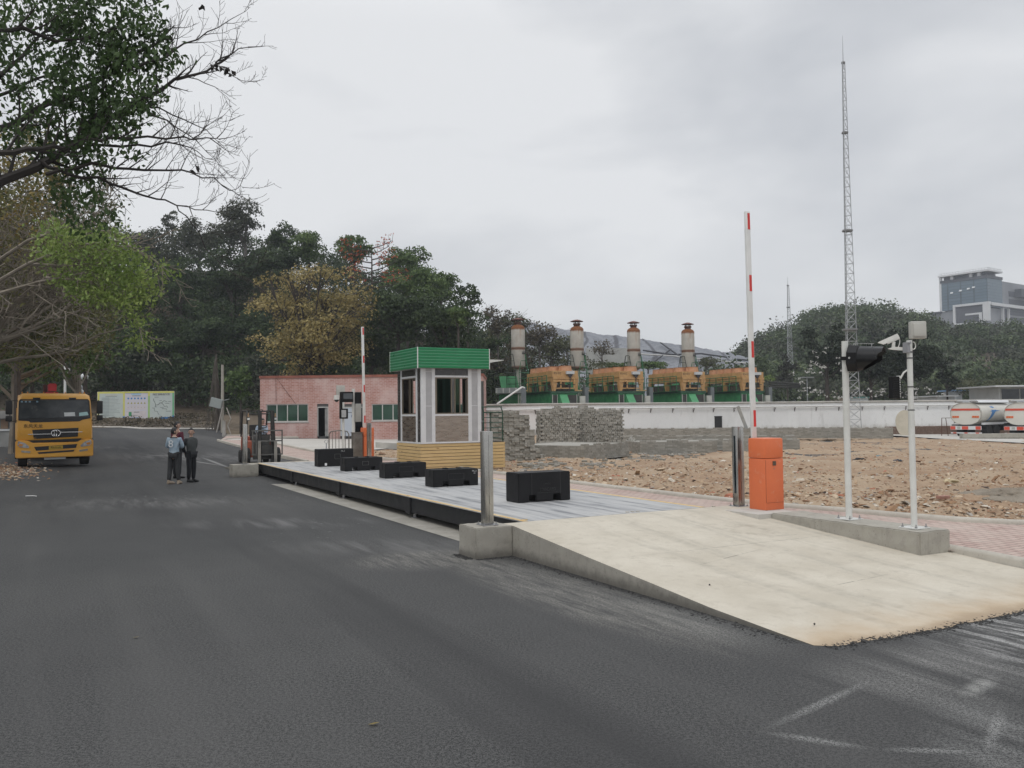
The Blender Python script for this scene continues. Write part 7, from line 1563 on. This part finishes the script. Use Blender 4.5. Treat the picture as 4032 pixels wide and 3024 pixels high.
# undergrowth on the bank and hill foot
cl=[]
for _ in range(620):
    r_=random.uniform(-.66,.13); y=random.uniform(93,118) if r_>-.36 else random.uniform(96,118); x=r_*y; z=hleft(x,y); s_=random.uniform(.7,1.9); cl.append(((x,y,z+s_*.3),(s_,s_,s_*.8)))
V,F_=clump_leaves(cl,60,.30); tag(np_mesh('undergrowth',V,F_,LM['dark'],False),'dark undergrowth covering the foot of the wooded hill','undergrowth',kind='stuff')
cl=[]
for _ in range(260):
    px=random.uniform(150,860)*1.; y=random.uniform(86,93); x=(px-2016)/FPX*y; s_=random.uniform(.25,.6); cl.append(((x,y,hleft(x,y)+.1),(s_*1.5,s_,s_*.6)))
V,F_=clump_leaves(cl,60,.20); tag(np_mesh('dry_litter',V,F_,LM['brown'],False),'dry leaf litter and weeds on the bank below the notice board','leaf litter',kind='stuff')
pos=[];
for _ in range(500): px=random.uniform(300,860); y=random.uniform(85,91); x=(px-2016)/FPX*y; pos.append((x,y,hleft(x,y)+.02))
tag(np_mesh('bank_rubble',*shards(500,np.array(pos),rng.uniform(.08,.3,500)),mat('bank_stone',(.17,.145,.115),(.09,.075,.06),.95,sc=2)),'lumps of earth and stone along the bank','stones',kind='stuff')
# dead creeper-hung trunk left of the utility pole
q=P(850,1660,76); r=thing('vine_trunk','dead trunk hung with dry creepers left of the utility pole','tree',(q.x,76,hleft(q.x,86))); h=P(850,1395,76).z-r.location.z; b=MB(); b.tube([(0,0,0),(.1,0,h*.6),(0,0,h)],[.18,.14,.05],8)
for k in range(34): a=random.uniform(0,2*PI); rr=random.uniform(.3,1.1); b.tube([(.1*math.cos(a),.1*math.sin(a),h*random.uniform(.7,1)),(rr*.5*math.cos(a),rr*.5*math.sin(a),h*.5),(rr*math.cos(a),rr*math.sin(a),0)],.025,4,caps=False)
b.build('trunk',mat('vine_grey',(.09,.075,.062),(.14,.12,.10),.9),r,True,fix=False)
# ---- right hill
def hright(x,y):
    px=2016+FPX*x/y; zt=np.interp(px,[2700,2830,2905,3043,3130,3258,3360,3488,3642,3760,4032,4600],[2,12,17,21.6,24.5,28,29,28.4,26,24.5,24,23.5])-7.5; s=clip((y-125)/105,0,1); s=s*s*(3-2*s)
    return max(-.4,zt*s) if y<=235 else max(-.4,zt*y/232-(y-235)*.02)
grid('hill',55,330,120,460,110,90,hright,M_EMB,1.0)
cl=[]
for _ in range(1250):
    y=random.uniform(135,300) if random.random()<.8 else random.uniform(225,245); px=random.uniform(2800,4250); x=(px-2016)/FPX*y
    if px>3650 and random.random()<.35: y=random.uniform(240,400); x=(px-2016)/FPX*y
    z=hright(x,y); s_=random.uniform(1.6,5.4); cl.append(((x,y,z+random.uniform(1.0,6.8)),(s_,s_,s_*random.uniform(.5,.95))))
random.shuffle(cl); k_=len(cl)
for i_,(a_,b_,kd,lb) in enumerate(((0,.65,'far','dense far-off woodland covering the right hill'),(.65,1,'dusty','duller crowns mixed into the woodland of the right hill'))):
    V,F_=clump_leaves(cl[int(a_*k_):int(b_*k_)],44,.66); tag(np_mesh('woodland',V,F_,LM[kd],False),lb,'woodland',kind='stuff')
G2='dark trees behind the white wall on the right'
for D,Y,hw,hh,kd,lb,n in (((1785,765),95,78,86,'black','dusky tree with pale blossom behind the lattice mast',30),((1965,770),96,96,88,'black','broad dark tree behind the camera pole',36),((1880,790),94,60,66,'black','dusky tree behind the black traffic light',24),((1700,800),105,30,44,'purple','smaller dusky tree between the two lattice masts',14),((2045,810),100,36,50,'black','dark tree edge right of the camera pole',14)):
    tree('dark_tree',lb,D,Y,hw,hh,kd,ncl=n,per=120,leaf=.32,zb=0,group=G2,limbs=16,open_=2,cr=.28)
tree('light_shrub','olive shrub mass with pale tips behind the tank lorries',(2120,838),104,80,26,'olive',22,110,.26,zb=0,cr=.3,open_=2); tree('light_shrub','bright green small bush left of the thin lattice mast',(1665,818),112,22,15,'bright',8,70,.26,zb=0,cr=.4); tree('light_shrub','brownish bush right of the last generator',(1640,800),120,44,40,'far',16,90,.4,zb=0,cr=.36)
cl=[]
for _ in range(70): D=(random.uniform(1725,2040),random.uniform(838,862)); q=P(D[0]*K,D[1]*K,random.uniform(91,93)); cl.append((tuple(q),(.25,.25,.2)))
for _ in range(22): D=(random.gauss(1760,28),random.gauss(790,22)); q=P(D[0]*K,D[1]*K,88); cl.append((tuple(q),(.3,.3,.25)))
V,F_=clump_leaves(cl,55,.22); tag(np_mesh('white_blossom',V,F_,LM['white'],False),'scattered white blossom among the dark trees behind the wall','blossom',kind='stuff')
# weeds at the wall foot
for px,py,s_,lb in ((3560,1712,.42,'small leafy green weed before the oval board'),(3330,1690,.3,'low weed on the wall foot behind the traffic light pole'),(2900,1690,.2,'thin weed on the wall foot left of the boom')):
    q=GT(px,py,.1); V,F_=clump_leaves([((0,0,s_*.9),(s_*.8,s_*.6,s_)),((s_*.7,0,s_*.5),(s_*.6,s_*.4,s_*.5))],260,.13); r=thing('weed',lb,'weed',(q.x,q.y,q.z)); np_mesh('leaves',V,F_,LM['mid'],False,r); b=MB()
    for k in range(5): b.tube([(0,0,0),(random.gauss(0,.3)*s_,0,s_*1.4)],.012,4)
    b.build('stem',M_TWIG,r)
# ---- covered landfill mound
def m_tarp():
    t=NT('grey_tarpaulin'); n=t.noise(.5,7,.7,None,.3); n2=t.noise(2.4,6,.75); v=t.vor(.35,t.vec((1,1,1)),'F1'); w_=t.n('ShaderNodeTexWave'); w_.inputs['Scale'].default_value=.045; w_.inputs['Distortion'].default_value=6; w_.inputs['Detail'].default_value=2; t.l(t.tc.outputs['Object'],w_.inputs[0])
    x=t.mix(t.rng(n,.4,.62),(.19,.20,.225),(.26,.27,.295)); x=t.mix(t.rng(n2,.5,.7,0,.5),x,(.34,.35,.37)); x=t.mix(t.rng(w_.outputs[0],.06,.01,0,.8),x,(.07,.07,.08)); return t.fin(x,.6,0,t.bump(n2,.9,.4),.3)
def hm(x,y):
    px=2016+FPX*x/y; ytop=np.interp(px,[1990,2080,2200,2443,2687,2860,3034,3110,3200],[1262,1270,1292,1325,1357,1388,1425,1470,1620]); zt=P(px,float(ytop),176).z; s=clip((y-118)/58,0,1); return max(0,zt*(s*.85+.15*s*s))
xs=[];nx,ny=120,60; V=np.array([((2000+1180*i/(nx-1)-2016)/FPX*(118+62*j/(ny-1)),118+62*j/(ny-1),0) for j in range(ny) for i in range(nx)]); 
for v in V: v[2]=hm(v[0],v[1])+.5*mn.noise(Vector((v[0]*.25,v[1]*.25,0)))+.35*mn.noise(Vector((v[0]*.9,v[1]*.9,3)))
idx=np.arange(nx*ny).reshape(ny,nx); f=np.stack([idx[:-1,:-1],idx[:-1,1:],idx[1:,1:],idx[1:,:-1]],-1).reshape(-1,4); tag(np_mesh('tarpaulin_mound',V,f,m_tarp(),True),'big landfill mound sheeted in grey tarpaulin behind the chimneys','mound')
def on_m(px,py):   # point on the mound under a pixel
    for k in range(400):
        Y=118+k*.16; p=P(px,py,Y)
        if p.z<hm(p.x,Y)+.35: return p
    return P(px,py,178)
for i,ln in enumerate(([(2310,1405),(2480,1398),(2650,1408),(2800,1425),(2980,1440)],[(2530,1385),(2640,1402),(2760,1398),(2860,1412)],[(2560,1440),(2610,1404),(2640,1380)],[(2600,1355),(2680,1412),(2740,1440)],[(2900,1420),(3030,1432)])):
    b=MB(); b.tube([on_m(x,y)+Vector((0,-.4,.25)) for x,y in ln],.16,5); tag(b.build('mound_hose',mat('hose_dark',(.04,.04,.045),None,.7) if i else mat('pipe_pale',(.45,.44,.42),None,.6)),['pale pipe running across the grey mound','dark hose curving over the grey mound near the last chimney','short dark hose climbing the mound right of the third chimney','dark hose running down the mound to its right','dark hose at the right end of the mound'][i],'hose')
b=MB(); a_=P(2310,1370,116); c_=P(2490,1450,118); b.box(0,c_.x-a_.x,0,.8,0,a_.z); o=b.build('pale_retaining_wall',mat('tarp_wall',(.42,.42,.40),(.33,.33,.32),.8,sc=.6,c3=(.22,.22,.21),sc3=1.2)); o.location=(a_.x,117,0); tag(o,'pale patched wall behind the bare brush between the second and third chimney','wall')
# ================================================================ trees at the left edge, close by
from bisect import bisect
def branch_pts(p,d,ln,n,up,wob):
    pts=[Vector(p)]; d=Vector(d).normalized()
    for i in range(n):
        d=(d+Vector((random.gauss(0,wob),random.gauss(0,wob),random.gauss(0,wob)+up))).normalized(); pts.append(pts[-1]+d*(ln/n))
    return pts
def rec(b,pts,r0,lev,spec,tips):
    ln=sum((pts[i+1]-pts[i]).length for i in range(len(pts)-1)); n=len(pts)
    b.tube(pts,[max(spec['rmin'],r0*(1-.93*(i/(n-1))**.9)) for i in range(n)],6 if lev==0 else (4 if lev==1 else 3),caps=False)
    tips.append((pts[-1],lev)); tips.append((pts[n//2],lev))
    if lev>=spec['lev']: return
    k=spec['n'][lev]
    for i in range(k):
        t_=spec['t0'] +(1-spec['t0'])*(i+random.random())/k; q=t_*(n-1); j=min(n-2,int(q)); p=pts[j].lerp(pts[j+1],q-j); d=(pts[j+1]-pts[j]).normalized()
        s=Vector((random.gauss(0,1),random.gauss(0,1)*spec['flat'],random.gauss(0,1)+spec['bias'])); s=(s-d*s.dot(d)).normalized(); a=R_(random.uniform(25,60)); dd=d*math.cos(a)+s*math.sin(a)
        if 'ok' in spec and not spec['ok'](p+dd*ln*spec['f'][lev]): continue
        l2=ln*spec['f'][lev]*random.uniform(.55,1.15)*(1.15-.55*t_); rec(b,branch_pts(p,dd,l2,4 if lev<2 else 3,spec['up'],.12),max(spec['rmin'],r0*(1-.7*t_)*.5),lev+1,spec,tips)
CP=lambda x,y,Y: P(x/2.016*K,y/2.016*K,Y)
limbs=[([(-260,960,9.6),(-120,850,9.8),(0,790,10),(160,730,10.3),(290,650,10.6),(370,580,10.9),(500,500,11.2),(660,415,11.5),(760,345,11.7),(900,310,11.9),(960,255,12),(1085,205,12)],.085),
([(370,580,10.9),(420,500,10.9),(470,420,11),(520,350,11.1),(600,250,11.2),(640,160,11.3)],.035),
([(760,345,11.7),(860,345,11.9),(960,400,12.1),(1030,460,12.2)],.012),([(960,290,12),(1050,350,12.1),(1150,345,12.2)],.010),
([(-150,660,10.4),(0,560,10.5),(150,480,10.7),(300,420,10.9),(430,350,11.1),(560,260,11.3),(700,170,11.5),(760,110,11.6)],.06),
([(560,290,11.2),(700,260,11.4),(800,190,11.6),(950,120,11.8),(1090,30,11.9)],.028),
([(-150,680,9.4),(0,665,9.5),(180,650,9.8),(330,625,10.1),(480,600,10.4),(720,605,10.8),(900,600,11),(960,610,11.1)],.05),
([(380,630,10.4),(600,630,10.7),(760,625,10.9),(860,660,11),(960,720,11.1)],.024),
([(200,760,10.2),(400,710,10.5),(560,735,10.8),(740,742,11),(880,775,11.2),(1000,830,11.3),(1060,820,11.3)],.030),
([(180,700,10.3),(300,760,10.4),(480,800,10.6),(620,850,10.8),(770,895,11),(900,915,11.1),(1000,930,11.2)],.032),
([(770,895,11),(840,980,11),(920,1110,11),(1040,1210,11),(1090,1220,11)],.010),
([(560,400,11.3),(640,480,11.3),(760,550,11.3),(880,640,11.4),(960,730,11.4)],.020),([(600,420,11.6),(660,470,11.6),(800,520,11.7),(930,600,11.8),(1020,690,11.8)],.020),
([(-80,300,10.6),(0,330,10.8),(130,200,11.2),(260,90,11.5),(380,-40,11.8)],.045),([(-60,160,10.2),(100,120,10.4),(240,180,10.7),(420,150,11),(600,60,11.3),(720,-20,11.5)],.04),
([(-100,480,11.5),(40,400,11.6),(200,330,11.7),(330,250,11.8),(480,200,12)],.035),([(150,480,11),(260,560,11),(330,640,11.1),(330,760,11.2),(350,860,11.2)],.016)]
def crm(q,k=3,j=.022):
    o=[]; 
    for i in range(len(q)-1):
        a,b_,c,d=q[max(i-1,0)],q[i],q[i+1],q[min(i+2,len(q)-1)]
        for m_ in range(k): t=m_/k; o.append(.5*((2*b_)+(c-a)*t+(2*a-5*b_+4*c-d)*t*t+(3*b_-a-3*c+d)*t**3)+(Vector((random.gauss(0,j),random.gauss(0,j),random.gauss(0,j))) if m_ else Vector()))
    return o+[q[-1]]
tr0=CP(-900,1700,9.0); NTr=thing('near_tree','overhanging tree at the upper left with dark green leaves and long bare twigs','tree',(tr0.x,tr0.y,0)); NB=MB(); tips=[]
off_=Vector((tr0.x,tr0.y,0)); sp_={'lev':2,'n':[15,7],'f':[.34,.42],'t0':.16,'flat':.6,'bias':.25,'up':.10,'rmin':.0026}
jn=CP(-260,960,9.6)-off_; NB.tube([(0,0,-.1),(.05,.05,1.2),(.2,.1,2.6),tuple(jn*.6+Vector((0,0,1))),tuple(jn)],[.24,.20,.17,.13,.09],10)
for s_ in ((-150,660,10.4),(-150,680,9.4),(-80,300,10.6),(-60,160,10.2),(-100,480,11.5)): q=CP(*s_)-off_; NB.tube([(.2,.1,2.6),tuple((jn+q)/2*.8+Vector((0,0,.4))),tuple(q)],[.14,.09,.06],7)
for pl,r0 in limbs:
    r0*=.85; pts=crm([CP(*p)-off_ for p in pl]); L_=sum((pts[i+1]-pts[i]).length for i in range(len(pts)-1)); sp_['n']=[max(5,int(L_*5.5)),6]; sp_['f']=[min(.5,.75/L_),.5]; rec(NB,pts,r0,0,sp_,tips)
NB.build('branches',M_TWIGD,NTr,True,fix=False)
poly=[(-80,-60),(355,-60),(345,50),(385,95),(405,125),(352,165),(335,235),(300,262),(285,300),(310,350),(250,345),(215,380),(225,425),(272,470),(235,505),(180,520),(135,470),(100,425),(105,360),(60,330),(-80,300)]
def inpoly(x,y,pl):
    c=False
    for (x0,y0),(x1,y1) in zip(pl,pl[1:]+pl[:1]):
        if (y0>y)!=(y1>y) and x<(x1-x0)*(y-y0)/(y1-y0)+x0: c=not c
    return c
def proj(p):
    v=Vector(p)-Vector((0,0,CH)); w_=v.dot(_f); return (2016+FPX*v.dot(_r)/w_)/K,(1512-FPX*v.dot(_u)/w_)/K
C=[]
for p,l in tips:
    x,y=proj(p+off_)
    if inpoly(x,y,poly):
        for _ in range(4): C.append(p+Vector((random.gauss(0,.07),random.gauss(0,.08),random.gauss(0,.07))))
tries=0
while len(C)<9500 and tries<200000:
    tries+=1; x=random.uniform(-60,410); y=random.uniform(-50,520)
    if not inpoly(x,y,poly): continue
    dn=.5+.9*mn.noise(Vector((x*.018,y*.018,0)))+.5*mn.noise(Vector((x*.06,y*.06,5))); dn+=(-.25 if (x<130 and y>150) else .12 if x>170 else 0)
    if random.random()<dn:
        q=P(x*K,y*K,random.uniform(9.8,12.6))-off_
        for _ in range(3): C.append(q+Vector((random.gauss(0,.06),random.gauss(0,.09),random.gauss(0,.06))))
C=np.array([tuple(c) for c in C]); V,F_=leaf_np(C,rng.normal(size=C.shape)+np.array([0,-.3,.5]),rng.uniform(.06,.115,len(C)),.5,droop=1.0); np_mesh('leaves',V,F_,LM['near'],False,NTr)
# withered leaves still hanging on the bare twigs
C=[]
for (x,y,k,s_) in ((945,290,9,.05),(985,305,10,.04),(1010,325,4,.03),(857,738,5,.03),(875,35,3,.02)): 
    for _ in range(k): C.append(CP(x,y,11.9)-off_+Vector((random.gauss(0,s_*1.2),random.gauss(0,s_),random.gauss(0,s_*.8))))
C=np.array([tuple(c) for c in C]); V,F_=leaf_np(C,rng.normal(size=C.shape),rng.uniform(.07,.11,len(C)),.6,droop=.6); np_mesh('withered_leaves',V,F_,M_TWIGD,False,NTr)
def bare(lab,base,lims,spec,m,leafkind=None,lk=0,ls=.1,lregion=None,off2=None,group=None,trunk_h=3):
    r=thing('bare_tree',lab,'tree',base,0,group); o_=Vector(base); b=MB(); tips=[]
    b.tube([(0,0,-.2),(.1,0,trunk_h*.5),(0,0,trunk_h)],[.26,.2,.16],8)
    spec=dict(spec,ok=lambda p:(lambda xy_:xy_[0]<(300 if xy_[1]<640 else 255) and xy_[1]<775)(proj(p+o_)))
    for (a,el,ln,r0) in lims:
        d=Vector((math.cos(a)*math.cos(el),math.sin(a)*math.cos(el),math.sin(el))); rec(b,branch_pts((0,0,trunk_h*random.uniform(.6,1)),d,ln,7,spec['up0'],.10),r0,0,spec,tips)
    b.build('branches',m,r,True,fix=False)
    if leafkind:
        C=[p for p,l in tips if l>=1 and (lregion is None or lregion(*proj(p+o_)))]; C=[p+Vector((random.gauss(0,ls),random.gauss(0,ls),random.gauss(0,ls))) for p in C for _ in range(lk if random.random()<lk-int(lk)+1 and lk>=1 else (1 if random.random()<lk else 0))]
        if C: C=np.array([tuple(c) for c in C]); V,F_=leaf_np(C,rng.normal(size=C.shape)+np.array([0,0,.6]),rng.uniform(.6,1.3,len(C))*ls,.6); np_mesh('leaves',V,F_,LM[leafkind],False,r)
    return r
G3='bare winter trees at the left edge'
spb={'lev':3,'n':[8,6,4],'f':[.5,.5,.5],'t0':.15,'flat':1,'bias':.1,'up':.03,'up0':.05,'rmin':.012}
def lims(n,a0,a1,e0,e1,l0,l1,r0): return [(random.uniform(a0,a1),R_(random.uniform(e0,e1)),random.uniform(l0,l1),r0*random.uniform(.7,1.1)) for _ in range(n)]
q=P(-90*K,930*K,24); bare('bare brown tree at the left edge with a few yellow leaves',(q.x,24,g(q.x,24)),lims(14,-1.1,1.5,18,78,4.5,7,.07),spb,M_TWIG,'dry',1,.13,lambda x,y: y<470 and x<140,group=G3,trunk_h=4.2)
q=P(-60*K,930*K,30); bare('bare grey-brown tree behind the yellow-leaved one at the left edge',(q.x,30,g(q.x,30)),lims(14,-1.0,1.4,14,72,5,8,.08),spb,M_TWIG,'olive',2,.14,group=G3,trunk_h=4.6)
q=P(30*K,930*K,39); bare('bare brown tree rising just behind the yellow lorry',(q.x,39,g(q.x,39)),lims(14,-3.1,3.1,12,75,5,8,.09),dict(spb,rmin=.016),M_TWIG,'olive',3,.17,group=G3,trunk_h=4)
q=P(165*K,925*K,46); bare('bare dim tree between the yellow lorry and the notice board',(q.x,46,g(q.x,46)),lims(12,-3.1,3.1,25,80,4.5,7,.09),dict(spb,rmin=.018),M_TWIG,'mid',2,.2,group=G3,trunk_h=4.5)
def veil(tree_o,pl,kind,n,Y0,Y1,size,seed):      # thin foliage carried on the outer twigs
    o_=Vector(tree_o.location); C=[]; k=0
    while len(C)<n and k<n*30:
        k+=1; x=random.uniform(-90,300); y=random.uniform(250,830)
        if not inpoly(x,y,pl) or random.random()>.42+1.1*mn.noise(Vector((x*.022,y*.03,seed))): continue
        c0=P(x*K,y*K,random.uniform(Y0,Y1))-o_
        for _ in range(4): C.append(c0+Vector((random.gauss(0,.2),random.gauss(0,.2),random.gauss(0,.12))))
    C=np.array([tuple(c) for c in C]); V,F_=leaf_np(C,rng.normal(size=C.shape)*.8+np.array([0,0,.7]),rng.uniform(.6,1.3,len(C))*size,.55,droop=.5); np_mesh('leaves',V,F_,LM[kind],False,tree_o)
BT=[o for o in col.objects if o.name.startswith('bare_tree')]
veil(BT[0],[(-80,270),(110,280),(150,420),(130,520),(60,640),(-80,660)],'olive2',3600,22,26,.13,1)
veil(BT[0],[(-80,270),(120,290),(150,440),(100,560),(-80,560)],'dry',900,22,26,.12,4)
veil(BT[1],[(-80,560),(150,600),(230,660),(240,740),(150,790),(-80,800)],'olive2',4200,28,33,.15,2)
veil(BT[2],[(-80,660),(120,640),(250,690),(260,770),(180,815),(60,835),(20,835),(-80,850)],'mid',3600,37,42,.19,3)
# tree with fresh green leaves hanging over the road
spg=dict(spb,rmin=.007,up0=-.01); q=P(-120*K,930*K,19.5)
poly2=[(95,480),(180,500),(255,500),(300,545),(372,585),(365,605),(325,612),(338,650),(300,655),(308,700),(322,742),(312,765),(290,752),(276,700),(262,660),(215,655),(165,640),(110,600),(85,540)]
r=thing('fresh_green_tree','tree with drooping fresh yellow-green leaves over the far side of the road','tree',(q.x,19.5,g(q.x,19.5))); o_=Vector(r.location); b=MB(); tips=[]
b.tube([(0,0,-.2),(.2,0,2.4),(.5,0,4)],[.24,.18,.14],8)
for pl in ([(-60,640),(60,570),(160,530),(260,520),(330,560),(370,590)],[(-60,650),(80,610),(180,590),(270,600),(330,620)],[(100,600),(200,610),(270,650),(300,700),(312,760)],[(-60,600),(60,520),(140,490),(240,500),(290,540)],[(60,570),(150,575),(240,565),(310,600)]):
    pts=[P(x*K,y*K,19.5+random.uniform(-.4,1.2))-o_ for x,y in pl]
    if pl[0][0]<0: b.tube([(.5,0,4),tuple(((Vector((.5,0,4))+pts[0])/2)),tuple(pts[0])],[.12,.09,.07],6)
    rec(b,pts,.05,0,dict(spg,n=[14,6,3],f=[.22,.45,.5],lev=2),tips)
b.build('branches',M_TWIG,r,True,fix=False); C=[]; tries=0
while len(C)<6600 and tries<90000:
    tries+=1; x=random.uniform(80,380); y=random.uniform(470,770)
    if inpoly(x,y,poly2) and random.random()<.55+.9*mn.noise(Vector((x*.03,y*.03,9))):
        c0=P(x*K,y*K,random.uniform(18.8,21.6))-o_
        for _ in range(5): C.append(c0+Vector((random.gauss(0,.15),random.gauss(0,.18),random.gauss(0,.10))))
C=np.array([tuple(c) for c in C]); V,F_=leaf_np(C,rng.normal(size=C.shape)*.7+np.array([0,-.2,.8]),rng.uniform(.07,.14,len(C)),.55,droop=.9); np_mesh('leaves',V,F_,LM['bright'],False,r)
tree('roadside_tree','dense green tree low behind the yellow lorry at the left edge',(70,760),48,100,80,'mid',30,120,.20,zb=1,cr=.3,limbs=14,open_=3); tree('roadside_tree','brownish green tree left of the notice board behind the lorry',(185,760),58,70,75,'brown',22,110,.22,zb=1,cr=.3,limbs=14,open_=4)
q=P(-130*K,480*K,33); tree('roadside_tree','olive tree behind the bare branches at the far left',(40,560),36,110,150,'olive',34,46,.18,zb=.6,cr=.26,limbs=20,open_=6)
# dry leaves lying on the road
for px,py,k in ((535,2515,0),(1472,2857,1),(2794,2307,2),(3207,2462,2),(125,1955,3)):
    p=GT(px,py) if k!=2 else G(px,py,.12 if px<3000 else .03); b=MB(); s_=(.035,.04,.02,.16)[k]
    if k==3: b.tube([(-.16,0,.01),(.02,.03,.012),(.14,-.03,.01),(.17,-.10,.01)],.011,5)
    else: b.add([(-s_,0,.004),(0,-s_*.5,.012),(s_,0,.018),(0,s_*.5,.010)],[(0,1,2),(0,2,3)])
    if k==2: b=MB(); b.sphere((0,0,.008),.011,6)
    o=b.build(('fallen_leaf','fallen_leaf','pebble','stick')[k],[LM['dry'],LM['dry'],M_TWIGD,M_WPAINT][k]); o.location=p+Vector((0,0,.004)); tag(o,['dry yellow leaf lying on the road at the lower left','dry yellow leaf lying on the road at the lower centre','small dark pebble on the lower part of the near ramp' if px<3000 else 'small dark pebble by the tip of the near ramp','short white stick on the road before the yellow lorry'][k],('leaf','leaf','pebble','stick')[k])
# ================================================================ air
hzm=bpy.data.materials.new('haze_air'); hzm.use_nodes=True; hn=hzm.node_tree; hn.nodes.clear(); ho=hn.nodes.new('ShaderNodeOutputMaterial'); pv=hn.nodes.new('ShaderNodeVolumePrincipled')
pv.inputs['Color'].default_value=(.82,.87,.95,1); pv.inputs['Density'].default_value=.0005; pv.inputs['Anisotropy'].default_value=.2; hn.links.new(pv.outputs[0],ho.inputs['Volume'])
b=MB(); b.box(-520,520,-40,820,-3,75); hz_=b.build('haze',hzm); tag(hz_,'thin pale haze filling the air','haze',kind='stuff')
